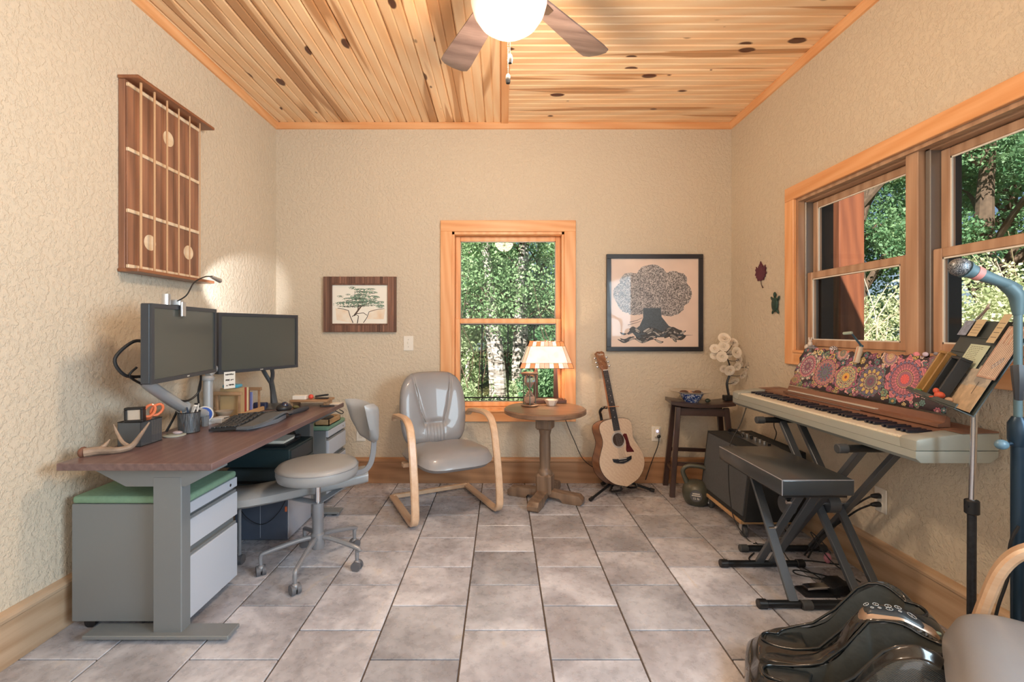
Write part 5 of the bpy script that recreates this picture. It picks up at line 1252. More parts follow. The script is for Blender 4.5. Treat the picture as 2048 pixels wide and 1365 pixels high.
# rose light
M_petal = plain('cream_petal', '#f0e2d0', .7, Subsurface_Weight=.1)
Y0 = 3.52; rb = at(1457, 800, Y0); rb.z = SZ-.004
t = thing('rose_branch_light', 'dark branch with sixteen cream roses standing on stool', 'ornament', rb)
obj('base_box', box(B(), rb.x-.035, rb.x+.035, Y0-.03, Y0+.03, rb.z-.001, rb.z+.04, .004), M_black, t, world=True)
def rp(zx, zy, dy=0): return at(1400+zx*.10989, 660+zy*.10989, Y0+dy)
trunk_ = [rp(530, 1250), rp(520, 1180), rp(490, 980), rp(535, 830), rp(545, 680), rp(510, 560), rp(460, 440)]
obj('trunk', tube(B(), trunk_, [.010, .009, .009, .008, .007, .005, .004], 8, smooth=3), M_black, t, world=True)
fl = [(445, 150, 0, 105), (435, 295, -.02, 95), (265, 340, 0, 80), (260, 465, .02, 72), (405, 490, -.04, 95), (545, 430, .01, 65), (675, 410, -.03, 100), (620, 225, .04, 85), (715, 545, .02, 75), (440, 715, .01, 72), (545, 745, -.04, 95), (685, 675, -.03, 75), (860, 675, .0, 85), (795, 820, -.01, 78), (640, 945, .0, 80), (750, 640, .03, 55)]
def rose(r_, R_):
    bm = B()
    for lay, (np_, rad, tilt, up) in enumerate(((3, .30, .2, .25), (5, .55, .55, .12), (6, .85, .95, -.02), (6, 1.05, 1.25, -.14))):
        for k in range(np_):
            a = 2*PI*k/np_+lay*.7+R_.uniform(-.15, .15); ca, sa = math.cos(a), math.sin(a); s_ = V(-sa, ca, 0); o_ = V(ca, sa, 0); u_ = (V(0, 0, 1)*math.cos(tilt)+o_*math.sin(tilt))
            n_ = s_.cross(u_); b0 = o_*rad*.35*r_+V(0, 0, up*r_-.25*r_); w_ = r_*(.42+.16*lay); h_ = r_*(.55+.12*lay); gg = []
            for i in range(3):
                v = i/2; gg.append([bm.verts.new(b0+s_*(x*w_*(.5+.5*math.sin(v*2.2)))+u_*(v*h_)-n_*((1-x*x)*.0)+o_*((x*x)*-.25*r_+(v*v)*.16*r_*lay)) for x in (-1, -.4, .4, 1)])
            for i in range(2):
                for j in range(3): bm.faces.new((gg[i][j], gg[i][j+1], gg[i+1][j+1], gg[i+1][j]))
    ball(bm, (0, 0, .05*r_), r_*.32, (1, 1, 1.1), 8, 6); return bm
R9 = random.Random(9)
for (a, b, dy, s_) in fl:
    c_ = rp(a, b, dy); j = min(trunk_, key=lambda q: (q-c_).length); st = smoothpath([j, (j+c_)/2+V(0, 0, -.008), c_], 3)
    obj('twig', tube(B(), st, .0022, 5), M_black, t, world=True)
    dirv = (V((a-540)/500, -1.1+dy*6, (520-b)/600)).normalized(); q = dirv.to_track_quat('Z', 'Y').to_matrix().to_4x4()
    bm = rose(s_*.10989/929*Y0*.62, R9); bm.transform(Matrix.Translation(c_) @ q); obj('rose', bm, M_petal, t, 22, True)

# ================================================================ kettlebell
M_ket = plain('olive_grey_iron', '#4f5148', .4, .2, coat=.15); kc = V(1.395, 3.33, 0)
t = thing('kettlebell', 'olive grey kettlebell on floor between dark stool and amplifier', 'kettlebell', kc)
bm = B(); lathe(bm, [(0, .002), (.055, .002), (.075, .012), (.092, .045), (.098, .08), (.094, .115), (.078, .145), (.05, .165), (0, .17)], kc, 32); obj('bell', bm, M_ket, t, 60, True)
kx = V(.96, -.28, 0)
bm = B(); tube(bm, [kc-kx*.055+V(0, 0, .135), kc-kx*.082+V(0, 0, .19), kc-kx*.092+V(0, 0, .235), kc-kx*.06+V(0, 0, .268), kc+V(0, 0, .272), kc+kx*.06+V(0, 0, .262), kc+kx*.09+V(0, 0, .23), kc+kx*.08+V(0, 0, .185), kc+kx*.055+V(0, 0, .135)], [.022, .017, .0155, .015, .015, .015, .0155, .017, .022], 14, smooth=5); obj('handle', bm, M_ket, t, 60, True)
kn = V(-.42, -.90, .02).normalized(); kM = frame(kc+V(0, 0, .085)+kn*.0965, V(0, 0, 1).cross(kn)*1.0, (0, 0, 1)); bm = B(); cyl(bm, kM @ V(0, 0, -.02), kM @ V(0, 0, .001), .04, 28); dd_ = obj('weight_badge', bm, plain('badge_grey', '#55565a', .5), t, world=True)
text('lettering', '15 lb', M_white, kM @ Matrix.Translation((0, -.018, .0015)), .022, dd_)
bm = B()
for y_, w_ in ((.016, .022), (.003, .027)):
    x_ = -w_
    while x_ < w_: box(bm, x_, x_+.0035, y_-.0045+.001*(rnd.random()), y_+.0035+.001*rnd.random(), .0012, .0018, 0, kM); x_ += .0048
obj('worn_lettering', bm, M_white, dd_, 0, True)['kind'] = 'stuff'

# ================================================================ amplifier on its dolly
M_carp = plain('black_carpet', '#26282a', .95, bump=.6, bs=400, bd=.003); M_cloth = plain('grey_grille_cloth', '#4b4f54', .85, bump=.3, bs=500, var=.1, vs=90)
ax0, ax1, ay0, ay1, az0, az1 = 1.435, 1.80, 2.745, 3.36, .108, .522
t = thing('guitar_amplifier', 'large black carpeted amplifier under keyboard, behind the bench', 'amplifier', ((ax0+ax1)/2, (ay0+ay1)/2, az0))
bm = B(); prism(bm, [(ax0, az0), (ax1, az0), (ax1, az1), (ax0+.05, az1)], frame((0, ay1, 0), (1, 0, 0), (0, 0, 1)), ay1-ay0, .008); obj('cabinet', bm, M_carp, t, world=True)
sl = V(.05, 0, az1-az0); q = B(); P0 = V(ax0-.003, ay0+.025, az0+.03); w_ = V(0, ay1-ay0-.06, 0); u_ = sl*.90
f_ = [q.verts.new(p_) for p_ in (P0, P0+w_, P0+w_+u_, P0+u_)]; g_ = [q.verts.new(v.co+V(.012, 0, 0)) for v in f_]; q.faces.new(f_); q.faces.new(g_[::-1])
for i in range(4): q.faces.new((f_[i], g_[i], g_[(i+1) % 4], f_[(i+1) % 4]))
obj('grille', q, M_cloth, t, 0, True)
obj('control_panel', box(B(), ax0+.16, ax0+.27, ay0+.1, ay1-.06, az1, az1+.004, .001), M_bez, t, 0, True)
for k in range(9): obj('knob', cyl(B(), (ax0+.225, ay0+.14+k*.052, az1+.004), (ax0+.225, ay0+.14+k*.052, az1+.022), .009, 12), M_sil if k % 4 else M_black, t, world=True)
bm = B(); tube(bm, [(ax0+.19, ay1-.22, az1+.004), (ax0+.19, ay1-.2, az1+.02), (ax0+.19, ay1-.06, az1+.02), (ax0+.19, ay1-.04, az1+.004)], .010, 8, smooth=3); obj('carry_handle', bm, M_black, t, world=True)
t = thing('wooden_dolly', 'plywood dolly on casters carrying the black amplifier', 'dolly', ((ax0+ax1)/2, (ay0+ay1)/2, 0))
obj('deck', box(B(), ax0-.01, ax1-.01, ay0+.03, ay1-.06, .086, .107, .002), M_bam, t, world=True)
for x_, y_ in ((ax0+.025, ay0+.06), (ax0+.03, ay1-.10), (ax1-.05, ay0+.08), (ax1-.05, ay1-.10)):
    g = obj('caster', cyl(B(), (x_-.014, y_, .036), (x_+.014, y_, .036), .035, 20, bev=.005), plain('caster_rubber', '#4a4b4d', .6) if 'caster_rubber' not in bpy.data.materials else bpy.data.materials['caster_rubber'], t, world=True)
    bm = B(); box(bm, x_-.02, x_-.016, y_-.014, y_+.014, .03, .086); box(bm, x_+.016, x_+.02, y_-.014, y_+.014, .03, .086); obj('bracket', bm, M_sil, g, 0, True)
    obj('hub', cyl(B(), (x_-.0215, y_, .036), (x_+.0215, y_, .036), .009, 10), M_sil, g, world=True)

# ================================================================ keyboard bench
M_bv = plain('black_vinyl', '#353b40', .32, coat=.3); M_bm = plain('graphite_metal', '#5a6067', .35, .4)
bx0, bx1, by0, by1 = 1.213, 1.53, 2.012, 2.60
t = thing('keyboard_bench', 'black padded folding bench with X legs in front of keyboard', 'bench', ((bx0+bx1)/2, (by0+by1)/2, 0))
obj('seat_pad', box(B(), bx0, bx1, by0, by1, .527, .60, .009, seg=3), M_bv, t, world=True)
bm = B()
tube(bm, [(bx0+.002, by0+.004, .597), (bx0+.002, by1-.004, .597)], .0022, 6); tube(bm, [(bx0+.004, by0+.002, .597), (bx1-.004, by0+.002, .597)], .0022, 6); tube(bm, [(bx0+.002, by0+.002, .53), (bx0+.002, by0+.002, .597)], .0022, 6)
obj('piping', bm, plain('piping_sheen', '#8f8f95', .3), t, world=True)['kind'] = 'stuff'
obj('under_board', box(B(), bx0+.02, bx1-.02, by0+.02, by1-.02, .515, .528), M_black, t, world=True)
for yy, nm in ((2.08, 0), (2.44, 1)):
    g = obj('floor_bar', cyl(B(), (1.165, yy, .022), (1.565, yy, .022), .016, 14), M_stand, t, world=True)
    for x0_, x1_ in ((1.145, 1.185), (1.545, 1.585)): obj('rubber_cap', cyl(B(), (x0_, yy, .022), (x1_, yy, .022), .021, 16, bev=.003), M_black, g, world=True)
for (xx, a, b) in ((1.305, (2.08, .03), (2.42, .51)), (1.35, (2.44, .03), (2.10, .51)), (1.42, (2.44, .03), (2.10, .51))):
    obj('leg', bar(B(), (xx, a[0], a[1]), (xx, b[0], b[1]), .016, .042, .002, up=(1, 0, 0)), M_bm, t, world=True)
obj('height_dial', cyl(B(), (1.365, 2.26, .40), (1.41, 2.26, .40), .045, 20, bev=.004), M_bm, t, world=True)
for xx, y_, z_ in ((1.325, 2.26, .285), (1.34, 2.14, .455)): obj('bolt', cyl(B(), (xx-.03, y_, z_), (xx+.01, y_, z_), .009, 10), M_chrome, t, world=True)
for y_ in (2.10, 2.42): obj('top_bracket', box(B(), 1.29, 1.46, y_-.02, y_+.02, .50, .515, .002), M_bm, t, world=True)

# ================================================================ digital piano and its stand
kx0, kx1, ky0, ky1 = 1.53, 1.838, 1.715, 3.085
M_ps = plain('silver_beige_plastic', '#a4a8a0', .4, .1); M_pt = plain('pale_top_plastic', '#cfccc6', .4, .1); M_pb = wood('brown_top_panel', '#8a6450', '#775242', axis=1, rough=.45, tint=0, coat=.1); M_iv = plain('ivory_key', '#efe6d2', .3, coat=.3); M_kbk = plain('black_key', '#1d2230', .25, coat=.4)
t = thing('digital_piano', 'long silver digital piano with brown top along right wall', 'piano', ((kx0+kx1)/2, (ky0+ky1)/2, .755))
def pslab(name, sec, y0, y1, m, bev=.004, par=None):
    bm = B(); prism(bm, sec, frame((0, y1, 0), (1, 0, 0), (0, 0, 1)), y1-y0, bev); return obj(name, bm, m, par or t, 35, True)
pslab('case_bottom', [(kx0+.02, .755), (kx1-.03, .755), (kx1, .778), (kx1, .80), (kx0, .80), (kx0, .772)], ky0+.002, ky1-.002, M_ps, .004)
pslab('front_rail', [(kx0, .801), (kx0+.014, .801), (kx0+.014, .832), (kx0+.003, .832)], ky0+.05, ky1-.05, M_ps, .002)
pslab('key_bed', [(kx0+.014, .801), (kx1, .801), (kx1, .815), (kx0+.014, .815)], ky0+.05, ky1-.05, M_ps, 0)
ck = 0
for (a, b) in ((ky0, ky0+.075), (ky1-.075, ky1)):
    pslab('end_cheek', [(kx0, .801), (kx1, .801), (kx1, .868), (kx0+.16, .862), (kx0+.012, .846), (kx0, .838)], a, b, M_ps, .006)
bk0 = kx0+.172
pslab('top_panel', [(bk0, .816), (kx1, .816), (kx1, .872), (bk0+.01, .864), (bk0, .858)], ky0+.075, ky1-.075, M_pb, .002)
for (a, b) in ((ky0+.001, ky0+.075), (ky1-.075, ky1-.001)): pslab('end_top', [(bk0, .864), (kx1-.001, .868), (kx1-.001, .8725), (bk0, .866)], a, b, M_pb, 0)
cp = obj('control_panel', bar(B(), (bk0+.04, 2.22, .8655), (bk0+.04, 2.78, .8655), .062, .006, .001), M_pt, t, world=True)
for k in range(26): obj('button', box(B(), bk0+.045, bk0+.055, 2.26+.018*k, 2.27+.018*k, .8685, .8705), M_alu if k % 5 else M_black, cp, 0, True)
obj('display', box(B(), bk0+.025, bk0+.038, 2.48, 2.55, .8685, .8695), M_black, cp, 0, True)
mr = pslab('music_rest', [(kx1-.135, .868), (kx1-.085, .868), (kx1-.085, .905), (kx1-.10, .912), (kx1-.108, .885), (kx1-.135, .88)], ky0+.10, ky1-.27, M_pb, .002)
obj('rest_strip', box(B(), kx1-.1245, kx1-.108, ky0+.42, ky1-.30, .884, .889), M_pt, mr, 0, True)
KY0, KY1 = ky0+.078, ky1-.078; ww = (KY1-KY0)/52; wk = None; bkm = None
for i in range(52):
    y_ = KY0+ww*(i+.5)
    if wk is None: wk = obj('white_key', box(B(), -.078, .078, -ww/2+.0006, ww/2-.0006, -.012, .008, .001), M_iv, t, 0); o_ = wk
    else: o_ = wk.copy(); C.objects.link(o_)
    o_.location = V(kx0+.015+.078, y_, .832)-t.location
    # far end is the bass (left hand when facing the wall): name counted from the far end
    j = 51-i; nm_ = j % 7      # A B C D E F G
    if nm_ in (0, 2, 3, 5, 6) and j < 51:
        yb = KY0+ww*i
        if bkm is None: bkm = obj('black_key', box(B(), -.05, .05, -.0055, .0055, -.006, .006, .002), M_kbk, t, 0); o_ = bkm
        else: o_ = bkm.copy(); C.objects.link(o_)
        o_.location = V(kx0+.121, yb, .847)-t.location
t = thing('keyboard_stand', 'black double X keyboard stand holding the digital piano', 'stand', (1.6, 2.33, 0))
for yy, z_ in ((2.61, .022), (2.07, .022), (2.66, .733), (2.02, .733)):
    x0_, x1_ = (1.335, 1.82) if z_ < .1 else (1.455, 1.815)
    g = obj('cross_bar', cyl(B(), (x0_+.03, yy, z_), (x1_-.03, yy, z_), .0165, 14), M_stand, t, world=True)
    for a, b in ((x0_, x0_+.045), (x1_-.045, x1_)): obj('rubber_end', cyl(B(), (a, yy, z_), (b, yy, z_), .0205, 16, bev=.003), plain('rubber_grey', '#3f4347', .6) if 'rubber_grey' not in bpy.data.materials else bpy.data.materials['rubber_grey'], g, world=True)
for xx in (1.602, 1.702):
    obj('leg', bar(B(), (xx, 2.655, .725), (xx, 2.075, .03), .022, .036, .002, up=(1, 0, 0)), M_bm, t, world=True)
for xx in (1.57, 1.735): obj('leg', bar(B(), (xx+.0, 2.025, .725), (xx, 2.605, .03), .022, .036, .002, up=(1, 0, 0)), M_bm, t, world=True)
obj('pivot', cyl(B(), (1.56, 2.34, .375), (1.75, 2.34, .375), .012, 12), M_chrome, t, world=True)
obj('clutch_disc', cyl(B(), (1.625, 2.34, .375), (1.68, 2.34, .375), .045, 20), M_bm, t, world=True)
# pedal
pc_ = V(1.52, 2.20, 0); t = thing('sustain_pedal', 'chrome sustain pedal on black base on the floor', 'pedal', pc_)
bm = B(); prism(bm, [(-.11, -.04), (-.095, -.045), (.05, -.045), (.05, .045), (-.095, .045), (-.11, .04)], Matrix.Translation(pc_+V(0, 0, .002)), .012, .002); obj('base_plate', bm, M_black, t, world=True)
bm = B(); prism(bm, [(.02, .014), (.10, .014), (.10, .062), (.045, .062), (.02, .045)], frame(pc_+V(0, .045, 0), (1, 0, 0), (0, 0, 1)), .09, .004); obj('housing', bm, M_black, t, world=True)
bm = B(); tube(bm, [pc_+V(.04, 0, .036), pc_+V(-.04, 0, .034), pc_+V(-.085, 0, .03)], .01, 8, smooth=3, flat=(.045, .012), up=(0, 0, 1)); obj('lever', bm, M_chrome, t, 30, True)
# floor cords
cord('black cord looping on the floor from the pedal', [(1.62, 2.20, .03), (1.60, 2.30, .008), (1.50, 2.36, .007), (1.52, 2.40, .007), (1.64, 2.34, .007), (1.72, 2.25, .007), (1.76, 2.12, .007), (1.70, 2.05, .007)], .0035)
cord('thin black cord hanging from piano over the amplifier side', [(1.55, 2.95, .754), (1.50, 2.92, .66), (1.43, 2.90, .55), (1.405, 2.88, .45), (1.40, 2.86, .25), (1.41, 2.82, .10), (1.45, 2.74, .012), (1.48, 2.69, .008), (1.43, 2.62, .05)], .003)
cord('black cord lying along floor under the keyboard stand', [(1.40, 2.58, .01), (1.34, 2.52, .008), (1.35, 2.47, .008), (1.45, 2.46, .008), (1.62, 2.50, .008), (1.80, 2.45, .008)], .0035)
cord('second thin cord running over the tiles toward the pedal', [(1.46, 2.70, .007), (1.58, 2.66, .006), (1.55, 2.50, .006), (1.58, 2.40, .006), (1.60, 2.27, .006)], .0025)
cord('black cord hanging between piano and amplifier against the wall', [(1.72, 2.92, .753), (1.715, 2.93, .65), (1.725, 2.92, .60), (1.715, 2.93, .545)], .003)
single('pink_cable_tie', ball(B(), (1.71, 2.44, .05), .018, (1, 1, 1.5), 9, 6), plain('pink_yarn', '#c98594', .8, bump=.5), 'pink fuzzy tie round the cords under keyboard stand', 'cable tie')
cord('pair of cords looping up to the pink cable tie', [(1.72, 2.43, .078), (1.70, 2.46, .12), (1.66, 2.5, .16), (1.70, 2.42, .06), (1.74, 2.36, .02), (1.76, 2.28, .01)], .003)

# ================================================================ ceiling fan
M_blade = wood('fan_blade_wood', '#86736f', '#5f4e4c', axis=0, rough=.3, coat=.35, tint=.03, fine=.4, stretch=7)
M_brz2 = plain('aged_bronze', '#6b5a50', .35, .6)
fc = V(.028, 1.86, 0); t = thing('ceiling_fan', 'five blade ceiling fan with lit frosted bowl light', 'ceiling fan', (fc.x, fc.y, ZC))
bm = B(); lathe(bm, [(0, ZC), (.065, ZC), (.06, ZC-.03), (.03, ZC-.05), (.014, ZC-.055), (.014, ZC-.13), (0, ZC-.13)], fc, 24); obj('canopy', bm, M_brz2, t, world=True)
bm = B(); lathe(bm, [(0, ZC-.13), (.05, ZC-.13), (.11, ZC-.15), (.12, ZC-.19), (.12, ZC-.25), (.09, ZC-.29), (.07, ZC-.31), (0, ZC-.31)], fc, 32); obj('motor_housing', bm, M_brz2, t, world=True)
fan_g = shade_mat('frosted_bowl_glass', '#ffc9b2', 1.05); _q = fan_g.node_tree; _b = _q.nodes['Principled BSDF']; _b.inputs['Base Color'].default_value = (.35, .27, .24, 1)
_g = _q.nodes.new('ShaderNodeTexGradient'); _g.gradient_type = 'SPHERICAL'; _m = _q.nodes.new('ShaderNodeMapping'); _m.vector_type = 'TEXTURE'; _m.inputs['Location'].default_value = (.02, -.06, -.40); _m.inputs['Scale'].default_value = (.19, .19, .19)
_t = _q.nodes.new('ShaderNodeTexCoord'); _q.links.new(_t.outputs['Object'], _m.inputs[0]); _q.links.new(_m.outputs[0], _g.inputs[0]); _k = _q.nodes.new('ShaderNodeMath'); _k.operation = 'MULTIPLY_ADD'; _k.inputs[1].default_value = 4.0; _k.inputs[2].default_value = .62
_q.links.new(_g.outputs['Fac'], _k.inputs[0]); _q.links.new(_k.outputs[0], _b.inputs['Emission Strength'])      # the bulb glows through the frosting
bm = B(); zb_ = 2.437; prof = [(.0, 0), (.04, .004), (.08, .017), (.115, .042), (.140, .078), (.152, .118), (.154, .15), (.150, .165)]
lathe(bm, [(a, zb_+b) for a, b in prof], fc, 40); obj('glass_bowl', bm, fan_g, t, 60, True)
bm = B(); lathe(bm, [(.152, 2.600), (.158, 2.603), (.158, 2.612), (.07, 2.618), (.07, 2.625), (0, 2.625)], fc, 36); obj('light_collar', bm, M_brz2, t, world=True)
bm = B(); lathe(bm, [(0, -.022), (.006, -.02), (.008, -.010), (.018, -.006), (.030, .003), (.032, .008), (0, .008)], fc+V(0, 0, zb_-.001), 24); obj('finial', bm, plain('rose_bronze', '#b98f80', .4, .3), t, world=True)
for k, ang in enumerate((115, 48, -24, -96, -168)):
    a = math.radians(ang); Mb = Matrix.Translation((fc.x, fc.y, 2.652)) @ Matrix.Rotation(a, 4, 'Z') @ Matrix.Rotation(math.radians(11), 4, 'X')
    bm = B(); ol = [(.19, -.052), (.62, -.076), (.665, -.074), (.685, -.05), (.692, 0), (.685, .05), (.665, .074), (.62, .076), (.19, .052), (.175, .03), (.175, -.03)]
    prism(bm, ol, Mb, .007, .0015); b_ = obj('blade', bm, M_blade, t, world=True)
    # grain of each blade runs along it: keep the mesh in its own frame
    b_.data.transform(inv(t) @ Mb if False else Matrix()); 
    bm = B(); prism(bm, [(.09, -.018), (.17, -.02), (.21, -.04), (.255, -.035), (.27, 0), (.255, .035), (.21, .04), (.17, .02), (.09, .018)], Mb @ Matrix.Translation((0, 0, -.005)), .005, .001); g = obj('blade_iron', bm, M_brz2, b_, world=True)
for (dx, z1_, nm) in ((-.004, 2.265, 0), (.004, 2.345, 1)):
    bm = B(); x_, y_ = fc.x+dx, fc.y-.01
    z_ = 2.416
    while z_ > z1_: ball(bm, (x_, y_, z_), .0024, seg=5, rings=3); z_ -= .0065
    g = obj('pull_chain', bm, M_brz, t, world=True); g['kind'] = 'stuff'
    bm = B(); lathe(bm, [(0, 0), (.008, .003), (.010, .015), (.009, .032), (.004, .04), (0, .04)], (x_, y_, z1_-.036), 12); obj('pull_knob', bm, M_black, t, world=True)
light('fan_lamp', 'POINT', (fc.x, fc.y, 2.36), 56, (1, .76, .53), size=.12)
light('fan_uplight', 'POINT', (fc.x, fc.y, 2.60), 3, (1, .84, .66), size=.05) if False else None

# ================================================================ fretboard wall art
M_wal = wood('walnut', '#a8765a', '#74503e', axis=2, rough=.4, coat=.2, tint=.10, fine=.45, stretch=6); M_walx = wood('walnut_cap', '#a06a48', '#7c4c34', axis=1, rough=.4, coat=.2, tint=.04)
M_maple = wood('maple_inlay', '#ecd9bd', '#dcc19c', axis=1, rough=.4, tint=.02, bump=.02)
fy0, fy1, fz0, fz1 = 2.225, 2.765, 1.545, 2.455; X0 = XL+.002
t = thing('fretboard_wall_art', 'large walnut guitar fretboard sculpture on left wall', 'wall art', (XL, (fy0+fy1)/2, fz0))
obj('case', box(B(), X0, X0+.030, fy0, fy1, fz0, fz1, .001), M_wal, t, world=True)
frets = [fz0+.012, 1.825, 2.121, 2.433]; sy = [2.264+.0885*k for k in range(6)]
for a, b in zip(frets, frets[1:]):
    obj('panel', box(B(), X0+.0302, X0+.038, fy0+.006, fy1-.008, a+.009, b-.009, .001), M_wal, t, world=True)
for z in frets: obj('fret', box(B(), X0+.0302, X0+.044, fy0+.006, fy1-.003, z-.009, z+.009, .002), M_maple, t, world=True)
for (y_, z_) in ((2.506, 2.280), (2.375, 1.695), (2.666, 1.693)): obj('inlay_dot', cyl(B(), (X0+.0378, y_, z_), (X0+.0392, y_, z_), .040, 32), M_maple, t, world=True)
M_dow = plain('dowel', '#c79f78', .45)
for k, y_ in enumerate(sy): obj('string', cyl(B(), (X0+.078, y_, fz0+.001), (X0+.078, y_, fz1-.001), (.0058, .0052, .0046, .004, .0034, .0028)[k], 10), M_dow, t, world=True)
for z in (fz0-.016, fz1+.001): obj('cap_board', box(B(), X0, X0+.10, fy0-.006, fy1+.045, z, z+.016, .002), M_walx, t, world=True)

# ================================================================ leaf and turtle on the right wall
def flat_on_wall(name, label, cat, pts, c, m, th=.006):
    t_ = thing(name, label, cat, c); M_ = frame(c, (0, -1, 0), (0, 0, 1)); bm = B(); prism(bm, pts, M_ @ Matrix.Translation((0, 0, .003)), th, .001); return t_, M_, bm
half = [(0, .095), (.014, .068), (.022, .072), (.020, .058), (.034, .062), (.030, .050), (.045, .045), (.062, .062), (.060, .045), (.075, .040), (.060, .022), (.078, .0), (.058, -.006), (.062, -.022), (.045, -.024), (.04, -.045), (.018, -.040), (.004, -.048)]
lf = half+[(-a, b) for a, b in half[::-1] if a > 0]
c = atx(1523, 549, XR-.001); t, M_, bm = flat_on_wall('maple_leaf', 'dark maroon maple leaf fixed to wall left of window', 'leaf', [(a*.95, b) for a, b in lf], c, None)
obj('blade', bm, plain('maroon_leaf', '#5a2438', .5, var=.35, vs=18), t, world=True); obj('leaf_stem', tube(B(), [M_ @ V(0, -.04, .006), M_ @ V(.012, -.075, .008), M_ @ V(.028, -.10, .006)], [.002, .002, .004], 6), plain('stem_brown', '#3b1f22', .5), t, world=True)
c = atx(1553, 607, XR-.001); M_tur = plain('turtle_verdigris', '#2f4a42', .45, .3, var=.25, vs=60)
t = thing('turtle_plaque', 'small dark green metal turtle on wall below the maple leaf', 'ornament', c); M_ = frame(c, (0, -1, 0), (0, 0, 1))
bm = B(); ball(bm, M_ @ V(0, -.008, .008), 1, (1, 1, 1), 20, 10); bm.free(); bm = B(); ball(bm, (0, 0, 0), 1, (.036, .052, .012), 20, 10); bm.transform(M_ @ Matrix.Translation((0, -.008, .012))); obj('shell', bm, M_tur, t, 60, True)
bm = B(); ball(bm, (0, 0, 0), 1, (.011, .02, .009), 10, 8); bm.transform(M_ @ Matrix.Translation((0, .058, .012))); obj('head', bm, M_tur, t, 60, True)
for a, b, r_ in ((-.036, .032, .7), (.036, .032, -.7), (-.026, -.055, 2.6), (.026, -.055, -2.6)):
    bm = B(); ball(bm, (0, 0, 0), 1, (.009, .022, .006), 8, 6); bm.transform(M_ @ Matrix.Translation((a, b, .009)) @ Matrix.Rotation(r_, 4, 'Z')); obj('flipper', bm, M_tur, t, 60, True)

# ================================================================ colouring panel on the piano
def mandala(im, xx, yy, cx, cy, R, seed, pal, dark=(.30, .25, .30)):
    r_ = np.random.RandomState(seed); d = np.hypot(xx-cx, yy-cy)/R; th = np.arctan2(yy-cy, xx-cx); out = im.copy(); pal = np.array(pal); n0 = r_.choice([8, 10, 12]); edge = 1+.07*np.cos(n0*th)
    ins = d < edge; rings = np.concatenate([[0], np.sort(r_.uniform(.12, .95, 6)), [1.1]])
    for i in range(len(rings)-1):
        a, b = rings[i], rings[i+1]; n = n0*r_.choice([1, 1, 2]); ph = r_.choice([0, PI/n]); m = (d >= a) & (d < b) & ins
        f = (d-a)/(b-a); pet = np.abs(np.cos(n/2*th+ph)); c1, c2, c3 = pal[r_.randint(len(pal), size=3)]
        col_ = np.where((f < pet)[..., None], c1, c2); col_ = np.where(((pet > .75) & (np.abs(f-.45) < .2))[..., None], c3, col_)
        line = (np.abs(f-pet) < .10) | (f < .07) | (np.abs(pet-.05) < .05); col_ = np.where(line[..., None], np.array(dark), col_); out[m] = col_[m]
    return out
def panel_image():
    h, w = 330, 1360; yy, xx = np.mgrid[0:h, 0:w]/float(h); W_ = w/h; r_ = np.random.RandomState(11)
    pal = [[.72, .44, .52], [.86, .55, .58], [.55, .36, .48], [.40, .54, .54], [.50, .62, .52], [.80, .70, .46], [.92, .70, .72], [.48, .46, .60], [.90, .82, .62], [.65, .40, .55], [.86, .80, .78]]
    im = np.ones((h, w, 3))*np.array([.25, .22, .25]); 
    for k in range(330):
        im = mandala_small(im, xx, yy, r_.uniform(0, W_), r_.uniform(0, 1), r_.uniform(.035, .11), r_, np.array(pal))
    for (cx, cy, R, sd, pl_) in ((.38, .55, .36, 3, pal[:3]+[pal[6], pal[4], pal[10]]), (1.05, .45, .38, 5, pal[:8]), (1.72, .40, .30, 8, [pal[5], pal[8], pal[0], pal[3], pal[1]]), (2.42, .38, .34, 9, pal[2:9]), (3.22, .52, .44, 12, [pal[0], pal[1], pal[8], pal[7], pal[5]]), (.1, .15, .22, 21, pal[1:6]), (3.85, .85, .22, 23, pal[:4]), (2.75, .95, .2, 24, pal[5:9]), (1.4, .95, .18, 27, pal[3:8])):
        im = mandala(im, xx, yy, cx, cy, R, sd, pl_)
    d = np.hypot(xx-3.22, yy-.52); im[d < .10] = [.90, .42, .42]; im[(d < .10) & (np.abs(np.cos(5*np.arctan2(yy-.52, xx-3.22))) < .12)] = [.5, .2, .25]
    d = np.hypot(xx-1.72, yy-.40); im[d < .10] = [.88, .68, .36]; im[d < .035] = [.55, .25, .25]
    return im
def mandala_small(im, xx, yy, cx, cy, R, r_, pal):
    h = im.shape[0]; x0_, x1_ = int(max(0, (cx-R*1.2)*h)), int(min(im.shape[1], (cx+R*1.2)*h)); y0_, y1_ = int(max(0, (cy-R*1.2)*h)), int(min(h, (cy+R*1.2)*h))
    if x1_-x0_ < 3 or y1_-y0_ < 3: return im
    X_, Y_ = xx[y0_:y1_, x0_:x1_], yy[y0_:y1_, x0_:x1_]; d = np.hypot(X_-cx, Y_-cy)/R; th = np.arctan2(Y_-cy, X_-cx); n = r_.choice([5, 6, 8]); e = .72+.28*np.abs(np.cos(n/2*th+r_.rand()*3))
    c1, c2 = pal[r_.randint(len(pal))], pal[r_.randint(len(pal))]; sub = im[y0_:y1_, x0_:x1_]; sub[d < e] = [.18, .15, .18]; sub[d < e-.14] = c1; sub[d < .45*e] = [.2, .16, .2]; sub[d < .34*e] = c2; return im
BL, BR, TL, TR = V(1.742, 2.80, .918), V(1.750, 1.83, .918), V(1.795, 2.745, 1.137), V(1.800, 1.84, 1.137)
def bil(u, v): return (BL*(1-u)+BR*u)*(1-v)+(TL*(1-u)+TR*u)*v
bm = B(); uvl = bm.loops.layers.uv.new('UVMap'); nU, nV = 60, 8; grid = []; uvs = {}
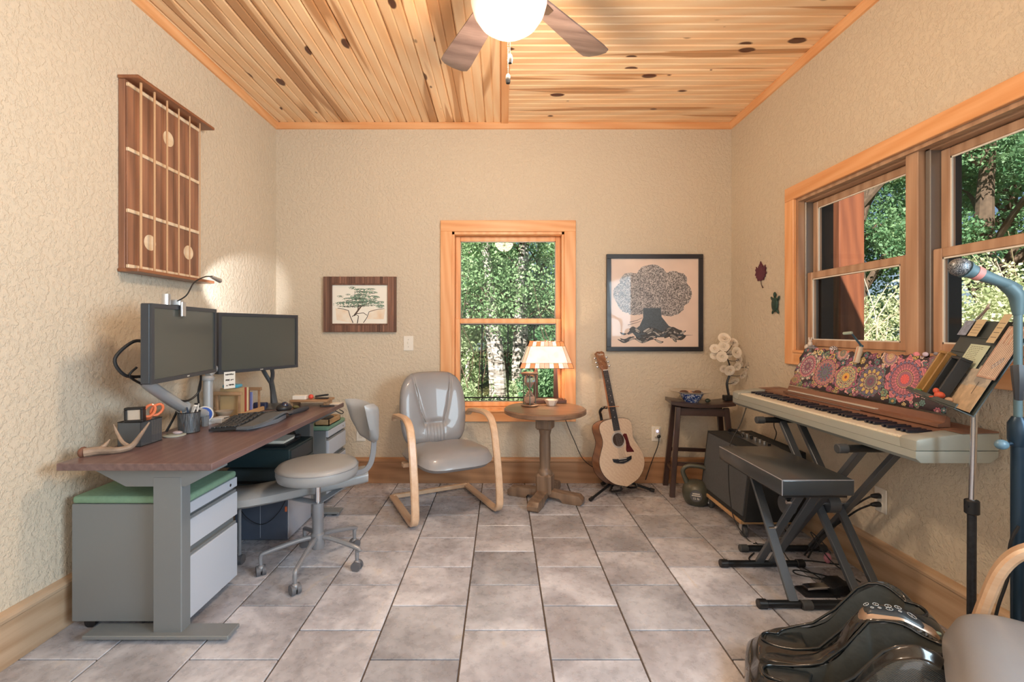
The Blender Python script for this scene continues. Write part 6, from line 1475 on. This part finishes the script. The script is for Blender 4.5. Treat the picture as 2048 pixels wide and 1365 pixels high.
for i in range(nU+1):
    row = []
    for j in range(nV+1):
        u, v = i/nU, j/nV; uu = u; vv = v
        if j == nV: vv = v+.02*math.sin(i*1.9)+.015*math.sin(i*.7)
        if i == 0: uu = u-.012*math.sin(j*2.3)-.008
        w_ = bm.verts.new(bil(uu, vv)+V(-.006*math.sin(u*9)*v, 0, 0)); uvs[w_] = (min(1, max(0, u)), v); row.append(w_)
    grid.append(row)
for i in range(nU):
    for j in range(nV): bm.faces.new((grid[i][j], grid[i+1][j], grid[i+1][j+1], grid[i][j+1]))
for fc_ in bm.faces:
    for lp in fc_.loops: lp[uvl].uv = uvs[lp.vert]
M_pan = image_mat('coloured_mandalas', panel_image(), .55)
o = obj('coloured_panel', bm, M_pan, None, 60); so_ = o.modifiers.new('thick', 'SOLIDIFY'); so_.thickness = .004; so_.offset = -1
tag(rebase(o), 'long panel of coloured mandala flowers leaning on the piano', 'artwork')
M_rosy = plain('pink_paper', '#d98a98', .7, var=.25, vs=60)
for (px_, py_, r_, mm, lb, nm) in ((1833, 712, .014, M_rosy, 'pink paper rosette on top edge of the mandala panel', 'paper_rosette'), (1851, 711, .011, plain('lilac_tuft', '#cfc2da', .8), 'pale lilac tuft on top edge of the mandala panel', 'tuft'), (1634, 702, .013, M_rosy, 'pink paper fold at far top corner of mandala panel', 'paper_rosette'), (1697, 707, .010, plain('coral_paper', '#d8806e', .7), 'coral paper flower left of the clip light', 'paper_rosette')):
    c = atx(px_, py_, 1.797); single(nm, ball(B(), c+V(0, 0, .004), r_, (.5, 1.3, .9), 10, 7), mm, lb, 'ornament')
# clip-on book light
c = atx(1724, 703, 1.785); t = thing('clip_light', 'white clip light with blue folding arm on the mandala panel', 'lamp', c)
M_cl = frame(atx(1713, 727, 1.775), V(0, -1, .0), V(.25, -.35, .95)); bm = B(); box(bm, -.013, .017, 0, .085, -.004, .014, .006, M_cl, 2); obj('body', bm, plain('warm_white_plastic', '#cfc5b4', .4), t, world=True)
bm = B(); box(bm, .002, .004, .005, .08, .014, .0155, 0, M_cl); obj('groove', bm, M_orange, t, 0, True)
M_bl = plain('steel_blue_plastic', '#2f6078', .35, coat=.3); p0 = M_cl @ V(.008, .088, .004); p1 = atx(1702, 666, 1.72)
bm = B(); tube(bm, [p0, p0.lerp(p1, .5), p1], [.006, .0045, .004], 8); obj('arm', bm, M_bl, t, world=True); obj('hinge', ball(B(), p0, .009, (1, 1, .8), 10, 8), M_bl, t, world=True)
bm = B(); bar(bm, p1+V(0, -.008, 0), p1+V(-.012, .035, -.004), .018, .014, .004); obj('lamp_head', bm, M_cl and plain('sage_lamp_head', '#9fb0a4', .35), t, world=True)

# figurines on the window sill
zs = WR[2]+.0045; sx_ = XR+.0
def sill(px_, X_=None): X_ = X_ or XR+.005; return V(X_, 929*X_/(px_-1004), zs)
M_por = plain('porcelain', '#ddd6cd', .3, coat=.4); M_pgrey = plain('painted_grey', '#8d8f9c', .5)
c = sill(1622); t = thing('bunny_figurine', 'white rabbit figurine riding a little grey cart on window sill', 'figurine', c)
obj('cart', box(B(), c.x-.012, c.x+.012, c.y-.045, c.y+.02, c.z+.012, c.z+.027, .004), M_pgrey, t, world=True)
obj('wheel', ball(B(), c+V(0, .034, .0205), .020, (.7, 1, 1), 14, 10), M_por, t, world=True)
bm = B(); ball(bm, c+V(0, .008, .042), .015, (.9, .9, 1.1), 12, 8); ball(bm, c+V(0, .008, .060), .010, (1, 1, 1), 10, 8); obj('body', bm, M_por, t, world=True)
for s in (-1, 1): obj('ear', ball(B(), c+V(0, .008+s*.011, .072), .007, (.5, .8, 1.8), 8, 6), M_por, t, world=True)
obj('handlebar', box(B(), c.x-.004, c.x+.004, c.y-.03, c.y-.012, c.z+.027, c.z+.036, .002), M_pgrey, t, world=True)
def zebra():
    q = NT('zebra_stripe'); w_ = q.n.new('ShaderNodeTexWave'); w_.inputs['Scale'].default_value = 45; w_.inputs['Distortion'].default_value = 9; w_.inputs['Detail Scale'].default_value = 1.5; q.l(q.coord(rand=False), w_.inputs['Vector']); q.base(q.ramp(w_.outputs['Fac'], [(.45, '#22222c'), (.55, '#ece9f2')])); return q.m
c = sill(1667); single('striped_cushion', ball(B(), c+V(0, 0, .0185), .026, (.7, 1.1, .7), 16, 10), zebra(), 'little black and white striped ball on sill', 'ornament')
c = sill(1880); t = thing('duck_figurine', 'small grey and white duck figurine on sill behind the panel', 'figurine', c); obj('body', ball(B(), c+V(0, -.01, .013), .0135, (.8, 1.8, .9), 12, 8), plain('cream_duck', '#c9bd9a', .5), t, world=True); obj('head', ball(B(), c+V(0, .018, .024), .0085, (1, 1.2, 1), 10, 8), M_pgrey, t, world=True)
c = sill(1894); t = thing('chick_figurine', 'tiny dark headed bird figurine right of the duck', 'figurine', c); obj('body', ball(B(), c+V(0, 0, .013), .013, (1, .9, 1), 10, 8), M_por, t, world=True); obj('head', ball(B(), c+V(0, 0, .032), .008, (1, 1.4, .8), 10, 8), M_black, t, world=True)

# ================================================================ music stand
t = thing('music_stand', 'black music stand full of sheets on a chrome pole', 'music stand', (1.63, 1.575, 0))
pb = V(1.507, 1.486, .972); pa = V(1.664, 1.845, .985); up_ = V(.137, -.06, .30)
def ms(u, v, w=0):
    n_ = (pb-pa).cross(up_).normalized(); return pa*(1-u)+pb*u+up_*v+n_*w
nn_ = (pb-pa).cross(up_).normalized()
M_msd = plain('slate_black_metal', '#4a5558', .5, .2, var=.08, vs=30)
bm = B(); ol = [(0, 0), (1, 0), (1.0, .9), (.93, 1.0), (.07, 1.0), (0, .88)]; f_ = [bm.verts.new(ms(u, v)) for u, v in ol]; g_ = [bm.verts.new(ms(u, v, -.003)) for u, v in ol]
bm.faces.new(f_); bm.faces.new(g_[::-1]); [bm.faces.new((f_[i], g_[i], g_[(i+1) % 6], f_[(i+1) % 6])) for i in range(6)]; obj('desk_plate', bm, M_msd, t, 0, True)
bm = B(); bar(bm, ms(-.01, .0, .025), ms(1.01, .0, .025), .055, .003, 0, up=nn_.cross(pb-pa)); obj('ledge', bm, M_msd, t, 0, True); bm = B(); bar(bm, ms(-.01, .03, .052), ms(1.01, .03, .052), .003, .014, 0, up=up_); obj('ledge_lip', bm, M_msd, t, 0, True)
for v_ in (.62, .80): obj('rib', tube(B(), [ms(.02, v_, .001), ms(.98, v_, .001)], .003, 6), M_msd, t, 0, True)
px0 = ms(.62, .25, -.03); base_ = V(px0.x+.015, px0.y+.02, 0)
obj('tilt_clamp', ball(B(), ms(.60, .35, -.02), .022, (1, 1, 1), 10, 8), M_black, t, world=True)
obj('inner_pole', cyl(B(), (base_.x-.01, base_.y-.005, .62), (px0.x, px0.y, px0.z+.02), .0095, 16), M_chrome, t, world=True)
obj('collar', cyl(B(), (base_.x-.01, base_.y-.005, .61), (base_.x-.01, base_.y-.005, .66), .021, 12, bev=.004), M_black, t, world=True)
obj('clamp_screw', cyl(B(), (base_.x-.035, base_.y-.01, .64), (base_.x-.01, base_.y-.005, .64), .006, 8), M_black, t, world=True)
obj('outer_pole', cyl(B(), (base_.x-.012, base_.y-.005, .03), (base_.x-.01, base_.y-.005, .62), .0125, 16), plain('worn_black_tube', '#33353a', .4, .4, var=.3, vs=60), t, world=True)
for a in (.9, 3.0, 5.1):
    e_ = V(base_.x+.17*math.cos(a), base_.y+.17*math.sin(a), .008); obj('leg', tube(B(), [(base_.x-.012, base_.y-.005, .16), e_], .008, 8), M_black, t, world=True)
for k, u_ in enumerate((.17, .75)):
    bm = B(); tube(bm, [ms(u_, .96, .004), ms(u_, 1.18, .004), ms(u_+.0, 1.2, .004)], .0045, 6); tube(bm, [ms(u_, 1.0, .012), ms(u_+.2, 1.12, .03)], .004, 6); obj('page_clip', bm, M_sil, t, world=True)
def page_img(kind, seed):
    r_ = np.random.RandomState(seed); h, w = 160, 110
    if kind == 'lines':
        im = np.ones((h, w, 3))*np.array([.78, .84, .76])
        for k in range(14):
            y_ = 12+k*10; x_ = 10
            while x_ < w-12-r_.randint(0, 40): L = r_.randint(4, 14); im[h-y_-2:h-y_, x_:x_+L] = [.25, .28, .25]; x_ += L+3
    elif kind == 'brown':
        im = np.ones((h, w, 3))*np.array([.72, .60, .54]); im *= (.85+.3*vnoise(h, w, 8, seed))[..., None]
        for k in range(11): x_ = 10+k*9; a = r_.randint(5, 60); im[5:h-a, x_:x_+3] = [.92, .90, .86]; im[10:h-a-8, x_+4:x_+5] = [.3, .25, .22]
    elif kind == 'tree':
        im = np.ones((h, w, 3))*np.array([.76, .68, .58]); n_ = vnoise(h, w, 5, seed); im[90:] = im[90:]*.5+.5*np.array([.62, .66, .68]); im *= (.85+.3*n_)[..., None]
        yy_, xx_ = np.mgrid[0:h, 0:w]; m = ((xx_-50)/34.)**2+((yy_-112)/20.)**2 < .5+.9*vnoise(h, w, 24, seed+1); im[m] = im[m]*.35+.35; im[60:105, 48:53] *= .5
    elif kind == 'cream':
        im = np.ones((h, w, 3))*np.array([.80, .74, .62]); 
        for k in range(4): im[30+k*26:33+k*26, 15:95] = [.35, .33, .3]
    else:
        im = np.ones((h, w, 3))*np.array([.55, .60, .70])*(.8+.4*vnoise(h, w, 6, seed))[..., None]
    return im
sheets = [((.30, .62, .40, .72), 'lines', 'pale green lyric sheet in the middle of music stand'), ((.40, .70, .02, .46), 'tree', 'left beige photo of a lone tree on music stand'), ((.70, .97, .02, .50), 'tree', 'right beige photo of a desert tree on music stand'),
          ((.74, 1.02, .38, .94), 'brown', 'brown lyric page with white columns at right of stand'), ((.20, .36, .80, 1.0), 'cream', 'cream card with marks clipped at top of music stand'), ((.02, .18, .80, .98), 'blue', 'blue grey picture card at top left of stand'), ((.60, .72, .74, 1.06), 'cream', 'plain tan strip of card standing on stand top')]
for i, ((u0, u1, v0, v1), kd, lb) in enumerate(sheets):
    w_ = .004+.0022*i; sk = .0
    tag(rebase(quad_uv('sheet', [ms(u0, v0, w_), ms(u1, v0, w_), ms(u1+sk, v1, w_), ms(u0+sk, v1, w_)], image_mat('sheet_%d' % i, page_img(kd, 40+i), .6), t=.0008)), lb, 'sheet', 'papers on the music stand')
single('paper_clip', tube(B(), [ms(.93, .50, .022), ms(1.02, .60, .022), ms(1.03, .57, .022), ms(.95, .48, .022), ms(.93, .49, .022)], .0012, 5), M_sil, 'wire paper clip on edge of the brown lyric page', 'clip')
# narrow wooden frame and black box leaning on the plate
def leaning(name, label, u0, u1, v1, d0, d1, fm, inm, cat):
    t_ = thing(name, label, cat, ms((u0+u1)/2, .03, d0)); Wd = (pb-pa).length; L_ = up_.length
    M_ = frame(ms(u0, .02, d0), (pb-pa), up_); w_ = (u1-u0)*Wd; h_ = v1*L_; e = .010
    bm = B()
    for q in ((0, w_, 0, e), (0, w_, h_-e, h_), (0, e, e, h_-e), (w_-e, w_, e, h_-e)): box(bm, q[0], q[1], q[2], q[3], 0, d1-d0, .001, M_)
    obj('frame', bm, fm, t_, 0, True); obj('inset', box(B(), e, w_-e, e, h_-e, .001, .006, 0, M_), inm, t_, 0, True); return t_
M_gold = wood('gilt_wood', '#b08a52', '#8a6536', axis=2, rough=.4, tint=.02)
leaning('small_picture_frame', 'narrow gilt wood picture frame leaning on the music stand', .02, .19, .55, .006, .034, M_gold, plain('aged_print', '#c9c6b4', .6, var=.15, vs=20), 'picture')
leaning('shadow_box', 'black open shadow box leaning on the music stand', .40, .58, .50, .014, .050, plain('shadow_box_black', '#2a3036', .5), plain('shadow_box_back', '#8a887c', .6, var=.25, vs=15), 'box')
c = ms(.62, .07, .045); t = thing('red_bird', 'little red cardinal figurine on the music stand ledge', 'figurine', c-V(0, 0, .012)); M_red = plain('cardinal_red', '#c9583f', .5)
obj('body', ball(B(), c+V(0, 0, .002), .014, (1, 1.2, .9), 12, 8), M_red, t, world=True); obj('head', ball(B(), c+V(-.003, .010, .016), .009, (1, 1, 1.2), 10, 8), M_red, t, world=True); bm = B(); bar(bm, c+V(0, -.01, 0), c+V(0, .034, -.008), .012, .005); obj('tail', bm, M_red, t, world=True)
c = ms(.74, .065, .035); single('tan_shell', ball(B(), c, .011, (1, 1.1, .8), 8, 6), M_shl, 'small tan shell right of the red bird on the ledge', 'shell')
c = ms(.18, .05, .045); single('green_leaf_bit', ball(B(), c, .010, (1, 1.6, .5), 8, 6), plain('fresh_green', '#5c9a52', .5), 'small green and white scrap left on the stand ledge', 'ornament')

# ================================================================ microphone stand
mx_, my_ = 1.572, 1.415; M_navy = plain('navy_black_tube', '#22384a', .35, .4); M_mic = plain('sky_tinted_metal', '#567078', .5, .1)  # M_mic: grey metal with blue skylight put into the colour
t = thing('microphone_stand', 'dark navy microphone stand at right edge of picture', 'microphone stand', (mx_, my_, 0))
obj('lower_tube', cyl(B(), (mx_, my_, .02), (mx_, my_, .98), .0165, 16), M_navy, t, world=True)
obj('upper_tube', cyl(B(), (mx_, my_, .98), (mx_, my_, 1.295), .010, 14), M_mic, t, world=True)
bm = B(); tube(bm, [(mx_, my_, .895), (mx_, my_, .915), (mx_, my_, .965), (mx_, my_, .985)], [.018, .024, .024, .014], 14); obj('clutch', bm, M_navy, t, world=True)
obj('clutch_knob', ball(B(), (mx_-.05, my_, .90), .017, (1.1, .9, .9), 14, 10), plain('blue_grey_knob', '#5f7f92', .35), t, world=True); obj('knob_screw', cyl(B(), (mx_-.045, my_, .90), (mx_-.01, my_, .905), .006, 8), M_navy, t, world=True)
obj('base', cyl(B(), (mx_, my_, .001), (mx_, my_, .022), .088, 28, bev=.004), M_black, t, world=True)
bm = B(); tube(bm, [(mx_-.02, my_-.02, 1.14), (mx_-.03, my_-.03, 1.10), (mx_-.02, my_-.02, 1.04)], [.018, .016, .010], 8); obj('cable_clip', bm, M_bez, t, world=True)
bm = B(); tube(bm, [(mx_, my_, 1.295), (mx_-.002, my_, 1.325), (mx_-.008, my_, 1.36), (mx_-.035, my_+.01, 1.395)], [.012, .016, .02, .018], 12, smooth=3); obj('holder', bm, M_mic, t, world=True)
a_ = V(mx_+.005, my_, 1.375); b_ = at(1915, 533, 1.43); t = thing('microphone', 'grey vocal microphone with skylight tint and mesh head held on stand', 'microphone', a_.lerp(b_, .5))
d_ = (b_-a_).normalized(); L_ = (b_-a_).length
bm = B(); tube(bm, [a_, a_+d_*.02, a_+d_*(L_*.45), a_+d_*(L_*.78), a_+d_*(L_*.86)], [.010, .014, .0165, .021, .0235], 16); obj('body', bm, M_mic, t, world=True)
obj('colour_band', cyl(B(), a_+d_*(L_*.64), a_+d_*(L_*.74), .0208, 18, .0215), plain('coral_tape', '#c9837c', .6), t, world=True)
q = NT('mic_mesh'); vo = q.n.new('ShaderNodeTexVoronoi'); vo.inputs['Scale'].default_value = 420; q.l(q.coord(rand=False), vo.inputs['Vector']); q.base(q.ramp(vo.outputs['Distance'], [(.2, '#c2c6ca'), (.55, '#4a5056')])); q.set(Metallic=.6, Roughness=.4); M_mm = q.m
bm = B(); ball(bm, a_+d_*(L_*.97), .0275, (1, 1, 1), 20, 14); obj('mesh_head', bm, M_mm, t, 60, True); obj('head_ring', cyl(B(), a_+d_*(L_*.85), a_+d_*(L_*.885), .0255, 20, .0275), M_mic, t, world=True)

# ================================================================ foot massager
M_gls = plain('gloss_black_shell', '#1a1e20', .22, 0, .5, coat=.5)
def carbon():
    q = NT('carbon_weave'); w_ = q.n.new('ShaderNodeTexWave'); w_.inputs['Scale'].default_value = 130; w_.bands_direction = 'DIAGONAL'; q.l(q.coord(rand=False), w_.inputs['Vector']); q.base(q.ramp(w_.outputs['Fac'], [(.35, '#202325'), (.65, '#434747')])); q.set(Roughness=.25, Coat_Weight=.8); q.bump(w_.outputs['Fac'], .2, .001); return q.m
M_carb = carbon(); M_lin = plain('charcoal_lining', '#484a47', .8, 0, .3, var=.15, vs=8, bump=.25, bs=14, bd=.02); M_pad_ = plain('satin_foot_pad', '#23292b', .3, coat=.3)
ux = V(.88, -.475, 0).normalized(); vx = V(-.475, -.88, 0).normalized(); P0 = V(.955, 1.79, 0); LM, WM = .54, .42
t = thing('foot_massager', 'glossy black two channel foot massager in the right foreground', 'massager', P0+ux*LM/2+vx*WM/2)
def pr(s, pts): return float(np.interp(s, [p_[0] for p_ in pts], [p_[1] for p_ in pts]))
def sm_(x): x = max(0, min(1, x)); return x*x*(3-2*x)
rimp = [(0, .125), (.08, .15), (.22, .165), (.36, .19), (.46, .23), (.54, .31), (.64, .375), (.74, .400), (.84, .385), (.93, .355), (1, .325)]
ridp = [(0, .115), (.08, .135), (.25, .15), (.36, .175), (.46, .235), (.52, .31), (.60, .365), (.75, .375), (.88, .345), (1, .32)]
def rim(s): return sum(pr(s+d_, rimp) for d_ in (-.03, -.015, 0, .015, .03))/5
def rid(s): return sum(pr(s+d_, ridp) for d_ in (-.02, -.01, 0, .01, .02))/5
def chan(s, tt):
    """0 on the rims, 1 in the bottom of a foot channel"""
    best = 0; inside = 0
    for c_ in (.232, .768):
        a = abs(tt-c_)/.168; e = ((s-.49)/.43); r_ = (abs(a)**3.2+abs(e)**5)**(1/3.2); best = max(best, 1-sm_((r_-.62)/.38)); inside = max(inside, 1 if r_ < 1 else 0)
    return best, inside
def surf(s, tt):
    # plan outline with rounded corners
    mid = math.exp(-((tt-.5)/.12)**2); z = rim(s)*(1-mid)+rid(s)*mid
    k, ins = chan(s, tt)
    floor_ = pr(s, [(0, .10), (.15, .105), (.35, .085), (.55, .10), (.75, .16), (.93, .24)])
    z = z*(1-k)+floor_*k
    return z, k
nS, nT = 150, 120; bm = B(); verts = []
def plan(s, tt):
    a, b = 2*s-1, 2*tt-1; p_ = 5.0; m_ = max(abs(a), abs(b)); kk = (abs(a)**p_+abs(b)**p_)**(1/p_); f_ = m_/kk if kk > 1e-6 else 1; a2, b2 = a*f_, b*f_
    wd = 1-.10*sm_((0-a2)/1.0)
    return P0+ux*(LM*(a2+1)/2)+vx*(WM*(b2*wd+1)/2)
sh_f, ln_f = [], []
for i in range(nS+1):
    row = []
    for j in range(nT+1):
        s, tt = i/nS, j/nT; z, k = surf(s, tt); edge = min(s, 1-s)*LM, min(tt, 1-tt)*WM; e_ = min(edge); z -= .022*(1-sm_(e_/.03))
        p_ = plan(s, tt); row.append((bm.verts.new((p_.x, p_.y, z)), k))
    verts.append(row)
lin_bm = B(); mp = {}
def cpv(b2, v):
    if v not in mp: mp[v] = b2.verts.new(v.co)
    return mp[v]
for i in range(nS):
    for j in range(nT):
        q4 = [verts[i][j], verts[i+1][j], verts[i+1][j+1], verts[i][j+1]]
        if sum(x[1] for x in q4)/4 > .05: lin_bm.faces.new([cpv(lin_bm, x[0]) for x in q4])
        else: bm.faces.new([x[0] for x in q4])
bmesh.ops.delete(bm, geom=[v for v in bm.verts if not v.link_faces], context='VERTS')
obj('top_shell', bm, M_gls, t, 60, True)
for v in lin_bm.verts:
    n_ = noise.noise(V(v.co.x*13, v.co.y*13, 0)+V(4, 2, 1)); v.co.z += .006*n_
obj('fabric_lining', lin_bm, M_lin, t, 70, True)
# side skirt
bm = B(); ring = [(i/nS, 0) for i in range(nS)]+[(1, j/nT) for j in range(nT)]+[(1-i/nS, 1) for i in range(nS)]+[(0, 1-j/nT) for j in range(nT)]
cen = P0+ux*LM/2+vx*WM/2; rr_ = []
for s, tt in ring:
    z, k = surf(s, tt); z -= .022; p_ = plan(s, tt); o_ = (p_-cen); o_.z = 0; o_.normalize()
    rr_.append([bm.verts.new((p_.x+o_.x*d_, p_.y+o_.y*d_, zz)) for d_, zz in ((0, z), (.012, z-.012), (.016, z*.55), (.004, .03), (-.02, .004))])
n_ = len(rr_)
for i in range(n_):
    for k in range(4): bm.faces.new((rr_[i][k], rr_[(i+1) % n_][k], rr_[(i+1) % n_][k+1], rr_[i][k+1]))
bm.faces.new([r[4] for r in rr_][::-1]); obj('side_shell', bm, M_carb, t, 50, True)
def strip(name, fn, s0, s1, w, m, lift=.004, n=40, par=t):
    """raised bead that follows the surface along fn(s)->t"""
    bm = B(); pts = []
    for k in range(n+1):
        s = s0+(s1-s0)*k/n; tt = fn(s); z, _ = surf(s, tt); p_ = plan(s, tt); pts.append((p_.x, p_.y, z+lift))
    tube(bm, pts, w, 8); return obj(name, bm, m, par, 60, True)
for c_ in (.232, .768):
    pts = []
    for k in range(65):
        a = 2*PI*k/64; ca, sa = math.cos(a), math.sin(a); s = .49+.425*math.copysign(abs(ca)**.55, ca); tt = c_+.164*math.copysign(abs(sa)**.75, sa); z, _ = surf(s, tt); p_ = plan(s, tt); pts.append((p_.x, p_.y, max(z, 0)+.004))
    bm = B(); tube(bm, pts, .0045, 8, caps=False); obj('channel_rim', bm, M_gls, t, 60, True)
    # toe pocket cover
    bm = B(); g = []
    for i in range(15):
        row = []
        for j in range(13):
            s = .085+.215*i/14; a = -1+2*j/12; tt = c_+.145*a*(1-.15*(1-i/14)**2); z = .138+.02*(i/14)+.012*(1-a*a); p_ = plan(s, tt); row.append(bm.verts.new((p_.x, p_.y, z)))
        g.append(row)
    for i in range(14):
        for j in range(12): bm.faces.new((g[i][j], g[i+1][j], g[i+1][j+1], g[i][j+1]))
    o = obj('toe_cover', bm, M_pad_, t, 60, True); o.modifiers.new('thick', 'SOLIDIFY').thickness = .006
# centre console and control panel
def console(name, s0, s1, hw, lift, m, par=t, n=40, rnd_=.8):
    bm = B(); g = []
    for i in range(n+1):
        f = i/n; s = s0+(s1-s0)*f; end = min(1, min(f, 1-f)/.10); k_ = (1-(1-end)**2)**.5; row = []
        for j in range(9):
            a = -1+2*j/8; tt = .5+hw*a*max(.15, k_); z = rid(s)+lift*max(.0, 1-abs(a)**4)*(.3+.7*k_)-.002
            p_ = plan(s, tt); row.append(bm.verts.new((p_.x, p_.y, z)))
        g.append(row)
    for i in range(n):
        for j in range(8): bm.faces.new((g[i][j], g[i+1][j], g[i+1][j+1], g[i][j+1]))
    return obj(name, bm, m, par, 60, True)
console('centre_ridge', .07, .985, .085, .010, M_gls)
cpn = console('control_frame', .555, .92, .080, .0195, plain('polished_bronze_trim', '#b39a86', .3, .6))
console('control_panel', .575, .86, .074, .0235, plain('slate_control_panel', '#2a343b', .42, coat=.1))
def icon(s, a, r_, ring=True):
    p_ = plan(s, .5+a); z = rid(s)+.0235*max(0, 1-abs(a/.074)**4)-.0005; ds = .01; n_ = (plan(s+ds, .5)-plan(s-ds, .5)); n_.z = rid(s+ds)-rid(s-ds); nrm = V(0, 0, 1)-n_*(n_.z/n_.length_squared); nrm.normalize(); e1 = n_.normalized(); e2 = nrm.cross(e1)
    c_ = V(p_.x, p_.y, z+.0012); bm = B(); tube(bm, ring_pts(c_, e1, e2, r_, r_, 18), .0009, 5, caps=False)
    if ring: bar(bm, c_-e2*r_*.5, c_+e2*r_*.5, .0012, .001)
    return bm
M_ic = plain('icon_silver', '#b9bcbc', .4)
for s, a, r_ in ((.60, -.025, .0065), (.645, -.028, .0065), (.70, -.022, .0072), (.745, -.026, .0072), (.70, .010, .0072), (.80, .0, .010), (.62, .018, .0035), (.655, .012, .0035), (.745, .016, .0035)):
    obj('button_icon', icon(s, a*1.35, r_*1.15), M_ic, cpn, 0, True)
pw_ = plan(.91, .5); obj('power_light', cyl(B(), (pw_.x, pw_.y, rid(.91)+.010), (pw_.x, pw_.y, rid(.91)+.0155), .008, 16), plain('teal_dot', '#8fb3b0', .3), t, world=True)
# side window on the near flank
bm = B(); g = []
for i in range(21):
    s = .42+.44*i/20; row = []; p_ = plan(s, 1.0); o_ = vx
    hi_ = min(rim(s)-.085, .25)*min(1, min(i, 20-i)/4+.45)
    for zz in (.07, hi_*.5+.035, max(.08, hi_)): q_ = p_+o_*.0175; row.append(bm.verts.new((q_.x, q_.y, zz)))
    g.append(row)
for i in range(20):
    for j in range(2): bm.faces.new((g[i][j], g[i+1][j], g[i+1][j+1], g[i][j+1]))
o = obj('side_window', bm, M_gls, t, 60, True); o.modifiers.new('thick', 'SOLIDIFY').thickness = .004
cord('black microphone cable hanging down beside the stand', [(mx_-.02, my_-.02, .66), (mx_-.035, my_-.01, .60), (mx_-.03, my_, .50), (mx_-.05, my_+.01, .40), (mx_-.06, my_+.02, .30), (mx_-.075, my_+.03, .15), (mx_-.14, my_+.06, .012)], .004)
